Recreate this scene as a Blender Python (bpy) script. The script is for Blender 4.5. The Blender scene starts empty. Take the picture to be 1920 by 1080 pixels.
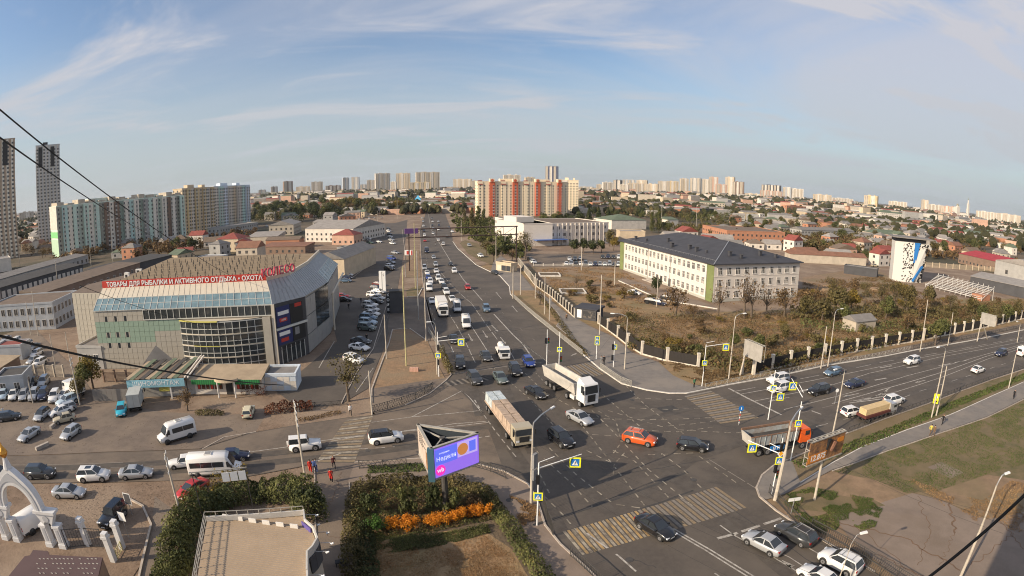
import bpy, bmesh, math, random
from mathutils import Vector, Matrix, noise
R = math.radians
sc = bpy.context.scene
col = sc.collection
# ---------------------------------------------------------------- camera (wide surveillance lens, barrel distorted)
F = 1030.; PITCH = R(10.7); ROLL = R(.25); H = 32.
cd = bpy.data.cameras.new('camera'); cam = bpy.data.objects.new('camera', cd); col.objects.link(cam); sc.camera = cam
cd.type = 'PANO'; cd.sensor_width = 36; cd.sensor_height = 20.25; cd.sensor_fit = 'HORIZONTAL'; cd.clip_start = .1; cd.clip_end = 60000
cd.panorama_type = 'FISHEYE_LENS_POLYNOMIAL'; cd.fisheye_fov = math.pi
cd.fisheye_polynomial_k0 = 0; cd.fisheye_polynomial_k1 = -1/(F*36/1920)
cd.fisheye_polynomial_k2 = cd.fisheye_polynomial_k3 = cd.fisheye_polynomial_k4 = 0
cam.location = (0, 0, H)
cam.rotation_euler = (Matrix.Rotation(math.pi/2-PITCH, 3, 'X') @ Matrix.Rotation(ROLL, 3, 'Z')).to_euler()
# ---------------------------------------------------------------- light: low autumn sun from behind left, hazy blue sky with cirrus
SUN_AZ, SUN_EL = 240., 25.
EXPOSURE = 0.55; SUN_STR = 4.0; SKY_STR = .095
w = bpy.data.worlds.new("World"); sc.world = w; w.use_nodes = True
nt = w.node_tree; nt.nodes.clear(); N = nt.nodes.new; Lk = nt.links.new
out = N('ShaderNodeOutputWorld'); bg = N('ShaderNodeBackground'); bg.inputs[1].default_value = SKY_STR
sky = N('ShaderNodeTexSky'); sky.sky_type = 'NISHITA'; sky.sun_disc = False; sky.sun_elevation = R(SUN_EL); sky.sun_rotation = R(SUN_AZ)
sky.altitude = 0; sky.air_density = 1.0; sky.dust_density = 1.6; sky.ozone_density = 1.6
tc = N('ShaderNodeTexCoord')
mp = N('ShaderNodeMapping'); mp.inputs['Scale'].default_value = (1, 1, 1)
# project the direction on a cloud layer plane: p = d.xy/(d.z+.12)
sep = N('ShaderNodeSeparateXYZ'); Lk(tc.outputs['Generated'], sep.inputs[0])
def mth(op, a, b=None, c=None, clamp=False):
    n = N('ShaderNodeMath'); n.operation = op; n.use_clamp = clamp
    for i, v in enumerate((a, b, c)):
        if v is None: continue
        if isinstance(v, (int, float)): n.inputs[i].default_value = v
        else: Lk(v, n.inputs[i])
    return n.outputs[0]
zz = mth('ADD', mth('MAXIMUM', sep.outputs[2], 0.0), .10)
cmb = N('ShaderNodeCombineXYZ'); Lk(mth('DIVIDE', sep.outputs[0], zz), cmb.inputs[0]); Lk(mth('DIVIDE', sep.outputs[1], zz), cmb.inputs[1])
def cloud(scale, rot, stretch, lo, hi, loc=(0, 0, 0), dist=.6, det=8):
    m = N('ShaderNodeMapping'); m.inputs['Rotation'].default_value = (0, 0, R(rot)); m.inputs['Scale'].default_value = (scale, scale*stretch, 1); m.inputs['Location'].default_value = loc
    Lk(cmb.outputs[0], m.inputs[0])
    n = N('ShaderNodeTexNoise'); n.inputs['Scale'].default_value = 1; n.inputs['Detail'].default_value = det; n.inputs['Roughness'].default_value = .58; n.inputs['Distortion'].default_value = dist
    Lk(m.outputs[0], n.inputs[0])
    r = N('ShaderNodeMapRange'); r.inputs[1].default_value = lo; r.inputs[2].default_value = hi; r.interpolation_type = 'SMOOTHSTEP'
    Lk(n.outputs[0], r.inputs[0]); return r.outputs[0]
c1 = cloud(.55, -38, 2.0, .47, .74, (3.1, 1.7, 0), 1.0)
c2 = cloud(.22, -14, 1.6, .36, .62, (2.2, 7.3, 0), .8)
c3 = cloud(2.6, -28, 3.5, .52, .85, (0, 3, 0), .9)
# more veil towards the right (east) of the view
east = N('ShaderNodeMapRange'); east.inputs[1].default_value = -.5; east.inputs[2].default_value = .55; Lk(sep.outputs[0], east.inputs[0])
veil = mth('MULTIPLY', c2, mth('MULTIPLY_ADD', east.outputs[0], .52, .30))
cl = mth('ADD', mth('ADD', mth('MULTIPLY', c1, 1.05), veil), mth('MULTIPLY', mth('MULTIPLY', c3, c1), .5), clamp=True)
mix = N('ShaderNodeMixRGB'); mix.inputs[2].default_value = (4.3, 4.35, 4.8, 1)
Lk(cl, mix.inputs[0])
# hazy horizon band (air all round the horizon)
hz = N('ShaderNodeMapRange'); hz.inputs[1].default_value = 0.0; hz.inputs[2].default_value = .30; hz.inputs[3].default_value = .80; hz.inputs[4].default_value = 0.0; hz.interpolation_type = 'SMOOTHSTEP'
Lk(sep.outputs[2], hz.inputs[0])
tint = N('ShaderNodeMixRGB'); tint.blend_type = 'MULTIPLY'; tint.inputs[0].default_value = 1; tint.inputs[2].default_value = (.94, 1.0, 1.08, 1); Lk(sky.outputs[0], tint.inputs[1])
Lk(tint.outputs[0], mix.inputs[1])
mix2 = N('ShaderNodeMixRGB'); mix2.inputs[2].default_value = (3.6, 4.05, 4.3, 1); Lk(mix.outputs[0], mix2.inputs[1]); Lk(hz.outputs[0], mix2.inputs[0])
Lk(mix2.outputs[0], bg.inputs[0]); Lk(bg.outputs[0], out.inputs[0])
sd = bpy.data.lights.new('sun', 'SUN'); sd.energy = SUN_STR; sd.angle = R(.5); sd.color = (1.0, .83, .62)
so = bpy.data.objects.new('sun', sd); col.objects.link(so)
a, e = R(SUN_AZ), R(SUN_EL)
so.rotation_euler = Vector((math.sin(a)*math.cos(e), math.cos(a)*math.cos(e), math.sin(e))).to_track_quat('Z', 'Y').to_euler()
so.location = (0, 0, 200)
vs = sc.view_settings; vs.view_transform = 'Standard'; vs.look = 'None'; vs.gamma = 1; vs.exposure = EXPOSURE; vs.use_curve_mapping = False
sc.cycles.pixel_filter_type = 'BLACKMAN_HARRIS'; sc.cycles.filter_width = 1.05; sc.cycles.max_bounces = 5; sc.cycles.transparent_max_bounces = 6

# ---------------------------------------------------------------- survey: the photograph's points in metres on the ground
def ray(px, py):
    dx = (px-960)/F; dy = (py-540)/F; r = math.hypot(dx, dy); s = math.sin(r)/max(r, 1e-9)
    x, y, z = dx*s, -dy*s, math.cos(r); c, q = math.cos(ROLL), math.sin(ROLL); x, y = c*x-q*y, q*x+c*y
    return Vector((x, z*math.cos(PITCH)+y*math.sin(PITCH), y*math.cos(PITCH)-z*math.sin(PITCH)))
def P(px, py, z=0.):
    d = ray(px, py); t = (z-H)/min(d.z, -.004); return Vector((d.x*t, d.y*t, z))
def PD(px, py, D):
    d = ray(px, py); return Vector((0, 0, H)) + d*(D/math.hypot(d.x, d.y))
def HT(bx, by, tx, ty):
    g = P(bx, by); d = ray(tx, ty); return H + d.z*math.hypot(g.x, g.y)/math.hypot(d.x, d.y)
def az(px, py, qx, qy):
    v = P(qx, qy)-P(px, py); return math.atan2(v.y, v.x)

# ---------------------------------------------------------------- materials
MC = {}; PEND = set()
def M(key, c=None, rough=.8, var=.0, scale=1., c2=None, metal=0., bump=0., bscale=None, spec=.4, emit=0, thr=(.35, .65), c3=None, s3=.1, coat=0):
    if key in MC and (c is None or key not in PEND): return MC[key]
    if c is None: PEND.add(key); MC[key] = bpy.data.materials.new(key); return MC[key]
    PEND.discard(key); m = MC.get(key) or bpy.data.materials.new(key); MC[key] = m; m.use_nodes = True; t = m.node_tree; b = t.nodes['Principled BSDF']
    b.inputs['Roughness'].default_value = rough; b.inputs['Metallic'].default_value = metal; b.inputs['Specular IOR Level'].default_value = spec
    if coat: b.inputs['Coat Weight'].default_value = coat
    b.inputs['Base Color'].default_value = (*c, 1); m.diffuse_color = (*c, 1)
    if emit: b.inputs['Emission Color'].default_value = (*c, 1); b.inputs['Emission Strength'].default_value = emit
    if var or c2 or bump or c3:
        tcn = t.nodes.new('ShaderNodeTexCoord'); src = tcn.outputs['Object']
        n = t.nodes.new('ShaderNodeTexNoise'); n.inputs['Scale'].default_value = scale; n.inputs['Detail'].default_value = 9; n.inputs['Roughness'].default_value = .65
        t.links.new(src, n.inputs[0])
        if c2 is None: c2 = tuple(x*(1-var) for x in c); c = tuple(min(1, x*(1+var)) for x in c)
        r = t.nodes.new('ShaderNodeMapRange'); r.inputs[1].default_value = thr[0]; r.inputs[2].default_value = thr[1]; t.links.new(n.outputs[0], r.inputs[0])
        x = t.nodes.new('ShaderNodeMixRGB'); x.inputs[1].default_value = (*c, 1); x.inputs[2].default_value = (*c2, 1); t.links.new(r.outputs[0], x.inputs[0])
        last = x.outputs[0]
        if c3 is not None:
            n3 = t.nodes.new('ShaderNodeTexNoise'); n3.inputs['Scale'].default_value = s3; n3.inputs['Detail'].default_value = 6; n3.inputs['Roughness'].default_value = .6; t.links.new(src, n3.inputs[0])
            r3 = t.nodes.new('ShaderNodeMapRange'); r3.inputs[1].default_value = .45; r3.inputs[2].default_value = .62; t.links.new(n3.outputs[0], r3.inputs[0])
            x3 = t.nodes.new('ShaderNodeMixRGB'); t.links.new(last, x3.inputs[1]); x3.inputs[2].default_value = (*c3, 1); t.links.new(r3.outputs[0], x3.inputs[0]); last = x3.outputs[0]
        t.links.new(last, b.inputs['Base Color'])
        if bump:
            nb = t.nodes.new('ShaderNodeTexNoise'); nb.inputs['Scale'].default_value = bscale or scale*4; nb.inputs['Detail'].default_value = 6; t.links.new(src, nb.inputs[0])
            bp = t.nodes.new('ShaderNodeBump'); bp.inputs['Strength'].default_value = bump; bp.inputs['Distance'].default_value = .15; t.links.new(nb.outputs[0], bp.inputs['Height']); t.links.new(bp.outputs[0], b.inputs['Normal'])
    return m
def leafmat(key, ca, cb, cc=None, s=.35):
    """foliage: colour from clump to clump and leaf to leaf"""
    m = MC.get(key) or bpy.data.materials.new(key); MC[key] = m; PEND.discard(key); m.use_nodes = True; t = m.node_tree; b = t.nodes['Principled BSDF']
    b.inputs['Roughness'].default_value = .75; b.inputs['Specular IOR Level'].default_value = .25
    g = t.nodes.new('ShaderNodeNewGeometry'); rp = t.nodes.new('ShaderNodeValToRGB')
    el = rp.color_ramp.elements; el[0].color = (*ca, 1); el[1].color = (*cb, 1)
    if cc: q = rp.color_ramp.elements.new(.8); q.color = (*cb, 1); el = rp.color_ramp.elements; el[len(el)-1].color = (*cc, 1)
    n = t.nodes.new('ShaderNodeTexNoise'); n.inputs['Scale'].default_value = s; n.inputs['Detail'].default_value = 3; t.links.new(g.outputs['Position'], n.inputs[0])
    a1 = t.nodes.new('ShaderNodeMath'); a1.operation = 'MULTIPLY_ADD'; t.links.new(g.outputs['Random Per Island'], a1.inputs[0]); a1.inputs[1].default_value = .5
    a2 = t.nodes.new('ShaderNodeMath'); a2.operation = 'MULTIPLY_ADD'; t.links.new(n.outputs[0], a2.inputs[0]); a2.inputs[1].default_value = 1.6; a2.inputs[2].default_value = -.55
    t.links.new(a2.outputs[0], a1.inputs[2]); t.links.new(a1.outputs[0], rp.inputs[0]); t.links.new(rp.outputs[0], b.inputs['Base Color'])
    tr = t.nodes.new('ShaderNodeBsdfTranslucent'); t.links.new(rp.outputs[0], tr.inputs[0]); ms = t.nodes.new('ShaderNodeMixShader'); ms.inputs[0].default_value = .22
    t.links.new(b.outputs[0], ms.inputs[1]); t.links.new(tr.outputs[0], ms.inputs[2]); t.links.new(ms.outputs[0], t.nodes['Material Output'].inputs[0])
    return m

# ---------------------------------------------------------------- mesh building
class MB:
    def __init__(s): s.v = []; s.f = []; s.m = []; s.ms = []; s.T = None
    def mi(s, m):
        if m not in s.ms: s.ms.append(m)
        return s.ms.index(m)
    def add(s, vs_, fs, m):
        o = len(s.v); k = s.mi(m)
        s.v += [(s.T @ Vector(p)) if s.T is not None else Vector(p) for p in vs_]
        for f in fs: s.f.append([i+o for i in f]); s.m.append(k)
        return s
    def box(s, x0, x1, y0, y1, z0, z1, m):
        return s.add([(x0, y0, z0), (x1, y0, z0), (x1, y1, z0), (x0, y1, z0), (x0, y0, z1), (x1, y0, z1), (x1, y1, z1), (x0, y1, z1)],
                     [(3, 2, 1, 0), (4, 5, 6, 7), (0, 1, 5, 4), (1, 2, 6, 5), (2, 3, 7, 6), (3, 0, 4, 7)], m)
    def hexa(s, lo, hi, m):     # two rings of 4
        return s.add(list(lo)+list(hi), [(3, 2, 1, 0), (4, 5, 6, 7), (0, 1, 5, 4), (1, 2, 6, 5), (2, 3, 7, 6), (3, 0, 4, 7)], m)
    def prism(s, pts, z0, z1, m, top=None):
        n = len(pts); s.add([(p[0], p[1], z0) for p in pts]+[(p[0], p[1], z1) for p in pts], [tuple(range(n-1, -1, -1))]+[(i, (i+1) % n, n+(i+1) % n, n+i) for i in range(n)], m)
        o = len(s.v)-n; s.f.append(list(range(o, o+n))); s.m.append(s.mi(top or m)); return s
    def tube(s, p, q, r0, r1, m, n=6, cap=True):
        p, q = Vector(p), Vector(q); d = (q-p); 
        if d.length < 1e-6: return s
        u = d.orthogonal().normalized(); w_ = d.normalized().cross(u); vv = []
        for c, r in ((p, r0), (q, r1)):
            for i in range(n):
                t = 2*math.pi*i/n; vv.append(c+u*math.cos(t)*r+w_*math.sin(t)*r)
        fs = [(i, (i+1) % n, n+(i+1) % n, n+i) for i in range(n)]
        if cap: fs += [tuple(range(n-1, -1, -1)), tuple(range(n, 2*n))]
        return s.add(vv, fs, m)
    def path(s, pts, r, m, n=5):
        for i in range(len(pts)-1): s.tube(pts[i], pts[i+1], r if not isinstance(r, (list, tuple)) else r[i], r if not isinstance(r, (list, tuple)) else r[i+1], m, n)
        return s
    def bar(s, p, q, wd, ht_, m):   # rectangular bar from p to q, centred
        p, q = Vector(p), Vector(q); d = (q-p).normalized(); up = Vector((0, 0, 1)) if abs(d.z) < .95 else Vector((1, 0, 0))
        a_ = d.cross(up).normalized()*wd/2; b_ = a_.cross(d).normalized()*ht_/2
        return s.hexa([p-a_-b_, p+a_-b_, q+a_-b_, q-a_-b_], [p-a_+b_, p+a_+b_, q+a_+b_, q-a_+b_], m)
    def mesh(s, name, smooth=False):
        me = bpy.data.meshes.new(name); me.from_pydata([tuple(p) for p in s.v], [], s.f)
        for m in s.ms: me.materials.append(M(m) if isinstance(m, str) else m)
        if len(s.ms) > 1: me.polygons.foreach_set('material_index', s.m)
        if smooth: me.polygons.foreach_set('use_smooth', [True]*len(s.f))
        me.update(); return me
    def build(s, name, parent=None, smooth=False, **k):
        return ob(name, s.mesh(name, smooth), parent, **k)
def tag(o, label=None, cat=None, group=None, kind=None):
    if label: o['label'] = label
    if cat: o['category'] = cat
    if group: o['group'] = group
    if kind: o['kind'] = kind
    return o
def ob(name, data, parent=None, loc=None, rz=None, mw=None, **k):
    o = bpy.data.objects.new(name, data); col.objects.link(o)
    if parent: o.parent = parent
    if mw is not None: o.matrix_local = mw
    if loc is not None: o.location = loc
    if rz is not None: o.rotation_euler = (0, 0, rz)
    return tag(o, **k)
def thing(name, label, cat, loc=(0, 0, 0), rz=0, group=None):
    return ob(name, None, None, loc, rz, label=label, cat=cat, group=group)
KIDS = {}
def copy_tree(o, parent=None, kids=None):
    c = o.copy(); col.objects.link(c)
    if parent: c.parent = parent; c.matrix_parent_inverse = o.matrix_parent_inverse
    if kids is None:
        if not KIDS.get('ok'):
            KIDS.clear(); KIDS['ok'] = True
        kids = [q for q in bpy.data.objects if q.parent == o] if o not in KIDS else KIDS[o]
        KIDS[o] = kids
    for ch in kids:
        copy_tree(ch, c)
    return c
from mathutils.geometry import delaunay_2d_cdt
def sheet(name, pts, z, m, **k):     # flat ground surface from world points
    n = len(pts); r = delaunay_2d_cdt([Vector((p[0], p[1])) for p in pts], [(i, (i+1) % n) for i in range(n)], [list(range(n))], 1, 1e-5)
    me = bpy.data.meshes.new(name); fs = []
    for f in r[2]:
        a_, b_, c_ = [r[0][q] for q in f[:3]]; fs.append(f if (b_-a_).cross(c_-a_) > 0 else f[::-1])
    me.from_pydata([(p[0], p[1], z) for p in r[0]], [], fs); me.materials.append(M(m)); return ob(name, me, None, **(k or dict(kind='structure')))
def PX(l): return [P(l[i], l[i+1]) for i in range(0, len(l), 2)]
def frame(A, B):       # local frame with origin A, x along A->B on the ground
    d = Vector((B[0]-A[0], B[1]-A[1], 0)); return math.atan2(d.y, d.x), d.length
def text_mesh(body, size, m, ext=.02, sx=1, align='CENTER', bold=0.0):
    c = bpy.data.curves.new('lettering', 'FONT'); c.body = body; c.size = size; c.extrude = ext; c.align_x = align; c.align_y = 'CENTER'; c.resolution_u = 3; c.offset = bold
    o = bpy.data.objects.new('lettering', c); col.objects.link(o); dg = bpy.context.evaluated_depsgraph_get()
    me = bpy.data.meshes.new_from_object(o.evaluated_get(dg)); bpy.data.objects.remove(o)
    me.transform(Matrix.Diagonal((sx, 1, 1, 1))); me.materials.clear(); me.materials.append(M(m)); return me
def on_wall(x, z, y=-.03):  # matrix: text lying in the XZ plane facing -Y
    return Matrix.Translation((x, y, z)) @ Matrix.Rotation(math.pi/2, 4, 'X')
# ================================================================ materials used everywhere
M('dirt', (.235, .165, .115), .95, c2=(.17, .118, .08), scale=.9, c3=(.28, .21, .15), s3=.09, bump=.5, bscale=3)
M('land', (.085, .066, .042), .95, c2=(.16, .12, .08), scale=.05, c3=(.055, .052, .028), s3=.02)
M('asphalt', (.100, .084, .070), .85, c2=(.080, .068, .057), scale=2.2, c3=(.118, .099, .081), s3=.13, bump=.1, bscale=8)
M('asphalt_old', (.150, .120, .094), .9, c2=(.115, .093, .075), scale=1.3, c3=(.18, .142, .108), s3=.16, bump=.15, bscale=6)
M('asphalt_dusty', (.185, .145, .115), .92, c2=(.14, .112, .09), scale=.7, c3=(.21, .165, .125), s3=.15, bump=.2, bscale=5)
M('asphalt_patch', (.06, .056, .053), .9, var=.15, scale=2)
M('paving', (.21, .19, .17), .9, c2=(.175, .155, .138), scale=1.1, c3=(.235, .205, .175), s3=.22)
M('concrete_lot', (.25, .195, .155), .92, c2=(.21, .165, .13), scale=.5, c3=(.19, .145, .11), s3=.11, bump=.2, bscale=4)
M('kerb', (.42, .36, .30), .9, var=.2, scale=1.5)
M('kerb_white', (.62, .58, .52), .9, var=.2, scale=1.5)
M('paint_white', (.46, .43, .38), .8, c2=(.20, .175, .15), scale=1.6, thr=(.42, .66))
M('paint_white_worn', (.38, .335, .26), .8, c2=(.155, .13, .10), scale=.9, thr=(.4, .6)); M('paint_worn', (.24, .21, .175), .85, c2=(.17, .15, .13), scale=3, thr=(.4, .7))
M('paint_yellow', (.42, .28, .12), .85, c2=(.17, .13, .085), scale=1.1, thr=(.42, .72))
M('paint_yellow_worn', (.27, .20, .12), .85, c2=(.16, .13, .095), scale=2.6, thr=(.4, .7))
M('soil', (.20, .125, .08), .95, c2=(.13, .085, .055), scale=1.5, bump=.6, bscale=4)
M('red_soil', (.31, .20, .115), .95, c2=(.20, .135, .08), scale=.8, c3=(.25, .18, .11), s3=.2, bump=.5, bscale=3)
M('lawn', (.105, .098, .042), .95, c2=(.20, .145, .08), scale=.5, c3=(.19, .14, .08), s3=.09, bump=.8, bscale=6)
M('dry_grass', (.33, .215, .115), .95, c2=(.22, .15, .08), scale=.5, c3=(.20, .155, .075), s3=.07, bump=.9, bscale=4)
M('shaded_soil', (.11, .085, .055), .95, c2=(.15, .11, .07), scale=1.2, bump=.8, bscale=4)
M('bare', (.29, .195, .12), .95, c2=(.19, .13, .08), scale=.5, c3=(.19, .145, .08), s3=.06, bump=.5, bscale=2)
M('white', (.72, .69, .64), .6, var=.05, scale=1); M('black', (.012, .012, .014), .5); M('dark', (.03, .03, .032), .7)
M('steel', (.42, .42, .42), .45, metal=.6, var=.1, scale=3); M('grey', (.25, .25, .25), .7, var=.08, scale=2)
M('concrete', (.40, .35, .30), .9, var=.15, scale=1.2); M('concrete_pole', (.47, .42, .35), .9, var=.15, scale=2)
M('rail_dark', (.07, .065, .06), .7, var=.2, scale=2); M('rail_light', (.36, .34, .30), .7, var=.15, scale=2)
M('yellow', (.78, .74, .03), .6); M('sign_yellow', (.85, .85, .02), .6); M('sign_blue', (.02, .16, .48), .5); M('sign_white', (.8, .8, .78), .5)
M('glass', (.030, .036, .042), .12, spec=.9); M('window_glass', (.045, .052, .06), .15, spec=.9); M('red', (.6, .03, .02), .5)
M('bark', (.13, .10, .075), .95, var=.3, scale=4, bump=.5); M('bark_pale', (.30, .27, .23), .9, var=.3, scale=4)
M('rubber', (.02, .02, .02), .85); M('cable', (.025, .025, .025), .8)

# ================================================================ ground, roads, paths
g = MB(); XS = [-16000, -8000, -4000, -2000, -1000, -500, -250, 0, 250, 500, 1000, 2000, 4000, 8000, 16000]; YS = [-80, 100, 250, 500, 1000, 2000, 4000, 8000, 16000]
for y in YS:
    for x in XS: g.v.append(Vector((x, y, -.12)))
for j in range(len(YS)-1):
    for i in range(len(XS)-1): q = j*len(XS)+i; g.f.append([q, q+1, q+1+len(XS), q+len(XS)]); g.m.append(g.mi('land'))
g.build('ground', kind='structure')
def zs(i): return .004*i
LM = [  # left kerb line of the main road, far to near, then round the corner to the left road
 787,432, 789,470, 792,520, 797,560, 806,600, 826,652, 846,703, 836,714, 806,738, 760,760, 705,778, 650,783, 560,796, 470,812, 375,842, 200,848, 0,856]
LL = [0,906, 150,905, 290,902, 450,896, 560,876, 590,868, 665,868, 680,866, 790,860, 880,866, 945,884, 990,908, 1006,935, 1022,985, 1050,1020, 1096,1062, 1150,1115, 1300,1240]
RM = [846,430, 849,453, 858,466, 874,480, 893,497, 920,510, 937,517, 955,537, 957,552, 985,578, 1004.6,595, 1045.5,628, 1099,670, 1124,691, 1166,720, 1213,732, 1255,738, 1287,738, 1366,722, 1471,703, 1547,686, 1660,668, 1720,656, 1815,640, 1919,619, 1960,610]
RL = [1960,676, 1919,693, 1860,712, 1800,734, 1740,757, 1660,785, 1590,812, 1540,836, 1480,862, 1450,874, 1428,892, 1418,915, 1424,932, 1455,958, 1500,988, 1560,1024, 1640,1074, 1740,1140, 1800,1190]
def rev(l): return [c for i in range(len(l)-2, -2, -2) for c in (l[i], l[i+1])]
farL = PX([801,392]); farR = PX([838,410, 832,392])
# the bare brown land of the near blocks
sheet('dirt_ground', PX([-60,860, 0,640, 120,560, 300,520, 600,440, 700,400, 760,396, 860,396, 1160,440, 1500,470, 1919,520, 1990,640, 1960,900, 1900,1200, 900,1400, -60,1200]), -.05, 'dirt')
road = farL + PX(LM) + PX([-60,860, -60,905]) + PX(LL) + PX([1500,1320]) + PX(rev(RL)) + PX(rev(RM)) + farR
sheet('road', road, zs(3), 'asphalt')
# lighter, dusty left road carriageway and corner aprons
sheet('dusty_road', PX([0,857, 200,849, 375,843, 470,813, 560,797, 650,784, 705,779, 760,761, 806,739, 836,715, 868,738, 905,775, 940,870, 880,864, 790,859, 665,867, 590,867, 560,875, 450,895, 150,904, 0,905]), zs(4), 'asphalt_old')
sheet('left_parking_ground', PX([-30,640, 60,610, 150,700, 180,745, 300,772, 420,778, 560,770, 655,768, 704,777, 650,782.5, 560,795.5, 470,811, 375,841, 200,847, -30,855]), zs(2), 'asphalt_dusty')
sheet('forecourt_ground', PX([-60,907, 290,903, 345,905, 330,960, 250,1080, 220,1200, -60,1200]), zs(2), 'dirt')
# parking street beside the market hall
sheet('parking_street', PX([632,640, 560,700, 480,705, 560,765, 640,757, 690,728, 700,700, 725,640, 742,560, 752,500, 757,470, 752,432, 748,418, 676,420, 682,440, 687,456, 690,480, 668,500, 640,520, 628,560, 622,600]), zs(2), 'asphalt')
sheet('service_lane', PX([738,560, 800,560, 812,607, 806,640, 770,616, 736,616, 722,655, 730,640, 727,610]), zs(3), 'asphalt_old')
sheet('verge_soil', PX([735,618, 768,617, 802,640, 824,690, 836,712, 806,736, 758,757, 706,773, 696,760, 705,700, 722,655]), zs(4), 'red_soil')
sheet('corner_path', PX([700,728, 790,715, 842,708, 836,714, 806,738, 760,760, 705,778, 696,776, 697,750]), zs(5), 'asphalt_dusty')
sheet('path', PX([660,768, 697,770, 705,778, 650,783, 560,796, 480,810, 500,775]), zs(5), 'dirt')
sheet('verge_grass', PX([771,540, 790,535, 789,545, 783,557, 763,557, 762,545]), zs(5), 'lawn')
sheet('verge_strip', PX([757,470, 786,468, 788,520, 760,520]), zs(4), 'bare')
sheet('small_lot', PX([688,470, 696,430, 764,412, 758,470, 742,560]), zs(1.5), 'asphalt')
# pavement along the school fence
RMi = RM[6:]
sheet('bus_bay_pavement', PX([920,510, 937,517, 955,537, 957,545, 1003,545, 965,500, 940,480, 925,490]), .10, 'paving')
sheet('pavement', PX([1003,545, 1020,560, 1045,588, 1050,600, 1042,612, 1090,650, 1105,672, 1126,691, 1167,719, 1214,731, 1255,737, 1287,737, 1330,727, 1300,722, 1262,705, 1235,680, 1185,662, 1150,632, 1105,612, 1063,588, 1030,562, 1010,545]), .10, 'paving')
sheet('verge_bed', PX([957,545, 957,552, 985,578, 1004.6,595, 1045.5,628, 1099,670, 1105,672, 1090,650, 1042,612, 1050,600, 1045,588, 1020,560, 1003,545]), .10, 'dry_grass')
sheet('corner_bed', PX([1235,680, 1262,705, 1300,722, 1330,727, 1400,712, 1440,706, 1400,700, 1300,688, 1250,677]), .11, 'dry_grass')
sheet('right_pavement', PX([1330,727, 1366,721.5, 1471,702.5, 1547,685.5, 1660,667.5, 1720,655.5, 1815,639.5, 1919,618.5, 1960,609.5, 1960,600, 1919,608, 1815,628, 1700,650, 1600,672, 1520,688, 1440,704, 1400,712]), .10, 'asphalt_old')
# school grounds
sheet('school_yard', PX([985,500, 1165,500, 1170,520, 1290,560, 1345,585, 1500,580, 1660,560, 1919,560, 1960,596, 1919,606, 1815,626, 1700,648, 1600,670, 1520,686, 1440,702, 1300,687, 1250,676, 1190,660, 1150,630, 1105,610, 1063,586, 1030,560, 1003,540, 975,510]), zs(2.2), 'dry_grass')
sheet('yard_track', PX([1000,500, 1165,500, 1172,524, 1290,566, 1330,584, 1320,592, 1240,580, 1180,560, 1120,540, 1060,540, 1010,530]), zs(3), 'bare')
sheet('construction_ground', PX([1500,575, 1505,520, 1600,505, 1660,512, 1700,560, 1640,570, 1560,560]), zs(3.2), 'bare')
sheet('school_apron', PX([1165,519, 1338,573, 1345,579, 1240,563, 1160,527]), zs(4), 'concrete_lot')
sheet('far_yard', PX([990,476, 1165,476, 1167,500, 1000,500]), zs(3), 'asphalt_old')
# right hand walkway, its verge, the lawn and the old concrete yard
sheet('walk_verge', PX([1484,863, 1540,838, 1590,814, 1660,787, 1740,759, 1800,736, 1860,714, 1919,695, 1960,680, 1960,702, 1919,716, 1860,742, 1780,778, 1700,806, 1620,836, 1560,868, 1500,905]), .09, 'lawn')
sheet('walkway', PX([1450,874.5, 1484,863, 1500,905, 1560,868, 1620,836, 1700,806, 1780,778, 1860,742, 1919,716, 1960,702, 1960,728, 1919,748, 1850,782, 1760,812, 1660,846, 1560,882, 1470,928, 1436,938, 1424,931, 1418.5,915, 1428.5,893]), .10, 'paving')
sheet('lawn', PX([1560,882, 1660,846, 1760,812, 1850,782, 1919,748, 1990,715, 2000,860, 1919,900, 1850,890, 1760,920, 1700,925, 1640,900, 1590,890]), zs(4), 'lawn')
sheet('rough_ground', PX([1436,938, 1470,928, 1560,882, 1590,890, 1640,900, 1700,925, 1760,920, 1850,890, 1919,900, 2000,860, 2000,1200, 1800,1190, 1740,1140, 1640,1073, 1560,1023, 1500,987, 1455,957]), zs(3), 'bare')
sheet('yard_slab', PX([1560,965, 1610,958, 1660,940, 1710,925, 1760,935, 1810,960, 1850,975, 1919,960, 2000,1000, 2000,1300, 1900,1300, 1700,1095, 1640,1050, 1590,1005]), zs(5), 'concrete_lot')
sheet('grass_patch', PX([1475,925, 1530,915, 1580,930, 1640,938, 1660,948, 1590,962, 1540,960, 1500,955]), zs(5.6), 'lawn')
sheet('road_island', PX([862,456, 872,450, 900,458, 935,480, 930,500, 900,488, 878,476]), zs(4), 'lawn'); sheet('verge', PX([900,500, 925,489, 965,497, 955,512, 935,512]), zs(2.6), 'dry_grass')
sheet('slab', PX([1739,876, 1765,866, 1806,886, 1782,898]), zs(6), 'concrete_lot')
# garden paths at the bottom
sheet('garden_path', PX([590,868, 665,868, 652,905, 655,990, 668,1100, 680,1250, 560,1250, 582,1100, 590,960]), zs(4), 'asphalt_dusty')
sheet('garden_path', PX([665,868, 680,866, 790,860, 880,866, 945,884, 990,908, 1006,935, 1022,985, 1050,1020, 1096,1062, 1150,1115, 1040,1115, 1000,1050, 950,970, 900,910, 840,898, 720,897, 652,905]), zs(4.5), 'concrete_lot')
sheet('left_path', PX([290,930, 330,960, 322,1080, 300,1250, 220,1250, 262,1080, 285,990]), zs(3.5), 'asphalt_dusty')
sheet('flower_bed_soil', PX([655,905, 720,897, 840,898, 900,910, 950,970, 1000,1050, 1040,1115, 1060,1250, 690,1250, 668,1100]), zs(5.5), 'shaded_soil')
sheet('grass_plot', PX([668,1010, 780,1000, 900,990, 960,1030, 1010,1115, 1040,1250, 690,1250]), zs(6.5), 'dry_grass')
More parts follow.
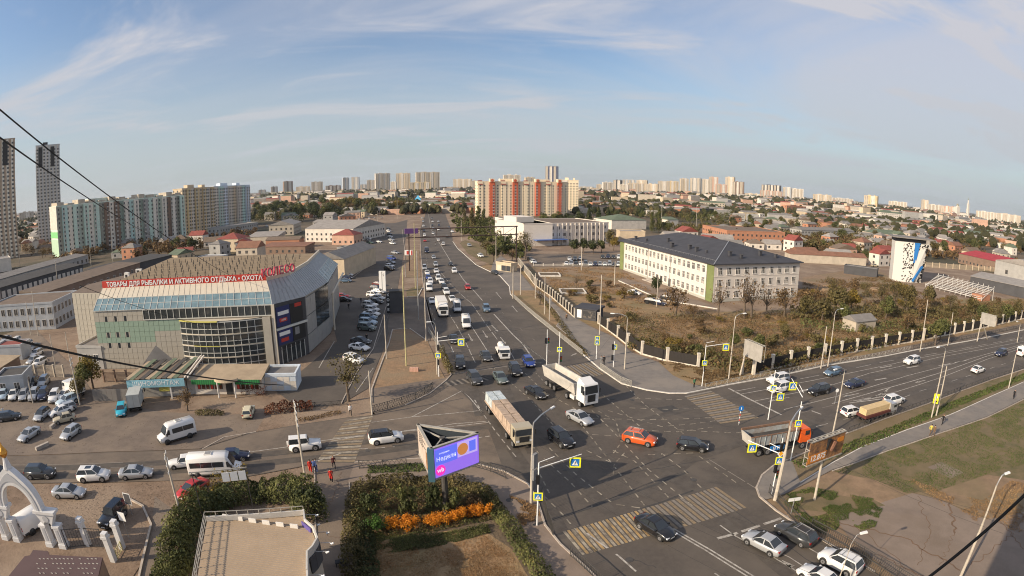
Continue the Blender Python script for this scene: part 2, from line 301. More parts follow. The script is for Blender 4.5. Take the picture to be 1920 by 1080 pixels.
def strip(name, pts, wd, z, m, **k):
    b = MB(); pts = [Vector((p[0], p[1], 0)) for p in pts]; n = len(pts); L_ = []; Rr = []
    for i, p in enumerate(pts):
        d = (pts[min(i+1, n-1)]-pts[max(i-1, 0)]).normalized(); q = Vector((-d.y, d.x, 0))*wd/2; L_.append(p+q); Rr.append(p-q)
    b.add([(p.x, p.y, z) for p in L_+Rr], [(i+n, i+1+n, i+1, i) for i in range(n-1)], m); return b.build(name, **(k or dict(kind='structure')))
def jag(a, b, n=14, amp=.35):
    a, b = P(*a), P(*b); v = b-a; q = Vector((-v.y, v.x, 0)).normalized(); rnd = random.Random(int(a.x*100)); 
    return [a+v*(i/n)+q*(rnd.uniform(-amp, amp) if 0 < i < n else 0) for i in range(n+1)]
for i, (a_, b_, wd) in enumerate([((1560,975),(1700,1010),.18),((1700,1010),(1800,1070),.2),((1640,1040),(1760,1090),.12),((1600,985),(1720,1080),.08),((1720,930),(1745,1000),.1),((1745,1000),(1720,1060),.08),
        ((1780,935),(1790,1000),.25),((1790,1000),(1760,1060),.07),((1860,960),(1919,1030),.15),((1820,1060),(1900,1000),.1),((600,960),(625,940),.08),((625,940),(640,885),.06),((660,1010),(600,1000),.04)]):
    strip('crack', jag(a_, b_), wd, .03, 'soil', kind='structure')
for a_, b_, wd in [((1000,985),(1290,885),.35),((1040,1005),(1300,920),.3),((1130,893),(1340,860),.12),((1000,870),(1150,850),.1),((880,700),(1100,735),.1),((1180,1045),(1230,1065),.1),((900,640),(1000,610),.08),((860,560),(960,600),.06),((1380,960),(1560,1080),.1),((700,835),(900,820),.08),((200,870),(560,850),.1),((1280,790),(1430,760),.08)]:
    strip('tar_seam', jag(a_, b_, 8, .12), wd, zs(5.95+.003*(a_[0] % 17)), 'asphalt_patch', kind='structure')
for pts in ([1230,765, 1260,760, 1275,768, 1245,774], [1560,780, 1575,775, 1582,781, 1566,787], [1475,815, 1530,795, 1545,800, 1490,822], [960,930, 985,945, 1010,985, 990,960],[735,835,790,830,800,838,745,845]):
    sheet('road_patch', PX(pts), zs(4.8), 'asphalt_patch')

mh = MB().tube((0, 0, .0), (0, 0, .035), .38, .38, 'rail_dark', 14).mesh('manhole_cover')
for x, y in ((1148,748),(1185,750),(1060,880),(955,938),(1300,900),(910,640),(1040,745),(1420,800),(1610,760),(560,830),(690,845),(240,870),(1180,1050)):
    ob('manhole_cover', mh, None, P(x, y), label='round dark manhole cover set in the road surface', cat='manhole cover', group='manhole covers in the roads')
# ================================================================ road markings
def line(pts, wd=.15, dash=None, m='paint_white', z=zs(7), name='road_marking'):
    pts = [P(pts[i], pts[i+1]) for i in range(0, len(pts), 2)]
    if not dash: return strip(name, pts, wd, z, m)
    b = MB(); on, off = dash; pos = 0; s = 0
    for i in range(len(pts)-1):
        a_, c_ = pts[i], pts[i+1]; L_ = (c_-a_).length; d = (c_-a_)/L_; q = Vector((-d.y, d.x, 0))*wd/2; t = 0
        while t < L_:
            ph = (s+t) % (on+off)
            if ph < on: e_ = min(L_, t+on-ph); p1, p2 = a_+d*t, a_+d*e_; b.add([(p.x, p.y, z) for p in (p1-q, p2-q, p2+q, p1+q)], [(0, 1, 2, 3)], m); t = e_+1e-3
            else: t += (on+off)-ph+1e-3
        s += L_
    return b.build(name, kind='structure')
line([803,400, 808,430, 815,442, 828,462, 845,490, 870,526, 886.6,543], .25)
line([886.6,543, 904.7,563.6], .25); line([926,589, 962,628, 980,645, 1005,681], .28); line([981,645, 1033,684], .22)
line([979,644, 1035,686], .2); line([822,505, 842,530, 862,550, 885,570, 908.6,604.5, 940,647], .16, (6, 1.2))
line([843,590, 855,609, 871,637.6, 891,680], .16, (4, 1)); line([880,605, 894.5,628, 926,677], .18); line([957,660, 965,675], .16)
line([870,545, 900,590, 930,625, 958,660], .13, (2, 6), 'paint_worn'); line([955,600, 1005,640, 1060,680], .12, (1.5, 7), 'paint_worn'); line([900,540, 955,600], .12, (1.5, 7), 'paint_worn')
line([843,702, 950,687, 1015,680], .35, None, 'paint_worn')
line([800,560, 815,600], .12, (2, 4)); line([805,470, 822,505], .12, (2, 5)); line([797,470, 806,520], .12, (2, 5))
# right road
line([1300,748, 1460,718, 1660,678, 1919,632], .14, (5, 3)); line([1366,728, 1398,745, 1465,778], .38, (9, .01))
line([1390,739, 1500,718, 1720,672, 1919,634], .15); line([1416,752, 1560,722, 1630,700, 1760,670, 1919,640], .15); line([1470,768, 1600,735, 1700,705, 1850,664, 1919,645], .16)
line([1560,757, 1660,729, 1760,700, 1850,668, 1919,648], .2); line([1600,752, 1680,735, 1770,706, 1850,674, 1919,652], .16)
line([1530,800, 1600,782, 1720,735, 1860,690, 1919,670], .12, (2.5, 3.5)); line([1500,775, 1620,745], .12, (3, 2), 'paint_worn'); line([1520,770, 1540,777], .3)
for i in range(5): line([1592+i*14,756-i*3.2, 1655+i*3,748-i*5], .25)
for x, y in ((1500,733),(1590,722),(1640,713),(1700,690),(1760,686),(1650,690),(1540,725),(1790,680)): line([x,y, x+22,y-4], .35, None, 'paint_white')
# lower road centre and lanes
line([1262,991, 1330,1030, 1420,1085, 1500,1135], .18); line([1258,994, 1326,1034, 1416,1090, 1495,1140], .18)
line([1100,1000, 1160,1043, 1260,1130], .2, (3, 1.2)); line([1340,1075, 1420,1130], .16, (3, 3))
line([1350,985, 1375,1003, 1450,1045, 1560,1110], .16); line([1393,1005, 1480,1045, 1550,1090], .12)
line([1345,1010, 1375,1002, 1470,970, 1478,968], .35, (2.4, .5))
line([1468,1000, 1555,1050], .15)
# intersection guide dashes
ID = (.9, .75)
for pts in ([905,735, 935,765, 975,810, 1010,850], [925,690, 990,745, 1040,800], [985,700, 1020,735, 1085,770], [1024,720, 1005,700], [1110,680, 1170,720, 1210,760, 1290,820], [1130,740, 1200,800, 1225,820],
            [1110,770, 1150,810, 1215,880, 1300,950], [1085,790, 1140,860, 1210,950], [1150,845, 1190,865, 1260,940], [1240,850, 1280,880, 1320,920], [1310,855, 1380,905], [1030,925, 1000,865], [1030,840, 1080,890, 1150,945, 1215,955],
            [1020,860, 1070,905, 1110,950], [1190,747, 1300,750], [1180,765, 1260,768, 1340,764], [1110,785, 1240,787, 1340,783], [1140,770, 1240,800, 1300,795, 1380,783], [1200,807, 1270,810, 1345,800], [1270,806, 1380,812, 1420,806],
            [1110,815, 1160,818, 1215,815], [1150,850, 1165,830, 1155,790, 1120,770], [1150,890, 1152,870, 1175,845], [1215,853, 1330,848], [1020,930, 1055,965, 1085,1000], [1100,845, 1150,870]):
    line(pts, .16, ID, 'paint_white_worn')
line([627,640, 612,665, 598,690], .18); line([700,690, 668,735], .14); line([703,650, 742,560], .1, None, 'paint_worn'); line([1330,862, 1440,930, 1470,950], .14, (3, .4), 'paint_worn')
line([772,782, 866,733, 880,745, 905,775], .16); line([772,782, 880,772, 902,770], .14); line([697,792, 772,782], .14)
line([890,750, 905,775, 930,810, 970,860], .16, (1.2, .8)); line([745,810, 850,795, 912,790], .14); line([620,828, 690,815, 790,806, 918,792], .16)
line([865,825, 918,818], .22, (1.2, .4)); line([672,842, 740,838], .13, (1.2, 1)); line([465,848, 540,838, 560,832, 690,815], .15); line([590,866, 640,850], .15); line([0,872, 330,862], .14, (20, 8), 'paint_worn')
line([20,880, 320,872], .1, (6, 10), 'paint_worn')
# chevrons in front of the traffic island, road arrows
def arrow(px, py, qx, qy, m='paint_white'):
    a_, b_ = P(px, py), P(qx, qy); d = (b_-a_).normalized(); q = Vector((-d.y, d.x, 0)); b = MB(); z = zs(7)
    def Q(p): return (p.x, p.y, z)
    b.add([Q(a_-q*.1), Q(b_-d*1.2-q*.1), Q(b_-d*1.2+q*.1), Q(a_+q*.1)], [(0, 1, 2, 3)], m); b.add([Q(b_-d*1.4-q*.35), Q(b_), Q(b_-d*1.4+q*.35)], [(0, 1, 2)], m)
    return b.build('road_arrow', kind='structure')
for q in ((878,626,886,640),(905,620,914,634),(938,632,948,645),(846,650,850,662),(1070,668,1082,662),(922,610,934,622),(940,560,930,548),(970,585,960,573),(1670,771,1690,757),(1480,745,1440,753),(1610,738,1580,744),(1735,713,1715,718),(1480,1060,1465,1050)): arrow(*q)
for i, pts in enumerate(([860,560, 900,620, 935,690, 960,760, 1000,850], [905,580, 950,650, 985,700, 1060,790, 1160,880], [930,580, 985,650, 1040,700, 1120,770, 1260,880, 1420,1000], [850,580, 868,640, 880,700, 900,780], [1060,1010, 1000,900, 960,840], [1180,1000, 1090,900, 1020,820], [1480,1080, 1380,1000, 1290,920, 1180,820, 1060,720],
        [1919,625, 1700,668, 1500,710, 1350,750, 1200,790, 1000,805], [1919,640, 1700,690, 1500,735, 1380,770], [1919,680, 1760,722, 1600,770, 1450,810, 1300,860, 1200,930], [0,880, 300,868, 560,845, 800,812, 1000,790], [0,895, 300,885, 560,862, 800,835])):
    strip('tyre_track', PX(pts), 1.5, zs(5.05+.06*i), 'track')
M('track', (.076, .064, .053), .75, c2=(.102, .087, .072), scale=.8, thr=(.4, .6))
# zebra crossings
def zebra(a0, a1, b0, b1, n, frac=.55, mats=('paint_white', 'paint_yellow'), skip=()):
    """a0->a1 the line of stripe starts, b0->b1 the line of stripe ends"""
    A0, A1, B0, B1 = P(*a0), P(*a1), P(*b0), P(*b1)
    for k, m in enumerate(mats):
        b = MB()
        for i in range(n):
            for j, mm in enumerate(mats):
                if j != k: continue
                t0 = (i+j/len(mats))/n; t1 = t0+1/len(mats)/n*.66
                p = [A0.lerp(A1, t0), B0.lerp(B1, t0), B0.lerp(B1, t1), A0.lerp(A1, t1)]
                b.add([(q.x, q.y, zs(6.5)) for q in p], [(0, 1, 2, 3)], m)
        b.build('crosswalk_stripes', kind='structure')
zebra((1055,997),(1195,957),(1092,1041),(1235,1000),10, mats=('paint_white_worn', 'paint_yellow'))
zebra((1195,957),(1345,912),(1240,1000),(1402,951),10, mats=('paint_worn', 'paint_yellow_worn'))
zebra((648,788),(592,868),(700,780),(664,868),9, mats=('paint_white_worn', 'paint_yellow_worn'))
zebra((1283,743),(1352,796),(1333,733),(1425,785),8, mats=('paint_worn', 'paint_yellow_worn'))
zebra((833,716),(905,704),(842,724),(925,712),7, mats=('paint_worn', 'asphalt_patch'))
zebra((1040,690),(1105,680),(1072,716),(1140,700),6, mats=('paint_yellow_worn', 'paint_worn'))
# kerbs: real steps
def kerb(l, m='kerb', wd=.22, h=.14, name='kerb', close=False):
    pts = PX(l) if not isinstance(l[0], Vector) else l; b = MB(); n = len(pts); L_ = []; Q = []
    for i, p in enumerate(pts):
        d = (pts[min(i+1, n-1)]-pts[max(i-1, 0)]).normalized(); q = Vector((-d.y, d.x, 0))*wd/2; L_.append(p+q); Q.append(p-q)
    for i in range(n-1): b.hexa([(p.x, p.y, 0) for p in (Q[i], Q[i+1], L_[i+1], L_[i])], [(p.x, p.y, h) for p in (Q[i], Q[i+1], L_[i+1], L_[i])], m)
    return b.build(name, kind='structure')
kerb(RM[2:], 'kerb_white', .25, .15); kerb(RL[:-4], 'kerb', .22, .14); kerb(LM[:20], 'kerb', .2, .12); kerb(LL[12:], 'kerb', .2, .12)
kerb([735,618, 768,616, 802,640], 'kerb'); kerb([697,756, 697,730, 730,642, 736,618], 'kerb'); kerb([760,520, 759,470, 754,430], 'kerb'); kerb([763,557, 783,557, 792,540], 'kerb_white'); kerb([640,757, 668,700, 700,654, 735,540], 'kerb', .15, .1)
kerb([480,810, 420,820, 380,842], 'kerb', .15, .06); kerb([590,870, 592,1000, 570,1250], 'kerb', .15, .1); kerb([655,906, 657,990, 672,1100], 'kerb', .15, .1)
kerb([690,478, 688,500, 662,520, 642,530], 'kerb', .2, .15); kerb([1560,884, 1660,847.5, 1760,813.5, 1850,783.5, 1919,749.5], 'kerb', .15, .12); kerb([1500,906, 1560,869, 1620,837, 1700,807, 1780,779, 1860,743, 1919,717], 'kerb_white', .15, .12)
kerb([1003,545, 1020,560, 1047,588, 1052,600, 1043,612, 1091,650, 1106,672], 'kerb', .12, .14); kerb([240,935, 268,950, 284,985, 262,1080, 250,1200], 'kerb', .25, .2)
kerb([1160,527, 1240,563, 1345,580], 'kerb_white', .2, .3)
# ================================================================ vehicles
PAINT = {}
for k, (c, r, me_) in dict(white=((.74, .73, .71), .3, 0), silver=((.46, .47, .48), .3, .35), grey=((.17, .175, .18), .3, .4), dark_grey=((.055, .057, .06), .28, .3), black=((.012, .012, .014), .22, 0),
        navy=((.018, .024, .06), .25, .1), blue=((.02, .05, .26), .25, .1), steel_blue=((.12, .19, .27), .3, .3), pale_blue=((.42, .52, .60), .35, 0), red=((.42, .02, .015), .28, 0), orange=((.62, .10, .02), .3, 0),
        beige=((.42, .37, .27), .4, 0), cream=((.60, .55, .40), .5, 0), green=((.05, .10, .08), .3, .2), grey_green=((.13, .16, .15), .3, .3), teal=((.03, .36, .50), .35, 0), wine=((.12, .02, .015), .3, 0), truck_orange=((.75, .12, .02), .4, 0)).items():
    PAINT[k] = M('car_paint_'+k, c, r, metal=me_, spec=.5, coat=.5 if r < .32 else 0)
M('paint', (.7, .7, .7), .3)
M('rim', (.35, .35, .36), .35, metal=.6); M('lamp_glass', (.75, .77, .8), .15, spec=.8); M('tail_red', (.35, .01, .01), .2); M('plate', (.7, .7, .68), .5); M('trim', (.03, .03, .03), .6); M('tarp', (.16, .16, .15), .8, var=.3, scale=2)
# kind: L, W, H, belt, hood, rear deck, glass base rear/front x, roof rear/front x, wheel r, wheel x (rear, front), nose z
KIND = dict(
    sedan=(4.5, 1.78, 1.46, .93, .90, 1.0, -1.75, 1.05, -.85, .22, .32, (-1.35, 1.38), .62),
    hatch=(4.1, 1.74, 1.50, .95, .92, .98, -1.98, 1.0, -1.62, .25, .32, (-1.25, 1.28), .62),
    suv=(4.5, 1.86, 1.70, 1.10, 1.08, 1.12, -2.18, 1.02, -1.78, .28, .37, (-1.32, 1.38), .80),
    wagon=(4.65, 1.8, 1.50, .95, .92, .98, -2.22, 1.05, -1.85, .25, .32, (-1.38, 1.42), .64),
    lada=(4.05, 1.62, 1.44, .90, .88, .92, -1.55, .72, -1.05, .18, .29, (-1.2, 1.22), .66),
    ladawagon=(4.1, 1.62, 1.46, .90, .88, .92, -2.0, .72, -1.85, .18, .29, (-1.2, 1.22), .66),
    jeep=(4.2, 1.78, 1.86, 1.15, 1.10, 1.15, -2.05, .62, -1.98, .35, .40, (-1.25, 1.30), .95),
    minivan=(4.6, 1.82, 1.85, 1.05, 1.0, 1.05, -2.2, 1.55, -2.05, .75, .33, (-1.4, 1.5), .72),
    pickup=(5.2, 1.85, 1.80, 1.12, 1.08, 1.15, -.75, 1.25, -.55, .55, .38, (-1.6, 1.65), .85))
WHEEL = {}
def wheel_mesh(r, wd=.22):
    k = (r, wd)
    if k not in WHEEL:
        a_ = MB(); a_.tube((0, -wd/2, 0), (0, wd/2, 0), r, r, 'rubber', 14); b_ = MB()
        b_.tube((0, -wd/2-.015, 0), (0, wd/2+.015, 0), r*.64, r*.64, 'rim', 10); b_.tube((0, -wd/2-.03, 0), (0, wd/2+.03, 0), r*.16, r*.16, 'trim', 6)
        WHEEL[k] = (a_.mesh('tyre'), b_.mesh('rim'))
    return WHEEL[k]
def car_shapes(kind):
    L_, W_, Hh, belt, hood, deck, g0, g1, r0, r1, wr, wx, nose = KIND[kind]; hw = W_/2; x0, x1 = -L_/2, L_/2; parts = []
    b = MB(); st = [(x0, .78, .42, deck-.16, deck-.13), (x0+.06, .90, .32, deck-.05, deck-.01), (x0+.35, .96, .24, belt, deck+.01), (g0+.25, .985, .2, belt, deck), (-.6, 1, .19, belt, belt+.03), (.4, 1, .19, belt-.01, belt+.02),
                    (g1, .99, .19, belt-.03, hood+.02), (g1+(x1-g1)*.45, .96, .2, (hood+nose)/2-.02, hood-.02), (x1-.3, .93, .22, nose, nose+.12), (x1-.06, .84, .26, nose-.1, nose+.01), (x1, .74, .32, nose-.16, nose-.10)]
    rows = []
    for (x, k, zb, zB, zt) in st:
        h_ = hw*k; q = [(x, h_*.93, zb), (x, h_, zb+.14), (x, h_*1.0, (zb+zB)/2+.05), (x, h_*.965, zB), (x, h_*.84, zt), (x, 0, zt+.025)]
        rows.append(q+[(x, -p[1], p[2]) for p in reversed(q[:-1])])
    n = len(rows[0]); vv = [p for r_ in rows for p in r_]; ff = []
    for i in range(len(rows)-1):
        for j in range(n-1): ff.append((i*n+j, i*n+j+1, (i+1)*n+j+1, (i+1)*n+j))
        ff.append((i*n+n-1, i*n, (i+1)*n, (i+1)*n+n-1))
    ff.append(tuple(range(n-1, -1, -1))); ff.append(tuple((len(rows)-1)*n+j for j in range(n)))
    b.add(vv, ff, 'paint')
    for x in wx:
        for s in (-1, 1): b.tube((x, s*(hw-.1), wr+.02), (x, s*(hw+.006), wr+.02), wr+.07, wr+.07, 'trim', 14)
    b.box(x1-.1, x1+.012, -hw*.6, hw*.6, .30, .42, 'trim'); b.box(x0-.012, x0+.1, -hw*.6, hw*.6, .30, .44, 'trim'); b.box(x1-.1, x1+.006, -hw*.42, hw*.42, nose-.24, nose-.14, 'trim')
    for s in (-1, 1): b.box(wx[0]+wr+.1, wx[1]-wr-.1, s*hw*.93-.05, s*hw*.93+.05, .17, .26, 'trim')
    parts.append(('body', b))
    c = MB(); gw, rw = hw*.90, hw*.70; zb_, zr = belt-.02, Hh-.04
    lo = [(g0, -gw, zb_), (g1, -gw, zb_), (g1, gw, zb_), (g0, gw, zb_)]; hi = [(r0, -rw, zr), (r1, -rw, zr), (r1, rw, zr), (r0, rw, zr)]
    c.hexa(lo, hi, 'paint'); c.hexa(hi, [(r0+.14, -rw+.12, Hh), (r1-.16, -rw+.12, Hh), (r1-.16, rw-.12, Hh), (r0+.14, rw-.12, Hh)], 'paint')
    parts.append(('roof', c))
    def quad(name, a_, b_, c_, d_, ins=.07, off=.014, mat='glass'):
        v = [Vector(p) for p in (a_, b_, c_, d_)]; ce = sum(v, Vector())/4; nn = (v[1]-v[0]).cross(v[3]-v[0]).normalized()
        w_ = []
        for p in v:
            d = (ce-p); w_.append(p+d*min(.45, ins/max(d.length, .01)))
        m_ = MB(); m_.hexa([p-nn*.02 for p in w_], [p+nn*off for p in w_], mat); parts.append((name, m_)); 
    L3 = [Vector(p) for p in lo]; H3 = [Vector(p) for p in hi]
    quad('windshield', L3[1], L3[2], H3[2], H3[1], .08); quad('rear_window', L3[3], L3[0], H3[0], H3[3], .10)
    for (A_, B_, C_, D_, sg) in ((L3[0], L3[1], H3[1], H3[0], 1), (L3[3], L3[2], H3[2], H3[3], -1)):
        for t0, t1 in ((0, .5), (.5, 1)):
            p = [A_.lerp(B_, t0), A_.lerp(B_, t1), D_.lerp(C_, t1), D_.lerp(C_, t0)]
            if sg < 0: p = [p[1], p[0], p[3], p[2]]
            quad('side_window', *p, ins=.07)
    for s in (-1, 1):
        m_ = MB(); m_.box(x1-.2, x1-.02, s*hw*.66-.17, s*hw*.66+.17, nose-.10, nose+.03, 'lamp_glass'); parts.append(('headlight', m_))
        m_ = MB(); m_.box(x0-.004, x0+.2, s*hw*.74-.13, s*hw*.74+.13, deck-.26, deck-.06, 'tail_red'); parts.append(('taillight', m_))
        m_ = MB(); m_.hexa([(g1-.35, s*hw*.95, belt-.02), (g1-.2, s*hw*.95, belt-.02), (g1-.2, s*(hw+.17), belt-.02), (g1-.35, s*(hw+.17), belt-.02)][::s], [(g1-.35, s*hw*.95, belt+.12), (g1-.2, s*hw*.95, belt+.12), (g1-.2, s*(hw+.17), belt+.12), (g1-.35, s*(hw+.17), belt+.12)][::s], 'paint'); parts.append(('mirror', m_))
    m_ = MB(); m_.box(x1-.05, x1+.02, -.26, .26, .42, .53, 'plate'); parts.append(('licence_plate', m_))
    return parts
CARPROTO = {}
def set_paint(o, pm):
    for i, s in enumerate(o.material_slots):
        if o.data.materials[i] and o.data.materials[i].name == 'paint':
            s.link = 'OBJECT'; s.material = pm
def car_meshes(kind):
    if kind not in CARPROTO:
        ps = car_shapes(kind); L_ = []; J = MB()
        for n, b in ps:
            L_.append((n, b.mesh(n, n == 'body')))
            if n not in ('mirror', 'licence_plate'):
                for f, mi in zip(b.f, b.m): J.f.append([i+len(J.v) for i in f]); J.m.append(J.mi(b.ms[mi]))
                J.v += b.v
        wr, wx, W_ = KIND[kind][10], KIND[kind][11], KIND[kind][1]
        for x in wx:
            for s in (-1, 1): J.tube((x, s*(W_/2-.2), wr), (x, s*(W_/2+.02), wr), wr, wr, 'rubber', 10)
        CARPROTO[kind] = (L_, J.mesh('car'))
    return CARPROTO[kind]
def car(px, py, hx, hy, kind, colour, label, group=None, far=False, roof=None, cat='car', name=None, extra=None):
    g_ = P(px, py); h = az(px, py, hx, hy) if hx is not None else hy
    nm = name or {'suv': 'suv', 'minivan': 'minivan'}.get(kind, 'car'); parts, joined = car_meshes(kind); pm = PAINT[colour]
    g_.z = .016
    if far:
        o = ob(nm, joined, None, g_, h, label=label, cat=cat, group=group); set_paint(o, pm); return o
    t = thing(nm, label, cat, g_, h, group)
    for n, me in parts:
        o = ob(n, me, t); set_paint(o, PAINT[roof] if roof and n == 'roof' else pm)
    wr, wx, W_ = KIND[kind][10], KIND[kind][11], KIND[kind][1]; ty, rm = wheel_mesh(wr)
    for x in wx:
        for s in (-1, 1): w_ = ob('wheel', ty, t, (x, s*(W_/2-.10), wr)); ob('rim', rm, w_)
    if extra == 'rails':
        Hh, r0, r1, rw = KIND[kind][2], KIND[kind][8], KIND[kind][9], W_/2*.62
        for s in (-1, 1): b = MB(); b.bar((r0+.2, s*rw, Hh+.06), (r1-.1, s*rw, Hh+.06), .05, .05, 'steel'); b.box(r0+.2, r0+.25, s*rw-.02, s*rw+.02, Hh-.03, Hh+.06, 'steel'); b.box(r1-.15, r1-.1, s*rw-.02, s*rw+.02, Hh-.04, Hh+.06, 'steel'); b.build('roof_rail', t)
        for x in (r0+.5, r1-.4): b = MB(); b.bar((x, -rw, Hh+.08), (x, rw, Hh+.08), .06, .04, 'steel'); b.build('roof_bar', t)
    if extra == 'box': b = MB(); b.box(-1.3, .2, -.1, .55, KIND[kind][2]+.05, KIND[kind][2]+.36, 'silver_box'); b.build('roof_box', t)
    if extra == 'spare': b = MB(); b.tube((-KIND[kind][0]/2-.22, 0, .95), (-KIND[kind][0]/2, 0, .95), .36, .36, 'white', 14); b.build('spare_wheel', t)
    if extra == 'sunroof': b = MB(); b.box(-.9, -.05, -.4, .4, KIND[kind][2]-.01, KIND[kind][2]+.01, 'glass'); b.build('sunroof', t)
    return t
M('silver_box', (.4, .4, .4), .4)
def wheels(t, spots, r, hw, wd=.28, dual=False):
    ty, rm = wheel_mesh(r, wd if not dual else .5)
    for x in spots:
        for s in (-1, 1): w_ = ob('wheel', ty, t, (x, s*(hw-.14 if not dual else hw-.26), r)); ob('rim', rm, w_)
def minibus(px, py, hx, hy, label, L_=5.9, Hh=2.6, W_=2.0, colour='white', glassy=True, ac=True, cat='van', name='minibus', lower='trim', group=None):
    g_ = P(px, py); g_.z = .016; t = thing(name, label, cat, g_, az(px, py, hx, hy), group); hw = W_/2; x0, x1 = -L_/2, L_/2; pm = PAINT[colour]
    b = MB(); rows = []
    for (x, k, zb, zs_, zt) in [(x0, .93, .45, Hh-.35, Hh-.12), (x0+.12, 1, .32, Hh-.2, Hh-.02), (0, 1, .3, Hh-.2, Hh), (x1-1.75, 1, .3, Hh-.22, Hh-.02), (x1-1.4, .98, .3, Hh-.4, Hh-.18), (x1-.85, .95, .3, 1.25, 1.32), (x1-.25, .90, .32, 1.0, 1.05), (x1, .78, .42, .78, .84)]:
        h_ = hw*k; q = [(x, h_*.95, zb), (x, h_, zb+.3), (x, h_, (zb+zs_)*.5), (x, h_*.95, zs_), (x, h_*.80, zt), (x, 0, zt+.04)]; rows.append(q+[(x, -p[1], p[2]) for p in reversed(q[:-1])])
    n = len(rows[0]); vv = [p for r_ in rows for p in r_]; ff = []
    for i in range(len(rows)-1):
        for j in range(n-1): ff.append((i*n+j, i*n+j+1, (i+1)*n+j+1, (i+1)*n+j))
        ff.append((i*n+n-1, i*n, (i+1)*n, (i+1)*n+n-1))
    ff.append(tuple(range(n-1, -1, -1))); ff.append(tuple((len(rows)-1)*n+j for j in range(n)))
    b.add(vv, ff, 'paint'); r = .36; wx = (x0+1.15, x1-1.0)
    for x in wx:
        for s in (-1, 1): b.tube((x, s*(hw-.1), r), (x, s*(hw+.006), r), r+.08, r+.08, 'trim', 14)
    for s in (-1, 1): b.box(x0+.1, wx[0]-.45, s*hw-.04, s*hw+.02, .34, .62, lower); b.box(wx[0]+.45, wx[1]-.45, s*hw-.04, s*hw+.02, .34, .50, lower)
    b.box(x1-.15, x1+.03, -hw*.74, hw*.74, .36, .58, 'trim')
    o = b.build('body', t, True); set_paint(o, pm)
    m_ = MB(); nrm = Vector((.8, 0, .6)); a0 = Vector((x1-.80, 0, 1.36)); a1 = Vector((x1-1.36, 0, Hh-.28))
    m_.hexa([a0+Vector((0, -hw*.80, 0)), a0+Vector((0, hw*.80, 0)), a1+Vector((0, hw*.72, 0)), a1+Vector((0, -hw*.72, 0))], [p+Vector((.06, 0, .06)) for p in [a0+Vector((0, -hw*.80, 0)), a0+Vector((0, hw*.80, 0)), a1+Vector((0, hw*.72, 0)), a1+Vector((0, -hw*.72, 0))]], 'glass'); m_.build('windshield', t)
    m_ = MB(); m_.box(x0-.02, x0+.05, -hw*.62, hw*.62, 1.35, Hh-.45, 'glass'); m_.build('rear_window', t)
    for s in (-1, 1):
        y0, y1 = (hw*.955, hw+.012) if s > 0 else (-hw-.012, -hw*.955)
        m_ = MB(); m_.hexa([(x1-1.62, y0, 1.32), (x1-1.0, y0, 1.32), (x1-1.0, y1, 1.32), (x1-1.62, y1, 1.32)], [(x1-1.62, y0*.99, 2.0), (x1-1.38, y0*.99, 2.0), (x1-1.38, y1*.98, 2.0), (x1-1.62, y1*.98, 2.0)], 'glass'); m_.build('side_window', t)
        if glassy:
            nwin = max(2, int((L_-2.4)/1.15)); ww = (L_-2.3)/nwin
            for k in range(nwin):
                m_ = MB(); m_.box(x0+.35+k*ww, x0+.35+(k+1)*ww-.05, y0, y1, 1.35, 2.02, 'glass'); m_.build('side_window', t)
        m_ = MB(); m_.box(x1-.32, x1-.08, s*hw*.70-.16, s*hw*.70+.16, .78, 1.0, 'lamp_glass'); m_.build('headlight', t)
        m_ = MB(); m_.box(x0-.015, x0+.06, s*hw*.82-.09, s*hw*.82+.09, .9, 1.4, 'tail_red'); m_.build('taillight', t)
        m_ = MB(); m_.box(x1-1.12, x1-.98, s*(hw+.12)-.1, s*(hw+.12)+.1, 1.25, 1.6, 'trim'); m_.build('mirror', t)
    if ac: m_ = MB(); m_.box(-1.0, -.1, -.45, .45, Hh, Hh+.14, 'white'); m_.box(-.9, -.2, -.35, .35, Hh+.14, Hh+.16, 'grey'); m_.build('roof_vent', t)
    wheels(t, wx, r, hw, .24); return t
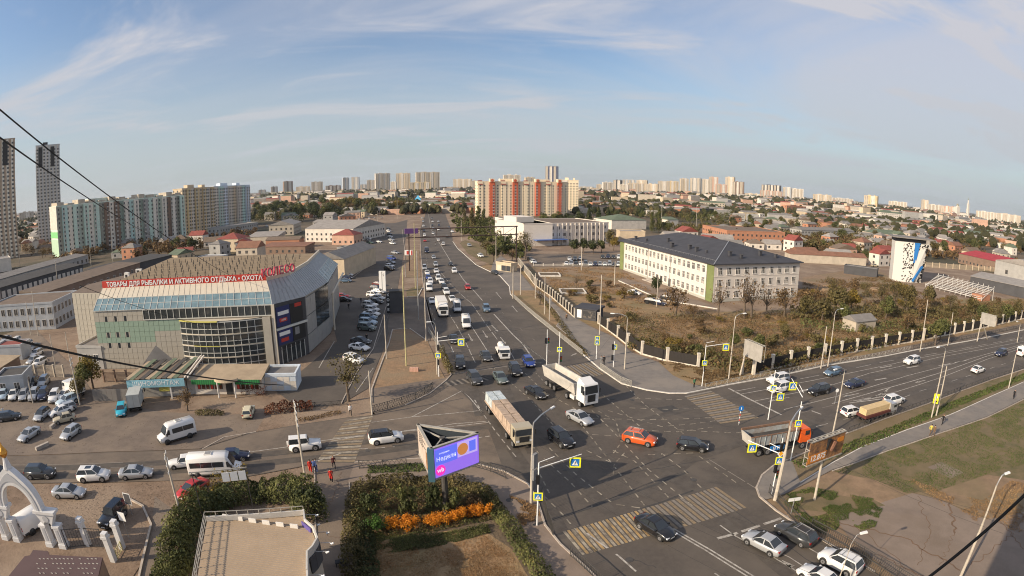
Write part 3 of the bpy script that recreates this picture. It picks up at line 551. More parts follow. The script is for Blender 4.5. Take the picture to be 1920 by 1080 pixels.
def cab(t, x0, x1, W_, z0, Hh, pm, spoiler=False, glass_h=None, name='cab'):
    """box cab with raked glass; x1 is the front"""
    hw = W_/2; b = MB(); gz0 = z0+(Hh-z0)*.47; gz1 = Hh-.28
    pr = [(x0, z0), (x1-.05, z0), (x1, z0+.25), (x1, gz0), (x1-.18, gz1+.1), (x1-.35, Hh), (x0, Hh)]
    n = len(pr); vv = [(x, -hw*(.96 if z > gz0 else 1), z) for x, z in pr]+[(x, hw*(.96 if z > gz0 else 1), z) for x, z in pr]
    b.add(vv, [tuple(range(n)), tuple(range(2*n-1, n-1, -1))]+[(i, n+i, n+(i+1) % n, (i+1) % n) for i in range(n)], 'paint'); o = b.build(name, t); set_paint(o, pm)
    m_ = MB(); A_ = [(x1+.005, -hw*.88, gz0+.06), (x1+.005, hw*.88, gz0+.06), (x1-.155, hw*.86, gz1+.03), (x1-.155, -hw*.86, gz1+.03)]
    m_.hexa([(x-.05, y, z) for x, y, z in A_], [(x+.02, y, z) for x, y, z in A_], 'glass'); m_.build('windshield', t)
    for s in (-1, 1):
        m_ = MB(); m_.box(x1-1.0, x1-.28, s*hw*.975-.03, s*hw*.975+.02, gz0+.1, gz1, 'glass'); m_.build('side_window', t)
        m_ = MB(); m_.box(x1-.06, x1+.03, s*hw*.72-.2, s*hw*.72+.2, z0+.12, z0+.38, 'lamp_glass'); m_.build('headlight', t)
        m_ = MB(); m_.box(x1-.12, x1+.02, s*(hw+.2)-.09, s*(hw+.2)+.09, gz0+.1, gz0+.75, 'trim'); m_.build('mirror', t)
    m_ = MB(); m_.box(x1-.1, x1+.05, -hw*.96, hw*.96, z0-.25, z0+.05, 'paint'); m_.box(x1-.02, x1+.035, -hw*.55, hw*.55, z0+.12, gz0-.1, 'trim'); o = m_.build('bumper', t); set_paint(o, pm)
    if spoiler: m_ = MB(); m_.hexa([(x0+.1, -hw*.85, Hh), (x1-.5, -hw*.8, Hh), (x1-.5, hw*.8, Hh), (x0+.1, hw*.85, Hh)], [(x0+.1, -hw*.8, Hh+.55), (x0+.3, -hw*.75, Hh+.5), (x0+.3, hw*.75, Hh+.5), (x0+.1, hw*.8, Hh+.55)], 'paint'); o = m_.build('roof_deflector', t); set_paint(o, pm)
def chassis(t, x0, x1, z=.75, m='dark'):
    b = MB(); b.box(x0, x1, -.5, -.35, z, z+.25, m); b.box(x0, x1, .35, .5, z, z+.25, m)
    for i in range(5): x = x0+(x1-x0)*(i+.5)/5; b.box(x-.06, x+.06, -.45, .45, z+.02, z+.2, m)
    b.build('chassis', t)

# ================================================================ people
def person_mesh(stride, arm, coat=0., lean=0.):
    H0 = 1.0
    v = {'pel': (0, 0, .95), 'sp': (lean*.5, 0, 1.15), 'ch': (lean, 0, 1.36), 'nk': (lean*1.1, 0, 1.50), 'hd': (lean*1.2+.02, 0, 1.60), 'top': (lean*1.2+.01, 0, 1.74)}
    e_ = [('pel', 'sp'), ('sp', 'ch'), ('ch', 'nk'), ('nk', 'hd'), ('hd', 'top')]; rad = {'pel': (.15, .11), 'sp': (.14, .10), 'ch': (.17, .11), 'nk': (.055, .055), 'hd': (.088, .10), 'top': (.06, .075)}
    for s, nm in ((1, 'l'), (-1, 'r')):
        f = stride*s; v.update({nm+'hip': (0, s*.09, .90), nm+'kn': (f*.16+.03, s*.10, .50), nm+'an': (f*.36-.04*abs(f), s*.10, .09+(.05 if f < 0 else 0)), nm+'to': (f*.36+.16, s*.12, .04+(.02 if f < 0 else 0))})
        v.update({nm+'sh': (lean, s*.20, 1.42), nm+'el': (lean-f*.12*arm-.03, s*.26, 1.14), nm+'wr': (lean-f*.26*arm+.10, s*.25, .90), nm+'ha': (lean-f*.30*arm+.14, s*.24, .81)})
        e_ += [('pel', nm+'hip'), (nm+'hip', nm+'kn'), (nm+'kn', nm+'an'), (nm+'an', nm+'to'), ('ch', nm+'sh'), (nm+'sh', nm+'el'), (nm+'el', nm+'wr'), (nm+'wr', nm+'ha')]
        rad.update({nm+'hip': (.095+coat*.05, .095+coat*.05), nm+'kn': (.062+coat*.07, .062+coat*.07), nm+'an': (.045, .045), nm+'to': (.04, .03), nm+'sh': (.07, .07), nm+'el': (.05, .05), nm+'wr': (.036, .036), nm+'ha': (.035, .045)})
    ks = list(v); me = bpy.data.meshes.new('p'); me.from_pydata([v[k] for k in ks], [(ks.index(a_), ks.index(b_)) for a_, b_ in e_], [])
    o = bpy.data.objects.new('p', me); col.objects.link(o); m = o.modifiers.new('s', 'SKIN'); 
    for i, k in enumerate(ks): d = me.skin_vertices[0].data[i]; d.radius = rad[k]; d.use_root = (k == 'pel')
    o.modifiers.new('ss', 'SUBSURF').levels = 1; dg = bpy.context.evaluated_depsgraph_get(); r = bpy.data.meshes.new_from_object(o.evaluated_get(dg)); bpy.data.objects.remove(o)
    r.materials.clear()
    for m in ('p_skin', 'p_top', 'p_legs', 'p_shoes'): r.materials.append(M(m))
    hem = .92-.40*coat
    for p in r.polygons:
        c = p.center; p.use_smooth = True; hand = abs(c.y) > .2 and c.z < .90
        p.material_index = 0 if (c.z > 1.5 or hand) else 3 if c.z < .10 else 1 if (c.z > hem) else 2
    return r
for k in ('p_skin', 'p_top', 'p_legs', 'p_shoes'): M(k, dict(p_skin=(.45, .26, .18), p_top=(.1, .1, .12), p_legs=(.03, .03, .04), p_shoes=(.02, .02, .02))[k], .85)
PM = [person_mesh(.0, 1), person_mesh(1, 1), person_mesh(-.9, 1, .0, .04), person_mesh(.5, 1, 1)]
_bm = bmesh.new(); bmesh.ops.create_icosphere(_bm, subdivisions=2, radius=1)
for v_ in _bm.verts: v_.co = Vector((v_.co.x*.108-.012, v_.co.y*.092, v_.co.z*.105+(0.0 if v_.co.z > 0 else .02)))
bmesh.ops.delete(_bm, geom=[v_ for v_ in _bm.verts if v_.co.x > .045 and v_.co.z < .05], context='VERTS')
HAIR = bpy.data.meshes.new('hair'); _bm.to_mesh(HAIR); _bm.free(); HAIR.materials.append(M('p_hair', (.03, .02, .015), .9))
CL = dict(black=(.012, .012, .014), red=(.55, .03, .02), white=(.7, .68, .65), navy=(.02, .025, .06), pink=(.5, .2, .22), brown=(.16, .10, .06), yellow=(.55, .45, .08), blue=(.07, .12, .3), grey=(.2, .2, .2), maroon=(.12, .03, .03), orange=(.6, .2, .05), green=(.05, .15, .08))
def person(px, py, hx, hy, top, legs, label, pose=1, s=1.0, hat=None):
    g_ = P(px, py); g_.z = .02; t = thing('person', label, 'person', g_, az(px, py, hx, hy)); t.scale = (s, s, s)
    o = ob('body', PM[pose], t)
    for i, c in ((1, top), (2, legs)): sl = o.material_slots[i]; sl.link = 'OBJECT'; sl.material = M('cloth_'+c, CL[c], .9)
    hd = {2: .048+.02}.get(pose, .02); h = ob('hair', HAIR, t, (hd-.01, 0, 1.655))
    if hat: sl = h.material_slots[0]; sl.link = 'OBJECT'; sl.material = M('cloth_'+hat, CL[hat], .9)
    return t

# ================================================================ vegetation
leafmat('leaf_green', (.045, .055, .02), (.15, .155, .052), (.30, .26, .09)); leafmat('leaf_dark', (.024, .034, .014), (.078, .092, .034), (.17, .165, .06))
leafmat('leaf_olive', (.065, .056, .023), (.17, .14, .055), (.30, .22, .10)); leafmat('leaf_yellow', (.10, .08, .02), (.24, .17, .035), (.36, .24, .04))
leafmat('leaf_brown', (.08, .05, .025), (.21, .135, .062), (.34, .235, .11)); leafmat('leaf_orange', (.45, .14, .015), (.80, .34, .03), (.85, .55, .08)); leafmat('leaf_red', (.05, .02, .012), (.17, .06, .03), (.28, .12, .05))
leafmat('leaf_fresh', (.03, .07, .015), (.08, .16, .03), (.16, .24, .05)); leafmat('leaf_far', (.030, .034, .016), (.075, .07, .03), (.14, .11, .045), s=.02)
leafmat('grass_blades', (.05, .08, .02), (.12, .15, .04), (.25, .20, .08), s=.3); leafmat('dry_blades', (.19, .115, .055), (.34, .215, .105), (.44, .31, .16), s=.15)
leafmat('litter', (.2, .09, .03), (.38, .24, .12), (.5, .38, .24), s=.5)
def leaf(L_, F_, p, s, n, rnd):
    u = n.orthogonal().normalized(); a_ = rnd.uniform(0, 6.28); w_ = n.cross(u); u, w_ = u*math.cos(a_)+w_*math.sin(a_), w_*math.cos(a_)-u*math.sin(a_); o = len(L_)
    L_ += [p-u*s*.5, p+w_*s*.36, p+u*s*.5, p-w_*s*.36]; F_.append((o, o+1, o+2, o+3))
def rv(rnd):
    while True:
        v = Vector((rnd.uniform(-1, 1), rnd.uniform(-1, 1), rnd.uniform(-1, 1)))
        if .05 < v.length < 1: return v.normalized()
def crown(seed, n, r, h, z0, ls, mat_, lobes=9, shape='round', fill=.5):
    rnd = random.Random(seed); L_ = []; F_ = []; ls_ = []
    for i in range(lobes):
        t = (i+.5)/lobes
        if shape == 'poplar': c = Vector((rnd.uniform(-.25, .25)*r, rnd.uniform(-.25, .25)*r, z0+h*t)); lr = r*(1.0-.75*t**1.6)*rnd.uniform(.8, 1.05)
        elif shape == 'cone': c = Vector((0, 0, z0+h*t)); lr = r*(1.02-t)*rnd.uniform(.9, 1.1)
        else:
            d = rv(rnd); k = rnd.uniform(.35, .75); c = Vector((d.x*r*k, d.y*r*k, z0+h*.5+d.z*h*.5*k)); lr = min(r, h*.5)*rnd.uniform(.36, .62)
        ls_.append((c, max(lr, .1)))
    for i in range(n):
        c, lr = rnd.choice(ls_); d = rv(rnd); k = 1-fill*rnd.random()**2; hh = 1.0 if shape != 'poplar' else 1.3
        p = c+Vector((d.x, d.y, d.z*hh))*lr*k; 
        if p.z < z0*.55: continue
        leaf(L_, F_, p, ls*rnd.uniform(.6, 1.35), (d+rv(rnd)*.9+Vector((0, 0, .25))).normalized(), rnd)
    me = bpy.data.meshes.new('crown'); me.from_pydata(L_, [], F_); me.materials.append(M(mat_)); return me, ls_
def trunk(seed, ls_, h0, r0, mat_='bark'):
    rnd = random.Random(seed); b = MB(); top = Vector((rnd.uniform(-.2, .2), rnd.uniform(-.2, .2), h0)); b.tube((0, 0, 0), (top.x*.5, top.y*.5, h0*.5), r0, r0*.8, mat_, 7); b.tube((top.x*.5, top.y*.5, h0*.5), top, r0*.8, r0*.62, mat_, 7)
    for c, lr in ls_:
        m_ = top.lerp(c, .5)+Vector((rnd.uniform(-.2, .2), rnd.uniform(-.2, .2), -.15)); b.tube(top, m_, r0*.5, r0*.3, mat_, 5); b.tube(m_, c, r0*.3, r0*.1, mat_, 4)
        for k in range(3): b.tube(c, c+rv(rnd)*lr*.8, r0*.1, r0*.03, mat_, 3)
    return b.mesh('trunk')
TR = {}
def tree_kind(k, seed, n, r, h, z0, ls, mat_, lobes, shape='round', fill=.5, tm='bark'):
    c, l = crown(seed, n, r, h, z0, ls, mat_, lobes, shape, fill); TR[k] = (c, trunk(seed+1, l, z0+h*.12 if shape != 'poplar' else z0+h*.5, .06+r*.06, tm), z0+h)
for i in range(3):
    tree_kind('green%d' % i, 10+i, 1500, 2.6, 4.6, 1.6, .42, 'leaf_green', 10); tree_kind('olive%d' % i, 20+i, 1300, 2.5, 4.4, 1.7, .42, 'leaf_olive', 10)
    tree_kind('dark%d' % i, 30+i, 1500, 2.6, 4.9, 1.3, .42, 'leaf_dark', 10); tree_kind('brown%d' % i, 40+i, 520, 2.5, 4.2, 1.4, .34, 'leaf_brown', 12, fill=.9)
    tree_kind('poplar%d' % i, 50+i, 1600, 1.7, 9.5, 1.6, .45, 'leaf_green' if i else 'leaf_olive', 9, 'poplar'); tree_kind('yellow%d' % i, 60+i, 1100, 2.4, 4.0, 1.5, .36, 'leaf_yellow', 9)
    tree_kind('sparse%d' % i, 70+i, 900, 2.5, 4.3, 2.0, .24, 'leaf_olive', 12, fill=.95); tree_kind('spruce%d' % i, 80+i, 1700, 1.9, 7.0, .5, .40, 'leaf_dark', 12, 'cone')
    tree_kind('bare%d' % i, 90+i, 150, 2.4, 4.4, 1.4, .25, 'leaf_brown', 16, fill=.95)
def tree(px, py, kind, h, label, group=None, name='tree', sx=1., rot=None, pos=None, cat='tree', z=0):
    c, t_, h0 = TR[kind]; g_ = pos if pos is not None else P(px, py); rnd = random.Random(int(g_.x*7+g_.y*13)); s = h/h0
    t = thing(name, label, cat, (g_.x, g_.y, z), rnd.uniform(0, 6.28) if rot is None else rot, group); t.scale = (s*sx, s*sx, s); ob('trunk', t_, t); ob('crown', c, t); return t
BU = {}
for k, mt, n, ls in (('green', 'leaf_green', 700, .2), ('dark', 'leaf_dark', 800, .2), ('olive', 'leaf_olive', 600, .2), ('brown', 'leaf_brown', 500, .17), ('orange', 'leaf_orange', 500, .17), ('fresh', 'leaf_fresh', 800, .15), ('red', 'leaf_red', 500, .17), ('yellow', 'leaf_yellow', 500, .17)):
    BU[k] = [crown(200+i+len(BU)*10, n, 1., 1.6, .15, ls, mt, 8, fill=.6)[0] for i in range(2)]
def stems(seed=3):
    b = MB(); rnd = random.Random(seed)
    for i in range(9): d = rv(rnd); b.tube((0, 0, 0), (d.x*.6, d.y*.6, .6+abs(d.z)*.6), .03, .01, 'bark', 3)
    return b.mesh('stems')
STEMS = stems()
def bush(px, py, kind, r, h, label, group=None, pos=None, name='bush'):
    g_ = pos if pos is not None else P(px, py); rnd = random.Random(int(g_.x*17+g_.y*3)); t = thing(name, label, 'shrub', (g_.x, g_.y, 0), rnd.uniform(0, 6.28), group); t.scale = (r, r, h/1.75)
    ob('foliage', rnd.choice(BU[kind]), t); ob('stem', STEMS, t); return t
def hedge(name, px, hts, wd, mat_, label=None, dens=55, ls=.18, kind='stuff', seed=1, cat=None, z=0):
    """leafy mass along a line of ground points: an uneven volume of leaves"""
    pts = PX(px); rnd = random.Random(seed); L_ = []; F_ = []
    for i in range(len(pts)-1):
        a_, b_ = pts[i], pts[i+1]; d = b_-a_; n = int(d.length*dens); q = Vector((-d.y, d.x, 0)).normalized()
        for k in range(n):
            t = rnd.random(); u = rnd.uniform(-1, 1); p = a_+d*t; hh = hts*(.75+.5*noise.noise(p*.35)+.35*noise.noise(p*1.3))*(1-.35*u*u); zf = 1-rnd.random()**2*.95
            p = p+q*u*wd/2*(1+.25*noise.noise(p*.9+Vector((9, 0, 0)))); p.z = z+hh*zf
            leaf(L_, F_, p, ls*rnd.choice((.5, .7, .9, 1.2, 2.0)), (Vector((rnd.gauss(0, .7), rnd.gauss(0, .7), .6))+q*u).normalized(), rnd)
    me = bpy.data.meshes.new(name); me.from_pydata(L_, [], F_); me.materials.append(M(mat_)); return ob(name, me, None, kind=kind, label=label, cat=cat)
def inside(p, poly):
    c = False; n = len(poly); j = n-1
    for i in range(n):
        if (poly[i][1] > p[1]) != (poly[j][1] > p[1]) and p[0] < (poly[j][0]-poly[i][0])*(p[1]-poly[i][1])/(poly[j][1]-poly[i][1])+poly[i][0]: c = not c
        j = i
    return c
def scatter(name, px, n, hts, ls, mat_, seed=1, z=0., up=.4, clump=.3, thr=-.1, kind='stuff', label=None):
    """ground cover / thicket over an area: leaves or blades in clumps"""
    poly = PX(px) if not isinstance(px[0], Vector) else px; rnd = random.Random(seed); x0, x1 = min(p.x for p in poly), max(p.x for p in poly); y0, y1 = min(p.y for p in poly), max(p.y for p in poly); L_ = []; F_ = []; k = 0; tries = 0
    while k < n and tries < n*12:
        tries += 1; p = Vector((rnd.uniform(x0, x1), rnd.uniform(y0, y1), 0)); nn = noise.noise(p*clump+Vector((seed, 0, 0)))+.4*noise.noise(p*clump*3.1)
        if nn < thr or not inside(p, poly): continue
        k += 1; hh = hts*max(.1, .45+nn*1.1); p.z = z+hh*(1-rnd.random()**1.6)+.02
        leaf(L_, F_, p, ls*rnd.uniform(.6, 1.4), Vector((rnd.gauss(0, 1), rnd.gauss(0, 1), up+rnd.random())).normalized(), rnd)
    me = bpy.data.meshes.new(name); me.from_pydata(L_, [], F_); me.materials.append(M(mat_)); return ob(name, me, None, kind=kind, label=label)

# ================================================================ street furniture
def aim(px, py, qx, qy): return az(px, py, qx, qy)
def lamp_post(px, py, h, armdir, label, arm=2.0, z=0, r=.12, group='street lamps', mat_='concrete_pole', heads=1):
    g_ = P(px, py); t = thing('street_lamp', label, 'street lamp', g_, armdir, group); b = MB(); b.tube((0, 0, 0), (0, 0, h*.62), r, r*.8, mat_, 8); b.tube((0, 0, h*.62), (0, 0, h-.6), r*.6, r*.5, mat_, 8); b.build('pole', t)
    b = MB(); b.path([(0, 0, h-.6), (.15, 0, h-.1), (arm*.45, 0, h+.25), (arm, 0, h+.35)], r*.4, 'steel'); b.build('arm', t)
    b = MB(); b.hexa([(arm-.1, -.12, h+.27), (arm+.65, -.14, h+.29), (arm+.65, .14, h+.29), (arm-.1, .12, h+.27)], [(arm-.1, -.08, h+.4), (arm+.6, -.1, h+.42), (arm+.6, .1, h+.42), (arm-.1, .08, h+.4)], 'sign_white'); b.build('lamp_head', t); return t
def power_pole(px, py, h, label, r=.14, lean=(0, 0), cross=0, rz=0., mat_='concrete_pole', group='utility poles', cat='utility pole'):
    g_ = P(px, py); t = thing('utility_pole', label, cat, g_, rz, group); b = MB(); b.tube((0, 0, 0), (lean[0], lean[1], h), r, r*.7, mat_, 8); b.build('pole', t)
    for k in range(cross):
        b = MB(); zc = h-.3-k*.8; b.bar((lean[0], -.9, zc), (lean[0], .9, zc), .09, .09, 'steel'); b.build('crossarm', t)
        for y in (-.8, -.3, .3, .8): i_ = MB(); i_.tube((lean[0], y, zc+.04), (lean[0], y, zc+.24), .05, .035, 'sign_white', 6); i_.build('insulator', t)
    return t
def sign_plate(parent, loc, rz, kind='cross', s=.9):
    """yellow backed pedestrian crossing plate"""
    f = MB(); k = s/.9; mtx = Matrix.Translation(loc) @ Matrix.Rotation(rz, 4, 'Z')
    f.box(-.45*k, .45*k, -.015, .015, -.45*k, .45*k, 'sign_yellow'); o = f.build('sign_board', parent, mw=mtx)
    b = MB(); b.box(-.33*k, .33*k, -.022, -.0155, -.33*k, .33*k, 'sign_blue'); b.build('blue_panel', o)
    b = MB(); b.add([(-.25*k, -.026, -.24*k), (.25*k, -.026, -.24*k), (0, -.026, .24*k)], [(0, 1, 2)], 'sign_white'); b.build('white_triangle', o)
    b = MB()
    for q in ([(0, .1), (.03, .13), (0, .16), (-.03, .13)], [(-.03, .09), (.03, .09), (.03, -.04), (-.03, -.04)], [(-.02, -.04), (.02, -.04), (-.06, -.19), (-.09, -.19)], [(.0, -.04), (.03, -.04), (.09, -.18), (.06, -.19)], [(.03, .08), (.10, -.01), (.08, -.03), (.02, .05)]):
        b.add([(x*k, -.03, z*k) for x, z in q], [(0, 3, 2, 1)], 'black')
    b.build('walking_figure', o); return o
def signal_head(parent, loc, rz, n=3, s=1.):
    mtx = Matrix.Translation(loc) @ Matrix.Rotation(rz, 4, 'Z'); b = MB(); b.box(-.17*s, .17*s, -.02, .2, -.17*n*s, .17*n*s, 'black'); o = b.build('signal_head', parent, mw=mtx)
    for i in range(n):
        z = (n-1-2*i)*.165*s; b = MB(); b.tube((0, -.021, z), (0, -.05, z), .11*s, .11*s, ['lens_red', 'lens_amber', 'lens_green'][i if n == 3 else (0, 2)[min(i, 1)]], 10); b.build('lens', o)
    return o
M('lens_red', (.25, .02, .01), .3); M('lens_amber', (.22, .12, .01), .3); M('lens_green', (.01, .12, .05), .3)
def post(name, label, px, py, h, cat='sign', r=.06, mat_='steel', rz=0., group=None):
    t = thing(name, label, cat, P(px, py), rz, group); b = MB(); b.tube((0, 0, 0), (0, 0, h), r, r, mat_, 8); b.build('pole', t); return t
def resample(pts, sp):
    out_ = [pts[0].copy()]; acc = 0; 
    for i in range(len(pts)-1):
        a_, b_ = pts[i], pts[i+1]; L_ = (b_-a_).length; t = sp-acc
        while t <= L_: out_.append(a_.lerp(b_, t/L_)); t += sp
        acc = (acc+L_) % sp
    return out_
def railing(label, px, sp, h, style='bars', m='rail_dark', cat='fence', name='railing', post_h=None, post_w=.07, nb=12, group=None, z=.1, pm=None):
    """posts and panels along a line; every panel and every post is a part"""
    pts = resample(PX(px) if not isinstance(px[0], Vector) else px, sp); t = thing(name, label, cat, (0, 0, 0), 0, group)
    pb = MB(); pb.box(-post_w/2, post_w/2, -post_w/2, post_w/2, 0, post_h or h+.08, pm or m); 
    if post_w > .25: pb.box(-post_w/2-.05, post_w/2+.05, -post_w/2-.05, post_w/2+.05, post_h-.02, post_h+.12, pm or m)
    pme = pb.mesh('post'); b = MB(); w_ = .055 if h < 1.5 else .06
    if style == 'solid': b.box(post_w/2, sp-post_w/2, -.03, .03, .25, h, m); [b.box(post_w/2+(sp-post_w)*i/nb, post_w/2+(sp-post_w)*i/nb+.05, -.055, -.0305, .27, h-.02, m) for i in range(nb)]; b.box(0, sp, -.10, .10, 0, .3, pm or 'concrete')
    else:
        b.bar((0, 0, h), (sp, 0, h), w_, w_, m); b.bar((0, 0, .15), (sp, 0, .15), w_, w_, m)
        if style == 'bars':
            for i in range(1, nb): x = sp*i/nb; b.box(x-.018, x+.018, -.018, .018, .15, h, m)
        if style in ('cross', 'ornate'):
            for i in range(nb):
                x0, x1 = sp*i/nb, sp*(i+1)/nb; b.bar((x0, 0, .15), (x1, 0, h), .035, .035, m); b.bar((x0, 0.002, h), (x1, .002, .15), .035, .035, m)
            if style == 'ornate': b.bar((0, 0, h*.72), (sp, 0, h*.72), .02, .02, m); [b.box(sp*i/nb-.012, sp*i/nb+.012, -.012, .012, .15, h, m) for i in range(1, nb)]
        if style == 'vee':
            for i in range(nb):
                x0, x1 = sp*i/nb, sp*(i+1)/nb; b.bar((x0, 0, h), ((x0+x1)/2, 0, .1), .04, .04, m); b.bar(((x0+x1)/2, 0, .1), (x1, 0, h), .04, .04, m)
        if style == 'baluster':
            for i in range(1, nb): x = sp*i/nb; b.box(x-.05, x+.05, -.03, .03, .15, h, m)
    me = b.mesh('panel')
    for i, p in enumerate(pts):
        ob('post', pme, t, (p.x, p.y, z-.1))
        if i < len(pts)-1: q = pts[i+1]-p; o = ob('panel', me, t, (p.x, p.y, z-.1), math.atan2(q.y, q.x)); o.scale.x = q.length/sp
    return t
def wire(label, pts, r, sag=0., group='overhead wires', n=14, name='wire'):
    out_ = []
    for i in range(len(pts)-1):
        a_, b_ = Vector(pts[i]), Vector(pts[i+1])
        for k in range(n+(i == len(pts)-2)): t = k/n; p = a_.lerp(b_, t); p.z -= sag*4*t*(1-t); out_.append(p)
    b = MB(); b.path(out_, r, 'cable', 4); return b.build(name, label=label, cat='cable', group=group)

# ================================================================ buildings
def win_mesh(w_, h, m='window_glass', fm='white', mull=1, sill=True, key=None):
    b = MB(); b.box(-w_/2, w_/2, -.03, .02, 0, h, m); t = .07
    for x0, x1, z0, z1 in ((-w_/2-t, w_/2+t, -t, 0), (-w_/2-t, w_/2+t, h, h+t), (-w_/2-t, -w_/2, 0, h), (w_/2, w_/2+t, 0, h)): b.box(x0, x1, -.07, .0, z0, z1, fm)
    for k in range(mull): x = -w_/2+w_*(k+1)/(mull+1); b.box(x-.03, x+.03, -.05, -.031, 0, h, fm)
    return b.mesh('window')
SIDES = {'f': lambda W_, D_: (Matrix.Identity(4), W_), 'b': lambda W_, D_: (Matrix.Translation((W_, D_, 0)) @ Matrix.Rotation(math.pi, 4, 'Z'), W_), 'r': lambda W_, D_: (Matrix.Translation((W_, 0, 0)) @ Matrix.Rotation(math.pi/2, 4, 'Z'), D_), 'l': lambda W_, D_: (Matrix.Translation((0, D_, 0)) @ Matrix.Rotation(-math.pi/2, 4, 'Z'), D_)}
def building(name, label, A_, B_, D_, h, wall, roofm='roof_grey', roof='flat', rh=2., sides='frl', wn=None, cat='building', group=None, over=.3, joined=False, width=None, plinth=None, z=0, rz=None, wallt=None):
    """A_,B_: ground ends of the near wall, left then right. wn: (w,h,z0,dz,floors,spacing,glass,frame)"""
    ang, W_ = frame(A_, B_) if B_ is not None else (rz, width); t = thing(name, label, cat, (A_[0], A_[1], z), ang, group)
    b = MB(); b.box(0, W_, 0, D_, 0, h, wall); b.build('wall', t)
    if plinth: b = MB(); b.box(-.04, W_+.04, -.04, D_+.04, 0, .7, plinth); b.build('plinth', t)
    b = MB(); o_ = over
    if roof == 'flat':
        b.box(-.1, W_+.1, -.1, D_+.1, h, h+.12, wallt or wall)
        for q in ((-.1, W_+.1, -.1, .2), (-.1, W_+.1, D_-.2, D_+.1), (-.1, .2, .2, D_-.2), (W_-.2, W_+.1, .2, D_-.2)): b.box(*q, h+.12, h+.5, wallt or wall)
        b.box(.2, W_-.2, .2, D_-.2, h+.12, h+.17, roofm)
    elif roof == 'gable' or roof == 'gabley':
        if roof == 'gable': v = [(-o_, -o_, h), (W_+o_, -o_, h), (W_+o_, D_+o_, h), (-o_, D_+o_, h), (-o_, D_/2, h+rh), (W_+o_, D_/2, h+rh)]; fs = [(0, 1, 5, 4), (2, 3, 4, 5), (3, 0, 4), (1, 2, 5), (3, 2, 1, 0)]
        else: v = [(-o_, -o_, h), (W_+o_, -o_, h), (W_+o_, D_+o_, h), (-o_, D_+o_, h), (W_/2, -o_, h+rh), (W_/2, D_+o_, h+rh)]; fs = [(0, 1, 4), (1, 2, 5, 4), (2, 3, 5), (3, 0, 4, 5), (3, 2, 1, 0)]
        b.add(v, fs, roofm)
    elif roof == 'hip':
        m_ = min(W_, D_)/2; v = [(-o_, -o_, h), (W_+o_, -o_, h), (W_+o_, D_+o_, h), (-o_, D_+o_, h)]
        v += [(m_, D_/2, h+rh), (W_-m_, D_/2, h+rh)] if W_ >= D_ else [(W_/2, m_, h+rh), (W_/2, D_-m_, h+rh)]
        fs = [(0, 1, 5, 4), (1, 2, 5), (2, 3, 4, 5), (3, 0, 4), (3, 2, 1, 0)] if W_ >= D_ else [(0, 1, 4), (1, 2, 5, 4), (2, 3, 5), (3, 0, 4, 5), (3, 2, 1, 0)]
        b.add(v, fs, roofm)
    elif roof == 'shed': b.hexa([(-o_, -o_, h), (W_+o_, -o_, h), (W_+o_, D_+o_, h), (-o_, D_+o_, h)], [(-o_, -o_, h+.15), (W_+o_, -o_, h+.15), (W_+o_, D_+o_, h+rh), (-o_, D_+o_, h+rh)], roofm)
    b.build('roof', t)
    if wn:
        ww, wh, z0, dz, fl, sp, gm, fm = wn; wm = None if joined else win_mesh(ww, wh, gm, fm)
        J = MB()
        for sd_ in sides:
            mt, L_ = SIDES[sd_](W_, D_); n = max(1, int((L_-.6)/sp))
            for f in range(fl):
                for i in range(n):
                    x = L_*(i+.5)/n; zz_ = z0+f*dz
                    if joined: J.T = mt; J.box(x-ww/2, x+ww/2, -.05, .02, zz_, zz_+wh, gm)
                    else: ob('window', wm, t, mw=mt @ Matrix.Translation((x, 0, zz_)))
        if joined: J.T = None; J.build('windows', t, kind='stuff')
    return t, W_, ang
# ================================================================ building materials
for k, c in dict(wall_white=(.62, .57, .50), wall_cream=(.55, .45, .32), wall_grey=(.36, .35, .33), wall_pale_green=(.64, .70, .60), wall_brick=(.42, .20, .12), wall_pink=(.52, .33, .24), wall_beige=(.46, .40, .32), wall_ochre=(.58, .45, .26),
        wall_blue=(.58, .64, .70), wall_brown=(.22, .15, .11), wall_mint=(.26, .45, .36), wall_dark=(.07, .07, .075), wall_orange=(.55, .18, .06), school_olive=(.17, .20, .075), wall_greyblue=(.40, .42, .44)).items(): M(k, c, .9, var=.12, scale=.35)
for k, c in dict(roof_grey=(.20, .185, .17), roof_slate=(.052, .053, .062), roof_brown=(.17, .125, .09), roof_red=(.24, .065, .05), roof_rust=(.22, .11, .07), roof_light=(.29, .265, .24), roof_green=(.12, .15, .10), roof_dark=(.07, .065, .06), roof_olive=(.25, .185, .11), roof_crimson=(.36, .04, .05)).items(): M(k, c, .8, var=.15, scale=.4)
M('panel_beige', (.40, .37, .31), .55, var=.06, scale=.8); M('panel_green', (.27, .36, .28), .5, var=.06, scale=.8); M('panel_cream', (.58, .52, .42), .5, var=.05); M('sign_red', (.50, .045, .03), .6, var=.08); M('mullion', (.58, .58, .54), .5)
M('roof_glass', (.16, .24, .27), .12, spec=.9, var=.25, scale=.5); M('curtain_glass', (.035, .042, .045), .1, spec=.9, c2=(.09, .09, .085), scale=.6, thr=(.5, .7)); M('metal_sheet', (.36, .36, .35), .45, metal=.3, var=.08); M('poster_navy', (.02, .03, .12), .5); M('poster_dark', (.015, .017, .02), .5)
def E_(x, y, z): p = P(x, y, z); p.z = 0; return p

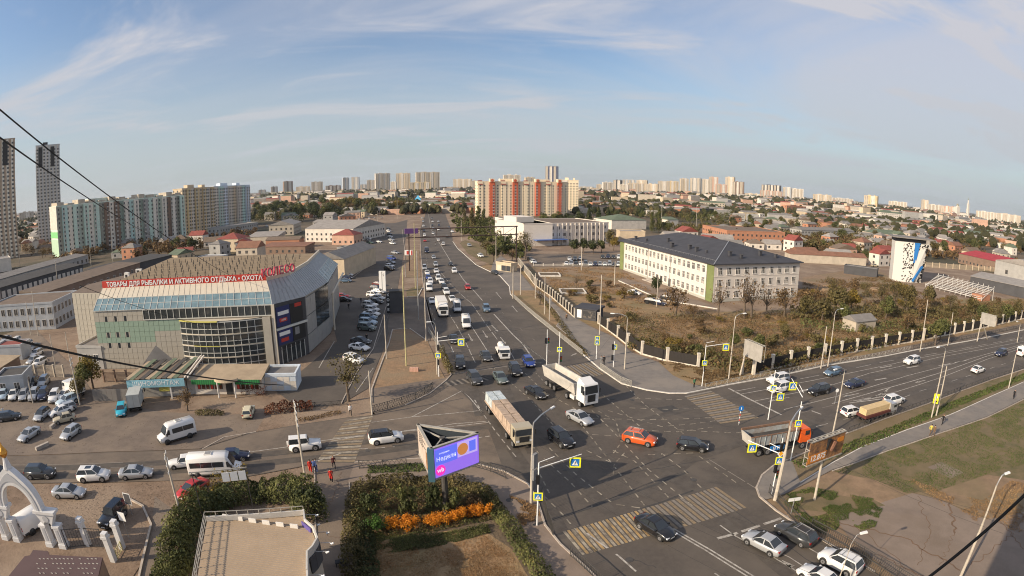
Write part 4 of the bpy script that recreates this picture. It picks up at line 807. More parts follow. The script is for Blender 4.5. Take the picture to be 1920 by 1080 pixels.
# ---------------------------------------------------------------- market hall with red lettering
A_ = P(192, 692); B_ = P(524, 685); ang, W_ = frame(A_, B_)
hall = thing('market_hall', 'large glass and panel market hall with red sign band and curved glass bay', 'shopping centre', A_, ang)
INV = (Matrix.Translation(A_) @ Matrix.Rotation(ang, 4, 'Z')).inverted()
def L2(x, y, z=0): q = INV @ P(x, y, z); return (q.x, q.y)
h1 = 11.6; c2 = L2(580, 663); c3 = L2(612, 628); bx = max(c3[0], c2[0])
foot = [(0, 0), (W_, 0), c2, (bx+.5, c3[1]), (bx+1.0, 52), (-1, 56), (-14, 22), (-12, 12), (0, 12)]
b = MB(); b.prism([(0.05, .25), (W_-.1, .25), (c2[0]-.2, c2[1]+.2), (bx+.3, c3[1]), (bx+.8, 52), (-1, 56), (-2, 12)], 0, h1, 'wall_beige', 'roof_olive'); b.build('wall', hall)
b = MB(); b.prism([(-13, 13), (-2, 11), (-2, 40), (-8, 42), (-15, 24)], 0, 13.2, 'panel_beige', 'roof_brown'); b.build('side_tower', hall)
for i in range(9):
    for j in range(11):
        if i == 0 and j == 0: tm_ = MB(); tm_.box(.02, 1.13, -.05, .02, .02, 1.1, 'panel_beige'); tmesh = tm_.mesh('facade_tile')
        a0 = Vector((-13, 13, 0)); a1 = Vector((-2, 11, 0)); p = a0.lerp(a1, i/9)
        ob('facade_tile', tmesh, hall, (p.x, p.y, .2+j*1.17), math.atan2(a1.y-a0.y, a1.x-a0.x))
# sloping glass band and metal band along the front, chamfer and right side; roof deck inside
h2, h3 = 13.6, 15.4; RP0 = [(0, 0), (W_-.3, 0), (c2[0], c2[1]-.5), (bx+.9, c3[1]+1), (bx+1.2, 50)]
RP1 = [(.2, 2.2), (W_-1.0, 2.2), (c2[0]-1.7, c2[1]+1.6), (bx-1.4, c3[1]+3), (bx-1.1, 49)]; RP2 = [(.4, 4.6), (W_-2.0, 4.6), (c2[0]-3.4, c2[1]+3.6), (bx-3.9, c3[1]+5), (bx-3.6, 48)]
M('glass_frame_white', (.6, .6, .57), .5)
def slope_band(nm, R0, z0, R1, z1, i, n, glassm, rows=2, prt='glass_pane'):
    a0, a1 = Vector((*R0[i], z0)), Vector((*R0[i+1], z0)); b0, b1 = Vector((*R1[i], z1)), Vector((*R1[i+1], z1)); nn = (a1-a0).cross(b0-a0).normalized(); fr = MB()
    if nn.z < 0: nn = -nn
    for k in range(n+1): fr.bar(a0.lerp(a1, k/n)+nn*.05, b0.lerp(b1, k/n)+nn*.05, .09, .09, 'mullion')
    for r_ in range(rows+1): fr.bar(a0.lerp(b0, r_/rows)+nn*.05, a1.lerp(b1, r_/rows)+nn*.05, .09, .09, 'mullion')
    fr.build('glazing_bars', hall)
    for k in range(n):
        for r_ in range(rows):
            q = [a0.lerp(a1, (k+u)/n).lerp(b0.lerp(b1, (k+u)/n), (r_+v)/rows) for u, v in ((.04, .04), (.96, .04), (.96, .96), (.04, .96))]; m_ = MB(); m_.hexa([p-nn*.02 for p in q], [p+nn*(.02+.01*((k*7+r_*3) % 3)) for p in q], glassm); m_.build(prt, hall)
def slab(R0, z0, R1, z1, i, m, nm, th=.12):
    a0, a1 = Vector((*R0[i], z0)), Vector((*R0[i+1], z0)); b0, b1 = Vector((*R1[i], z1)), Vector((*R1[i+1], z1)); nn = (a1-a0).cross(b0-a0).normalized(); nn = nn if nn.z > 0 else -nn
    m_ = MB(); m_.hexa([a0-nn*th, a1-nn*th, b1-nn*th, b0-nn*th], [a0, a1, b1, b0], m); m_.build(nm, hall)
    if nm == 'roof_band':
        n = max(2, int((a1-a0).length/1.15)); m_ = MB()
        for k in range(n+1): m_.bar(a0.lerp(a1, k/n)+nn*.02, b0.lerp(b1, k/n)+nn*.02, .04, .05, 'wall_beige' if i == 0 else 'metal_sheet')
        m_.build('standing_seams', hall)
slope_band('f', RP0, h1, RP1, h2, 0, 26, 'roof_glass'); slab(RP1, h2, RP2, h3, 0, 'panel_cream', 'roof_band')
for i in (1, 2): slab(RP0, h1, RP1, h2, i, 'metal_sheet', 'roof_band'); slab(RP1, h2, RP2, h3, i, 'metal_sheet', 'roof_band')
slope_band('r', RP0, h1, RP1, h2, 3, 22, 'roof_glass', 2, 'roof_panel'); slab(RP1, h2, RP2, h3, 3, 'metal_sheet', 'roof_band')
b = MB(); b.prism([RP2[0], RP2[1], RP2[2], RP2[3], RP2[4], (-3, 54), (-1, 11)], h1-.2, h3-.4, 'metal_sheet', 'roof_olive'); b.build('roof_deck', hall)
b = MB(); 
for i in (1, 2, 3): b.bar((*RP2[i], h3+.1), (*RP2[i+1], h3+.1), .3, .9, 'panel_cream')
b.build('parapet', hall)
# red sign band
b = MB(); a0, a1 = Vector((*RP2[0], h3+.5)), Vector((*RP2[1], h3+.5)); b.bar(a0, a1, .2, 1.5, 'sign_red'); sb = b.build('sign_band', hall)
tm = text_mesh('ТОВАРЫ ДЛЯ РЫБАЛКИ И АКТИВНОГО ОТДЫХА • ОХОТА', 1.22, 'sign_white', .03, 1.0, bold=.03); tw = max(v.co.x for v in tm.vertices)-min(v.co.x for v in tm.vertices); tm.transform(Matrix.Diagonal(((W_-4.2)/tw, 1, 1, 1)))
ob('lettering', tm, sb, mw=on_wall(W_/2-.6, h3+.5, RP2[0][1]-.13))
# red letters at the corner
KO = 'КОЛЕСО'; p0, p1 = Vector((*L2(491, 513, h3+1.6), 0)), Vector((*L2(554, 501, h3+1.6), 0))
M('letter_red', (.42, .02, .05), .4); M('letter_white', (.75, .70, .70), .5)
for i, ch in enumerate(KO):
    p = p0.lerp(p1, (i+.4)/6); a_ = math.atan2((p1-p0).y, (p1-p0).x)
    o = ob('sign_letter', text_mesh(ch, 2.05, 'letter_red', .15, .95, bold=.05), hall, mw=Matrix.Translation((p.x, p.y, h3+1.5)) @ Matrix.Rotation(a_, 4, 'Z') @ Matrix.Rotation(math.pi/2, 4, 'X'))
    ob('letter_face', text_mesh(ch, 2.05, 'letter_white', .02, .95, bold=-.07), o, (0, 0, .17))
# posts standing on the roof in rows
pm_ = MB(); pm_.box(-.06, .06, -.06, .06, 0, .95, 'trim'); rp = pm_.mesh('roof_post'); 
for r_ in range(9):
    for k in range(22):
        x = 1+k*1.75+(r_ % 2)*.4; y = 7+r_*4.3
        if x < bx-5-(0 if y > 12 else 6): ob('roof_post', rp, hall, (x, y, h3-.4))
for x, y, s in ((-7, 30, 1), (-5, 33, 1.2), (2, 46, .8)): b = MB(); b.box(x, x+1.3*s, y, y+.8*s, h1+1.6, h1+1.6+1.5*s, 'white'); b.box(x+.3, x+.9*s, y-.03, y, h1+1.9, h1+2.6*s, 'dark'); b.build('roof_unit', hall)
# tiles on the left half of the front
tm_ = MB(); tm_.box(.015, 1.085, -.06, .02, .015, 1.035, 'panel_beige'); tA = tm_.mesh('facade_tile'); tm_ = MB(); tm_.box(.015, 1.085, -.06, .02, .015, 1.035, 'panel_green'); tB = tm_.mesh('facade_tile')
tx = W_*.50
nx = int(tx/1.1); 
for i in range(nx):
    for j in range(11): 
        if (i in (2, 4, 6) and j in (9, 6, 4)): continue
        ob('facade_tile', tB if 5 <= j <= 8 and not (i > 11 and j < 7) else tA, hall, (i*tx/nx, 0.2, j*1.05))
for i in (2, 4, 6):
    for j in (9, 6, 4): b = MB(); b.box(i*tx/nx+.25, i*tx/nx+.75, .12, .25, j*1.05+.02, j*1.05+1.0, 'glass'); b.box(i*tx/nx, i*tx/nx+.22, .15, .25, j*1.05, j*1.05+1.04, 'panel_beige'); b.box(i*tx/nx+.78, i*tx/nx+1.1, .15, .25, j*1.05, j*1.05+1.04, 'panel_beige'); b.build('slot_window', hall)
# upper strip of windows
n = 20; x0_, x1_ = W_*.30, W_-.4
for k in range(n):
    a = x0_+(x1_-x0_)*k/n; b = MB(); b.box(a+.06, a+(x1_-x0_)/n-.06, .05, .24, 9.75, 11.45, 'curtain_glass'); b.build('window_pane', hall)
b = MB(); 
for k in range(n+1): a = x0_+(x1_-x0_)*k/n; b.box(a-.05, a+.05, -.02, .2, 9.6, 11.6, 'mullion')
b.box(x0_, x1_, -.03, .2, 9.55, 9.7, 'mullion'); b.box(x0_, x1_, -.03, .2, 11.46, 11.6, 'mullion'); b.build('window_frame', hall)
# curved glass bay
xa, xb = tx+.1, W_-2.4; nb_ = 12; bow = 1.9
def bay(t, z, off=0): x = xa+(xb-xa)*t; return Vector((x, .1-(bow+off)*math.sin(math.pi*t)**.8, z))
b = MB(); pts_ = [bay(k/nb_, 0) for k in range(nb_+1)]; b.prism([(p.x, p.y+.12) for p in pts_]+[(xb, .3), (xa, .3)], 0, 9.3, 'dark', 'panel_cream'); b.build('bay_core', hall)
zl = [.15, 1.2, 2.35, 3.3, 4.5, 5.5, 6.7, 7.8, 9.1]; fr = MB(); yb = MB()
for j, z in enumerate(zl):
    for k in range(nb_): fr.bar(bay(k/nb_, z, .03), bay((k+1)/nb_, z, .03), .1, .1 if j % 2 else .16, 'mullion')
    if j in (2, 4, 6):
        for k in range(nb_): fr.bar(bay(k/nb_, z, .06)+Vector((0, 0, .1)), bay((k+1)/nb_, z, .06)+Vector((0, 0, .1)), .25, .18, 'panel_cream')
for k in range(nb_+1): fr.bar(bay(k/nb_, .1, .03), bay(k/nb_, 9.1, .03), .1, .1, 'mullion')
fr.build('bay_frame', hall)
for k in range(6): yb.bar(bay(k/nb_, 9.25, .25), bay((k+1)/nb_, 9.25, .25), .5, .16, 'sign_yellow_dull')
M('sign_yellow_dull', (.55, .50, .12), .6); 
yb.build('yellow_strip', hall); yb = MB()
for k in range(2, 6): yb.bar(bay(k/nb_, 4.62, .12), bay((k+1)/nb_, 4.62, .12), .2, .14, 'sign_yellow_dull')
yb.build('yellow_strip', hall)
for j in range(8):
    for k in range(nb_):
        q0, q1 = bay((k+.06)/nb_, 0), bay((k+.94)/nb_, 0); m_ = MB(); m_.hexa([(q0.x, q0.y+.1, zl[j]+.08), (q1.x, q1.y+.1, zl[j]+.08), (q1.x, q1.y+.1, zl[j+1]-.08), (q0.x, q0.y+.1, zl[j+1]-.08)], [(q0.x, q0.y, zl[j]+.08), (q1.x, q1.y, zl[j]+.08), (q1.x, q1.y, zl[j+1]-.08), (q0.x, q0.y, zl[j+1]-.08)], 'curtain_glass'); m_.build('window_pane', hall)
b = MB(); b.box(xb+.1, xb+1.6, -.5, .3, 0, 9.4, 'panel_beige'); b.box(W_-.5, W_+.1, -.3, .3, 0, h1, 'panel_cream'); b.build('corner_pier', hall)
b = MB(); b.box(xa+1.9, xa+3.2, -2.2, -1.0, 0, 2.5, 'white'); b.box(xa+2.1, xa+2.55, -2.23, -2.19, .1, 2.3, 'glass'); b.box(xa+2.6, xa+3.05, -2.23, -2.19, .1, 2.3, 'glass'); b.build('entrance_door', hall)
# entrance facade at the corner: two banners, glazing, doors
e0, e1 = Vector((W_, 0, 0)), Vector((c2[0], c2[1], 0)); ea = math.atan2((e1-e0).y, (e1-e0).x); EL = (e1-e0).length; EM = Matrix.Translation(e0) @ Matrix.Rotation(ea, 4, 'Z')
def epart(nm, x0, x1, y, z0, z1, m, th=.12): b = MB(); b.box(x0*EL, x1*EL, -y-th, -y, z0, z1, m); return b.build(nm, hall, mw=EM)
epart('facade_panel', 0, 1, 0, 0, h1, 'wall_dark', .05); epart('banner', .04, .46, .06, 7.2, 10.9, 'poster_navy'); epart('banner_photo', .47, .88, .06, 7.2, 10.9, 'poster_dark'); epart('banner', .04, .50, .06, 3.7, 6.5, 'poster_navy'); epart('banner_photo', .51, .92, .06, 3.7, 6.5, 'poster_dark')
for z in (9.3, 5.4): epart('banner_strip', .08, .42, .19, z, z+.7, 'sign_white', .02)
for z in (8.0, 4.2): epart('banner_price', .12, .36, .19, z, z+.7, 'sign_red', .02)
epart('banner_price', .62, .84, .19, 10.1, 10.8, 'sign_red', .02); epart('banner_strip', .58, .72, .19, 4.8, 6.2, 'grey', .02)
ob('lettering', text_mesh('1 000₽', .5, 'sign_white', .01), hall, mw=EM @ on_wall(.24*EL, 8.35, -.23)); epart('canopy', 0, 1, .05, 6.6, 7.0, 'mullion', .3)
for k in range(5): epart('door_pane', .12+k*.15, .25+k*.15, .06, .15, 2.6, 'curtain_glass', .05)
for k in range(6): epart('door_frame', .105+k*.15, .12+k*.15, .05, .0, 3.3, 'mullion', .12)
epart('shop_sign', .1, .85, .06, 2.75, 3.35, 'poster_dark', .1)
# right hand facade panels with windows
r0, r1 = Vector((c2[0], c2[1], 0)), Vector((bx+.8, c3[1]+1, 0)); ra = math.atan2((r1-r0).y, (r1-r0).x); RL_ = (r1-r0).length; RM_ = Matrix.Translation(r0) @ Matrix.Rotation(ra, 4, 'Z')
for k in range(5):
    for j in range(3): b = MB(); b.box(RL_*k/5+.05, RL_*(k+1)/5-.05, -.12, .2, .2+j*3.7, 3.75+j*3.7, 'metal_sheet' if k < 2 or j == 0 else 'curtain_glass'); b.build('facade_panel', hall, mw=RM_)
r0, r1 = r1, Vector((bx+1.0, 50, 0)); ra = math.atan2((r1-r0).y, (r1-r0).x); RL_ = (r1-r0).length; RM_ = Matrix.Translation(r0) @ Matrix.Rotation(ra, 4, 'Z')
for k in range(14):
    for j in range(3): b = MB(); b.box(RL_*k/14+.05, RL_*(k+1)/14-.05, -.12, .2, .2+j*3.7, 3.75+j*3.7, 'metal_sheet'); b.build('facade_panel', hall, mw=RM_)
b = MB(); b.tube((bx+1.6, c3[1]+4, 0), (bx+1.6, c3[1]+4, 8.5), .22, .22, 'panel_cream', 8); b.tube((bx+1.6, c3[1]+4, 8.5), (bx+3.6, c3[1]+14, 11.5), .22, .22, 'panel_cream', 8); b.build('duct', hall)
# left annexe
building('annexe', 'low grey annexe with two small windows beside the market hall', P(150, 690), P(196, 692), 9, 4.2, 'wall_grey', 'roof_grey', 'flat', wn=(1.2, 1.3, 1.6, 1, 1, 2.6, 'window_glass', 'white'), sides='f')

# ---------------------------------------------------------------- kiosks in front of the hall
A_ = P(368, 739); B_ = P(494, 739); t, W2, ka = building('kiosk', 'long white kiosk with green scalloped awning and round porch', A_, B_, 4.6, 2.75, 'wall_white', 'roof_brown', 'shed', .3, sides='')
for k in range(14):
    x = .5+k*(W2-1)/14
    if 5 < k < 9: continue
    b = MB(); b.box(x, x+(W2-1)/14-.15, -.06, .05, .9, 2.4, 'window_glass'); b.build('window', t)
    b = MB(); b.box(x+.1, x+(W2-1)/14-.3, -.08, -.055, 1.0, 1.7, 'leaf_red' if k % 3 else 'sign_red'); b.build('window_poster', t)
M('awning_green', (.03, .22, .06), .6); M('awning_dark', (.015, .12, .04), .6); M('roof_tan', (.36, .28, .19), .9, var=.15, scale=.5)
b = MB(); b.hexa([(-.5, -1.1, 2.75), (W2+.3, -1.1, 2.75), (W2+.3, 4.9, 2.9), (-.5, 4.9, 2.9)], [(-.5, -1.1, 2.88), (W2+.3, -1.1, 2.88), (W2+.3, 4.9, 3.6), (-.5, 4.9, 3.6)], 'roof_tan'); b.build('roof_sheet', t)
ns = 60; sc1 = [MB().box(0, W2/ns*.96, -1.25, -1.12, 2.15, 2.9, m).mesh('awning_slat') for m in ('awning_green', 'awning_dark')]
for k in range(ns):
    if abs(k/ns-.52) < .09: continue
    ob('awning_slat', sc1[k % 2], t, (W2*k/ns, 0, 0))
b = MB(); n = 12; b.prism([(W2*.52+2.1*math.cos(math.pi+math.pi*i/n), -1.0+1.2*math.sin(math.pi+math.pi*i/n)) for i in range(n+1)], 2.7, 3.2, 'wall_cream', 'roof_tan'); b.build('porch_roof', t)
for s in (-1.5, 1.5): b = MB(); b.tube((W2*.52+s, -1.6, 0), (W2*.52+s, -1.6, 2.7), .12, .12, 'white', 8); b.build('column', t)
b = MB(); b.box(W2*.52-.6, W2*.52+.6, -.07, .03, 0, 2.3, 'dark'); b.build('door', t)
t, W3, ka = building('kiosk', 'pale blue kiosk with painted white grid beside the green awning', P(496, 733), P(557, 732), 4.6, 2.5, 'wall_blue', 'roof_grey', 'flat', sides='')
for k in range(5):
    for j in range(3): b = MB(); b.box(.3+k*W3/5.2, .2+(k+1)*W3/5.2, -.05, .04, .15+j*.75, .85+j*.75, 'wall_white' if (k+j) % 3 else 'wall_blue'); b.build('wall_panel', t)
# pawn shop awning building with blue banner
t, W4, ka = building('shop', 'low shop with pale blue banner and slatted collapsed roof', P(252, 745), P(352, 741), 7, 2.7, 'wall_grey', 'roof_brown', 'shed', .5, sides='')
M('banner_blue', (.25, .48, .56), .6, var=.12, scale=2); b = MB(); b.box(-.4, W4+.2, -1.4, -1.25, 2.1, 3.4, 'banner_blue'); o = b.build('banner', t); ob('lettering', text_mesh('ШИНОМОНТАЖ', 1.05, 'sign_white', .01, 1.05), o, mw=on_wall(W4*.5, 2.75, -1.41))
for x in (.3, W4*.75): b = MB(); b.box(x-.12, x+.12, -1.3, -1.05, 0, 2.6, 'white'); b.build('column', t)
b = MB(); b.box(W4*.5, W4*.72, -.1, .02, .9, 2.1, 'sign_yellow_dull'); b.build('window_poster', t)
for k in range(11): b = MB(); x = -.5+k*W4/10; b.bar((x, -1.0, 3.45), (x+2.2, 6.8, 4.1+.3*(k % 2)), .9, .10, ['roof_tan', 'roof_green', 'roof_brown', 'roof_dark'][k % 4]); b.build('roof_plank', t)
b = MB(); b.bar((W4*1.02, -1, 3.4), (W4*1.18, 6, 4.9), .22, .2, 'wall_white'); b.bar((W4*1.08, -1, 3.4), (W4*1.24, 6, 4.9), .22, .2, 'wall_white'); b.build('leaning_beam', t)
b = MB(); b.add([(W4*.0, 6.2, 3.4), (W4*.62, 7.4, 3.9), (W4*.28, 8, 6.6), (W4*.0, 10, 3.4)], [(0, 1, 2), (3, 0, 2), (1, 3, 2), (1, 0, 3)], 'roof_grey'); b.build('gable', t)
t, W5, ka = building('canteen', 'grey annexe between blue banner shop and green awning kiosk', P(354, 740), P(368, 739), 4.5, 2.7, 'wall_grey', 'roof_brown', 'flat', sides='')

# ---------------------------------------------------------------- school with slate hip roof
hs = 11.3; Af = E_(1340, 494.5, hs); Bf = E_(1500, 491, hs); Al = E_(1168, 450, hs); u = (Bf-Af); WS = u.length; DS = (Al-Af).length; ang = math.atan2(u.y, u.x)
school = thing('school', 'three storey white school with dark slate hip roof and olive end panels', 'school', Af, ang)
b = MB(); b.box(0, WS, 0, DS, 0, hs, 'wall_school_white'); b.build('wall', school); M('wall_school_white', (.66, .60, .53), .9, var=.04, scale=.5); M('plaster_grey', (.42, .41, .36), .9, var=.06)
b = MB(); o_ = .9; v = [(-o_, -o_, hs), (WS+o_, -o_, hs), (WS+o_, DS+o_, hs), (-o_, DS+o_, hs), (WS/2, WS/2, hs+4.6), (WS/2, DS-WS/2, hs+4.6)]; b.add(v, [(0, 1, 4), (1, 2, 5, 4), (2, 3, 5), (3, 0, 4, 5), (3, 2, 1, 0)], 'roof_slate'); rf = b.build('roof', school)
b = MB(); b.bar((-o_, -o_, hs), (WS/2, WS/2, hs+4.65), .25, .08, 'steel'); b.bar((WS+o_, -o_, hs), (WS/2, WS/2, hs+4.65), .2, .08, 'roof_slate'); b.bar((WS/2, WS/2, hs+4.62), (WS/2, DS-WS/2, hs+4.62), .3, .1, 'roof_slate'); b.build('ridge_cap', rf)
b = MB()
for x0, x1, y0, y1 in ((-o_-.02, -o_+.1, -o_, DS+o_), (-o_, WS+o_, -o_-.02, -o_+.1)): b.box(x0, x1, y0, y1, hs-.3, hs-.005, 'roof_slate')
b.build('gutter', rf)
def rz_(x, y): return hs+4.6*min(x+o_, y+o_, WS+o_-x, DS+o_-y)/(WS/2+o_)
for i, (x, y, s) in enumerate([(3, 58, .9), (3.5, 50, .7), (7, 40, .9), (3.5, 31, 1.1), (5, 22, 1), (4.5, 17, 1), (9, 5, 1), (21, 5, 1), (26, 3, .8), (12, 3, .8), (5, 12, .6)]):
    b = MB(); z = rz_(x, y); b.box(x-.45*s, x+.45*s, y-.45*s, y+.45*s, z-.7, z+1.3*s, 'roof_slate'); b.box(x-.6*s, x+.6*s, y-.6*s, y+.6*s, z+1.3*s, z+1.42*s, 'roof_dark'); b.build('chimney' if i % 2 else 'dormer', rf)
b = MB()
for k in range(64): y = .5+k*(DS-1)/63; b.box(.75, .81, y-.03, y+.03, rz_(.8, y)-.05, rz_(.8, y)+.45, 'steel')
b.bar((.78, .5, rz_(.8, 5)+.42), (.78, DS-.5, rz_(.8, 5)+.42), .06, .06, 'steel'); b.build('snow_guard', rf)
M('win_dark', (.05, .052, .055), .2, spec=.8, c2=(.16, .14, .12), scale=.8, thr=(.5, .6))
sw = MB(); sw.box(-.78, .78, -.02, .02, 0, 1.95, 'win_dark')
for q in ((-.88, .88, 1.95, 2.05), (-.88, .88, -.1, 0), (-.88, -.78, 0, 1.95), (.78, .88, 0, 1.95)): sw.box(q[0], q[1], -.06, .02, q[2], q[3], 'white')
for x in (-.27, .27): sw.box(x-.04, x+.04, -.05, -.021, 0, 1.95, 'white')
sw.box(-.78, .78, -.05, -.021, 1.25, 1.33, 'white'); sw.box(-.95, .95, -.16, -.0, -.17, -.1, 'white'); SW = [sw.mesh('window')]
for z0_, z1_, x0_, x1_ in ((.05, .8, -.7, .7), (.1, 1.9, -.7, -.3), (.1, 1.2, .3, .72), (1.36, 1.9, -.7, .7)): c_ = MB(); c_.v = list(sw.v); c_.f = list(sw.f); c_.m = list(sw.m); c_.ms = list(sw.ms); c_.box(x0_, x1_, -.028, -.0205, z0_, z1_, 'curtain'); SW.append(c_.mesh('window'))
M('curtain', (.35, .32, .28), .9); rw_ = random.Random(4)
mf, _ = SIDES['f'](WS, DS); ml, _ = SIDES['l'](WS, DS)
for f in range(3):
    z = 1.15+f*3.45
    for i in range(10): ob('window', rw_.choice(SW), school, mw=mf @ Matrix.Translation(((i+.62)*WS/10.3, 0, z)))
    for i in range(20):
        x = 4.2+(DS-8.4)*(i+.5)/20
        if f == 0 and i in (9, 10, 12): ob('door', MB().box(-.75, .75, -.08, .02, 0, 2.6, 'win_dark').box(-.85, .85, -.06, .02, 2.6, 2.75, 'white').mesh('door'), school, mw=ml @ Matrix.Translation((x, 0, .1))); continue
        ob('window', rw_.choice(SW), school, mw=ml @ Matrix.Translation((x, 0, z)))
for y_ in (0, DS-3.6): b = MB(); b.T = ml; b.box(y_, y_+3.6, -.08, .02, 0, hs-.1, 'school_olive'); b.build('olive_panel', school)
b = MB(); b.T = mf; b.box(0, WS, -.05, .02, 0, .8, 'plaster_grey'); [b.box(0, WS, -.09, .01, z, z+.14, 'wall_school_white') for z in (3.95, 7.4)]; b.T = ml; b.box(3.6, DS-3.6, -.05, .02, 0, .7, 'plaster_grey'); [b.box(x-.05, x+.05, -.16, -.06, 0, hs, 'steel') for x in (3.7, 24, 40, DS-3.7)]; b.T = None; b.build('wall_trim', school)
b = MB(); b.T = ml; b.box(26, 34, -3.2, -.06, 0, .35, 'concrete'); b.box(27, 33, -2.2, -.06, .35, .6, 'concrete'); b.T = None; b.build('steps', school)
# gatehouse and guard kiosk on the pavement, bus stop
t, W6, ka = building('gatehouse', 'small dark slate roofed gatehouse beside the pavement', P(1078, 597), P(1117, 603), 4, 2.7, 'wall_dark', 'roof_slate', 'shed', .5, sides='')
b = MB(); b.box(.6, 1.8, -.08, .02, .4, 2.4, 'sign_white'); b.build('notice_board', t); b = MB(); b.box(2.2, W6-.3, -.06, .02, .6, 2.2, 'win_dark'); b.build('window', t)
t, W6, ka = building('bus_stop_kiosk', 'cream bus stop kiosk with dark roof by the lay-by', P(930, 507), P(958, 511), 3.5, 3.0, 'wall_cream', 'roof_brown', 'flat', sides='')
for k in range(3): b = MB(); b.box(.5+k*W6/3.2, .3+(k+1)*W6/3.2, -.06, .02, .3, 2.3, 'window_glass' if k else 'panel_cream'); b.build('window', t)

# ---------------------------------------------------------------- tall blocks: facades of bays, balconies and windows
def tower(name, label, A_, W_, D_, h, ang, wall, secs, fl=3.0, cat='apartment block', top=None, wd=1.4, sp=3.1, group=None, roofbox=True, gm='window_glass'):
    """secs: list of (x0,x1,depth,mat) facade strips in metres; windows cut as one joined part"""
    t = thing(name, label, cat, (A_[0], A_[1], 0), ang, group); b = MB(); b.box(0, W_, 0, D_, 0, h, wall); b.build('wall', t)
    for (x0, x1, d, m) in secs: b = MB(); b.box(x0, x1, -d, .05 if d > 0 else .0, 0, h-.2, m); b.build('facade_strip', t)
    J = MB(); K = MB(); n = int(h/fl)
    for sd_ in 'flr':
        mt, L_ = SIDES[sd_](W_, D_); J.T = mt; K.T = mt; k = max(1, int(L_/sp))
        for f in range(n):
            for i in range(k):
                x = L_*(i+.5)/k; d = max([s[2] for s in secs if s[0] <= x <= s[1]] or [0]) if sd_ == 'f' else 0
                if sd_ != 'f' and i % 2 and k > 2: continue
                J.box(x-wd/2, x+wd/2, -d-.08, -d+.02, f*fl+1.0, f*fl+2.4, gm)
                if d > .9 and f > 0: K.box(x-wd*.8, x+wd*.8, -d-.14, -d-.085, f*fl-.1, f*fl+.85, 'balcony_white')
    J.T = None; K.T = None; J.build('windows', t, kind='stuff')
    if K.v: K.build('balconies', t, kind='stuff')
    b = MB(); b.box(-.2, W_+.2, -.2, D_+.2, h, h+.5, wall)
    if roofbox: b.box(W_*.25, W_*.45, D_*.3, D_*.7, h+.5, h+3.2, top or wall); b.box(W_*.7, W_*.8, D_*.3, D_*.7, h+.5, h+2.8, top or wall)
    b.build('roof', t); return t
M('balcony_white', (.5, .47, .42), .8, var=.1)
M('mint_strip', (.56, .70, .60), .85, var=.08); M('teal_strip', (.48, .64, .59), .85, var=.08); M('stone_strip', (.76, .70, .60), .85, var=.1); M('green_bright', (.20, .55, .22), .8); M('tower_brown', (.46, .35, .26), .85, var=.08, scale=.1); M('tower_grey', (.55, .55, .54), .8, var=.08, scale=.1)
# long mint green block: end wall lit, front in glancing light
A_ = P(112, 483); B_ = P(348, 447); ang, W_ = frame(A_, B_); hg = HT(79, 484, 79, 391)
secs = []; x = 0; ms_ = ['stone_strip', 'teal_strip', 'stone_strip', 'mint_strip', 'wall_grey', 'mint_strip', 'stone_strip', 'mint_strip', 'stone_strip', 'wall_brown', 'stone_strip', 'wall_brown', 'mint_strip']
for k in range(26): w_ = W_/26; secs.append((x, x+w_*.96, [.0, 1.2, .4, 1.5][k % 4], ms_[k % 13])); x += w_
t = tower('apartment_block', 'long mint green panel block with white end wall on the left', A_, W_, 15, hg, ang, 'wall_pale_green', secs, 2.9, wd=1.0, sp=3.4)
b = MB(); b.T = SIDES['l'](W_, 15)[0]; b.box(0, 15, -.12, .0, hg*.55, hg, 'wall_white'); b.box(0, 15, -.12, 0, 0, hg*.35, 'mint_pale'); b.box(0, 15, -.14, 0, hg*.38, hg*.5, 'green_bright'); b.T = None; b.build('end_panel', t); M('mint_pale', (.42, .58, .42), .8)
for k in range(13): b = MB(); x = W_*k/13; b.box(x+1, x+W_/13-2, 1, 13, hg+.5, hg+[2.6, 1.6, 3.4][k % 3], 'wall_beige'); b.build('parapet_block', t)
for (x0, x1, by, ty, D_, wall, lab, ss) in [(345, 404, 440, 354, 14, 'wall_cream', 'cream and orange apartment block right of the mint block', ['wall_cream', 'wall_ochre', 'wall_white', 'wall_ochre']), (404, 470, 428, 350, 16, 'wall_blue', 'pale blue and white apartment block with teal stripes', ['wall_white', 'teal_strip', 'wall_blue', 'wall_white', 'wall_cream'])]:
    A_ = P(x0, by); B_ = P(x1, by-8); ang, W_ = frame(A_, B_); hh = HT(x0, by, x0, ty); tower('apartment_block', lab, A_, W_, D_, hh, ang, wall, [(W_*k/8, W_*(k+.93)/8, [.2, 1.4][k % 2], ss[k % len(ss)]) for k in range(8)], 2.9, sp=2.8)
# the two high towers on the left
def at_dist(px, D): d = ray(px, 400); k = D/math.hypot(d.x, d.y); return Vector((d.x*k, d.y*k, 0))
def hgt(px, py, D): return PD(px, py, D).z
for (x0, x1, ty, D, wall, lab, st) in [(-30, 31, 262, 455, 'tower_brown', 'brown high-rise tower cut by the left picture edge', 'stone_strip'), (70, 115, 272, 560, 'tower_grey', 'grey high-rise tower with dark top corners behind the mint block', 'wall_white')]:
    A_ = at_dist(x0, D); B_ = at_dist(x1, D); ang, W_ = frame(A_, B_); h = hgt((x0+x1)/2, ty, D); n = 7
    t = tower('tower_block', lab, A_, W_, W_*.8, h, ang, wall, [(W_*k/n+.6, W_*(k+.45)/n+.6, .5, st) for k in range(n)], 3.0, sp=W_/n/1.0, wd=1.7, roofbox=False, cat='tower', gm='win_dark')
    for a in (.12, .62): b = MB(); b.box(W_*a, W_*(a+.16), -.62, -.5, h*.78, h-1.5, 'dark'); b.build('dark_panel', t)
    b = MB(); b.box(W_*.3, W_*.5, 2, 6, h+.5, h+3, 'dark'); b.build('roof_unit', t)
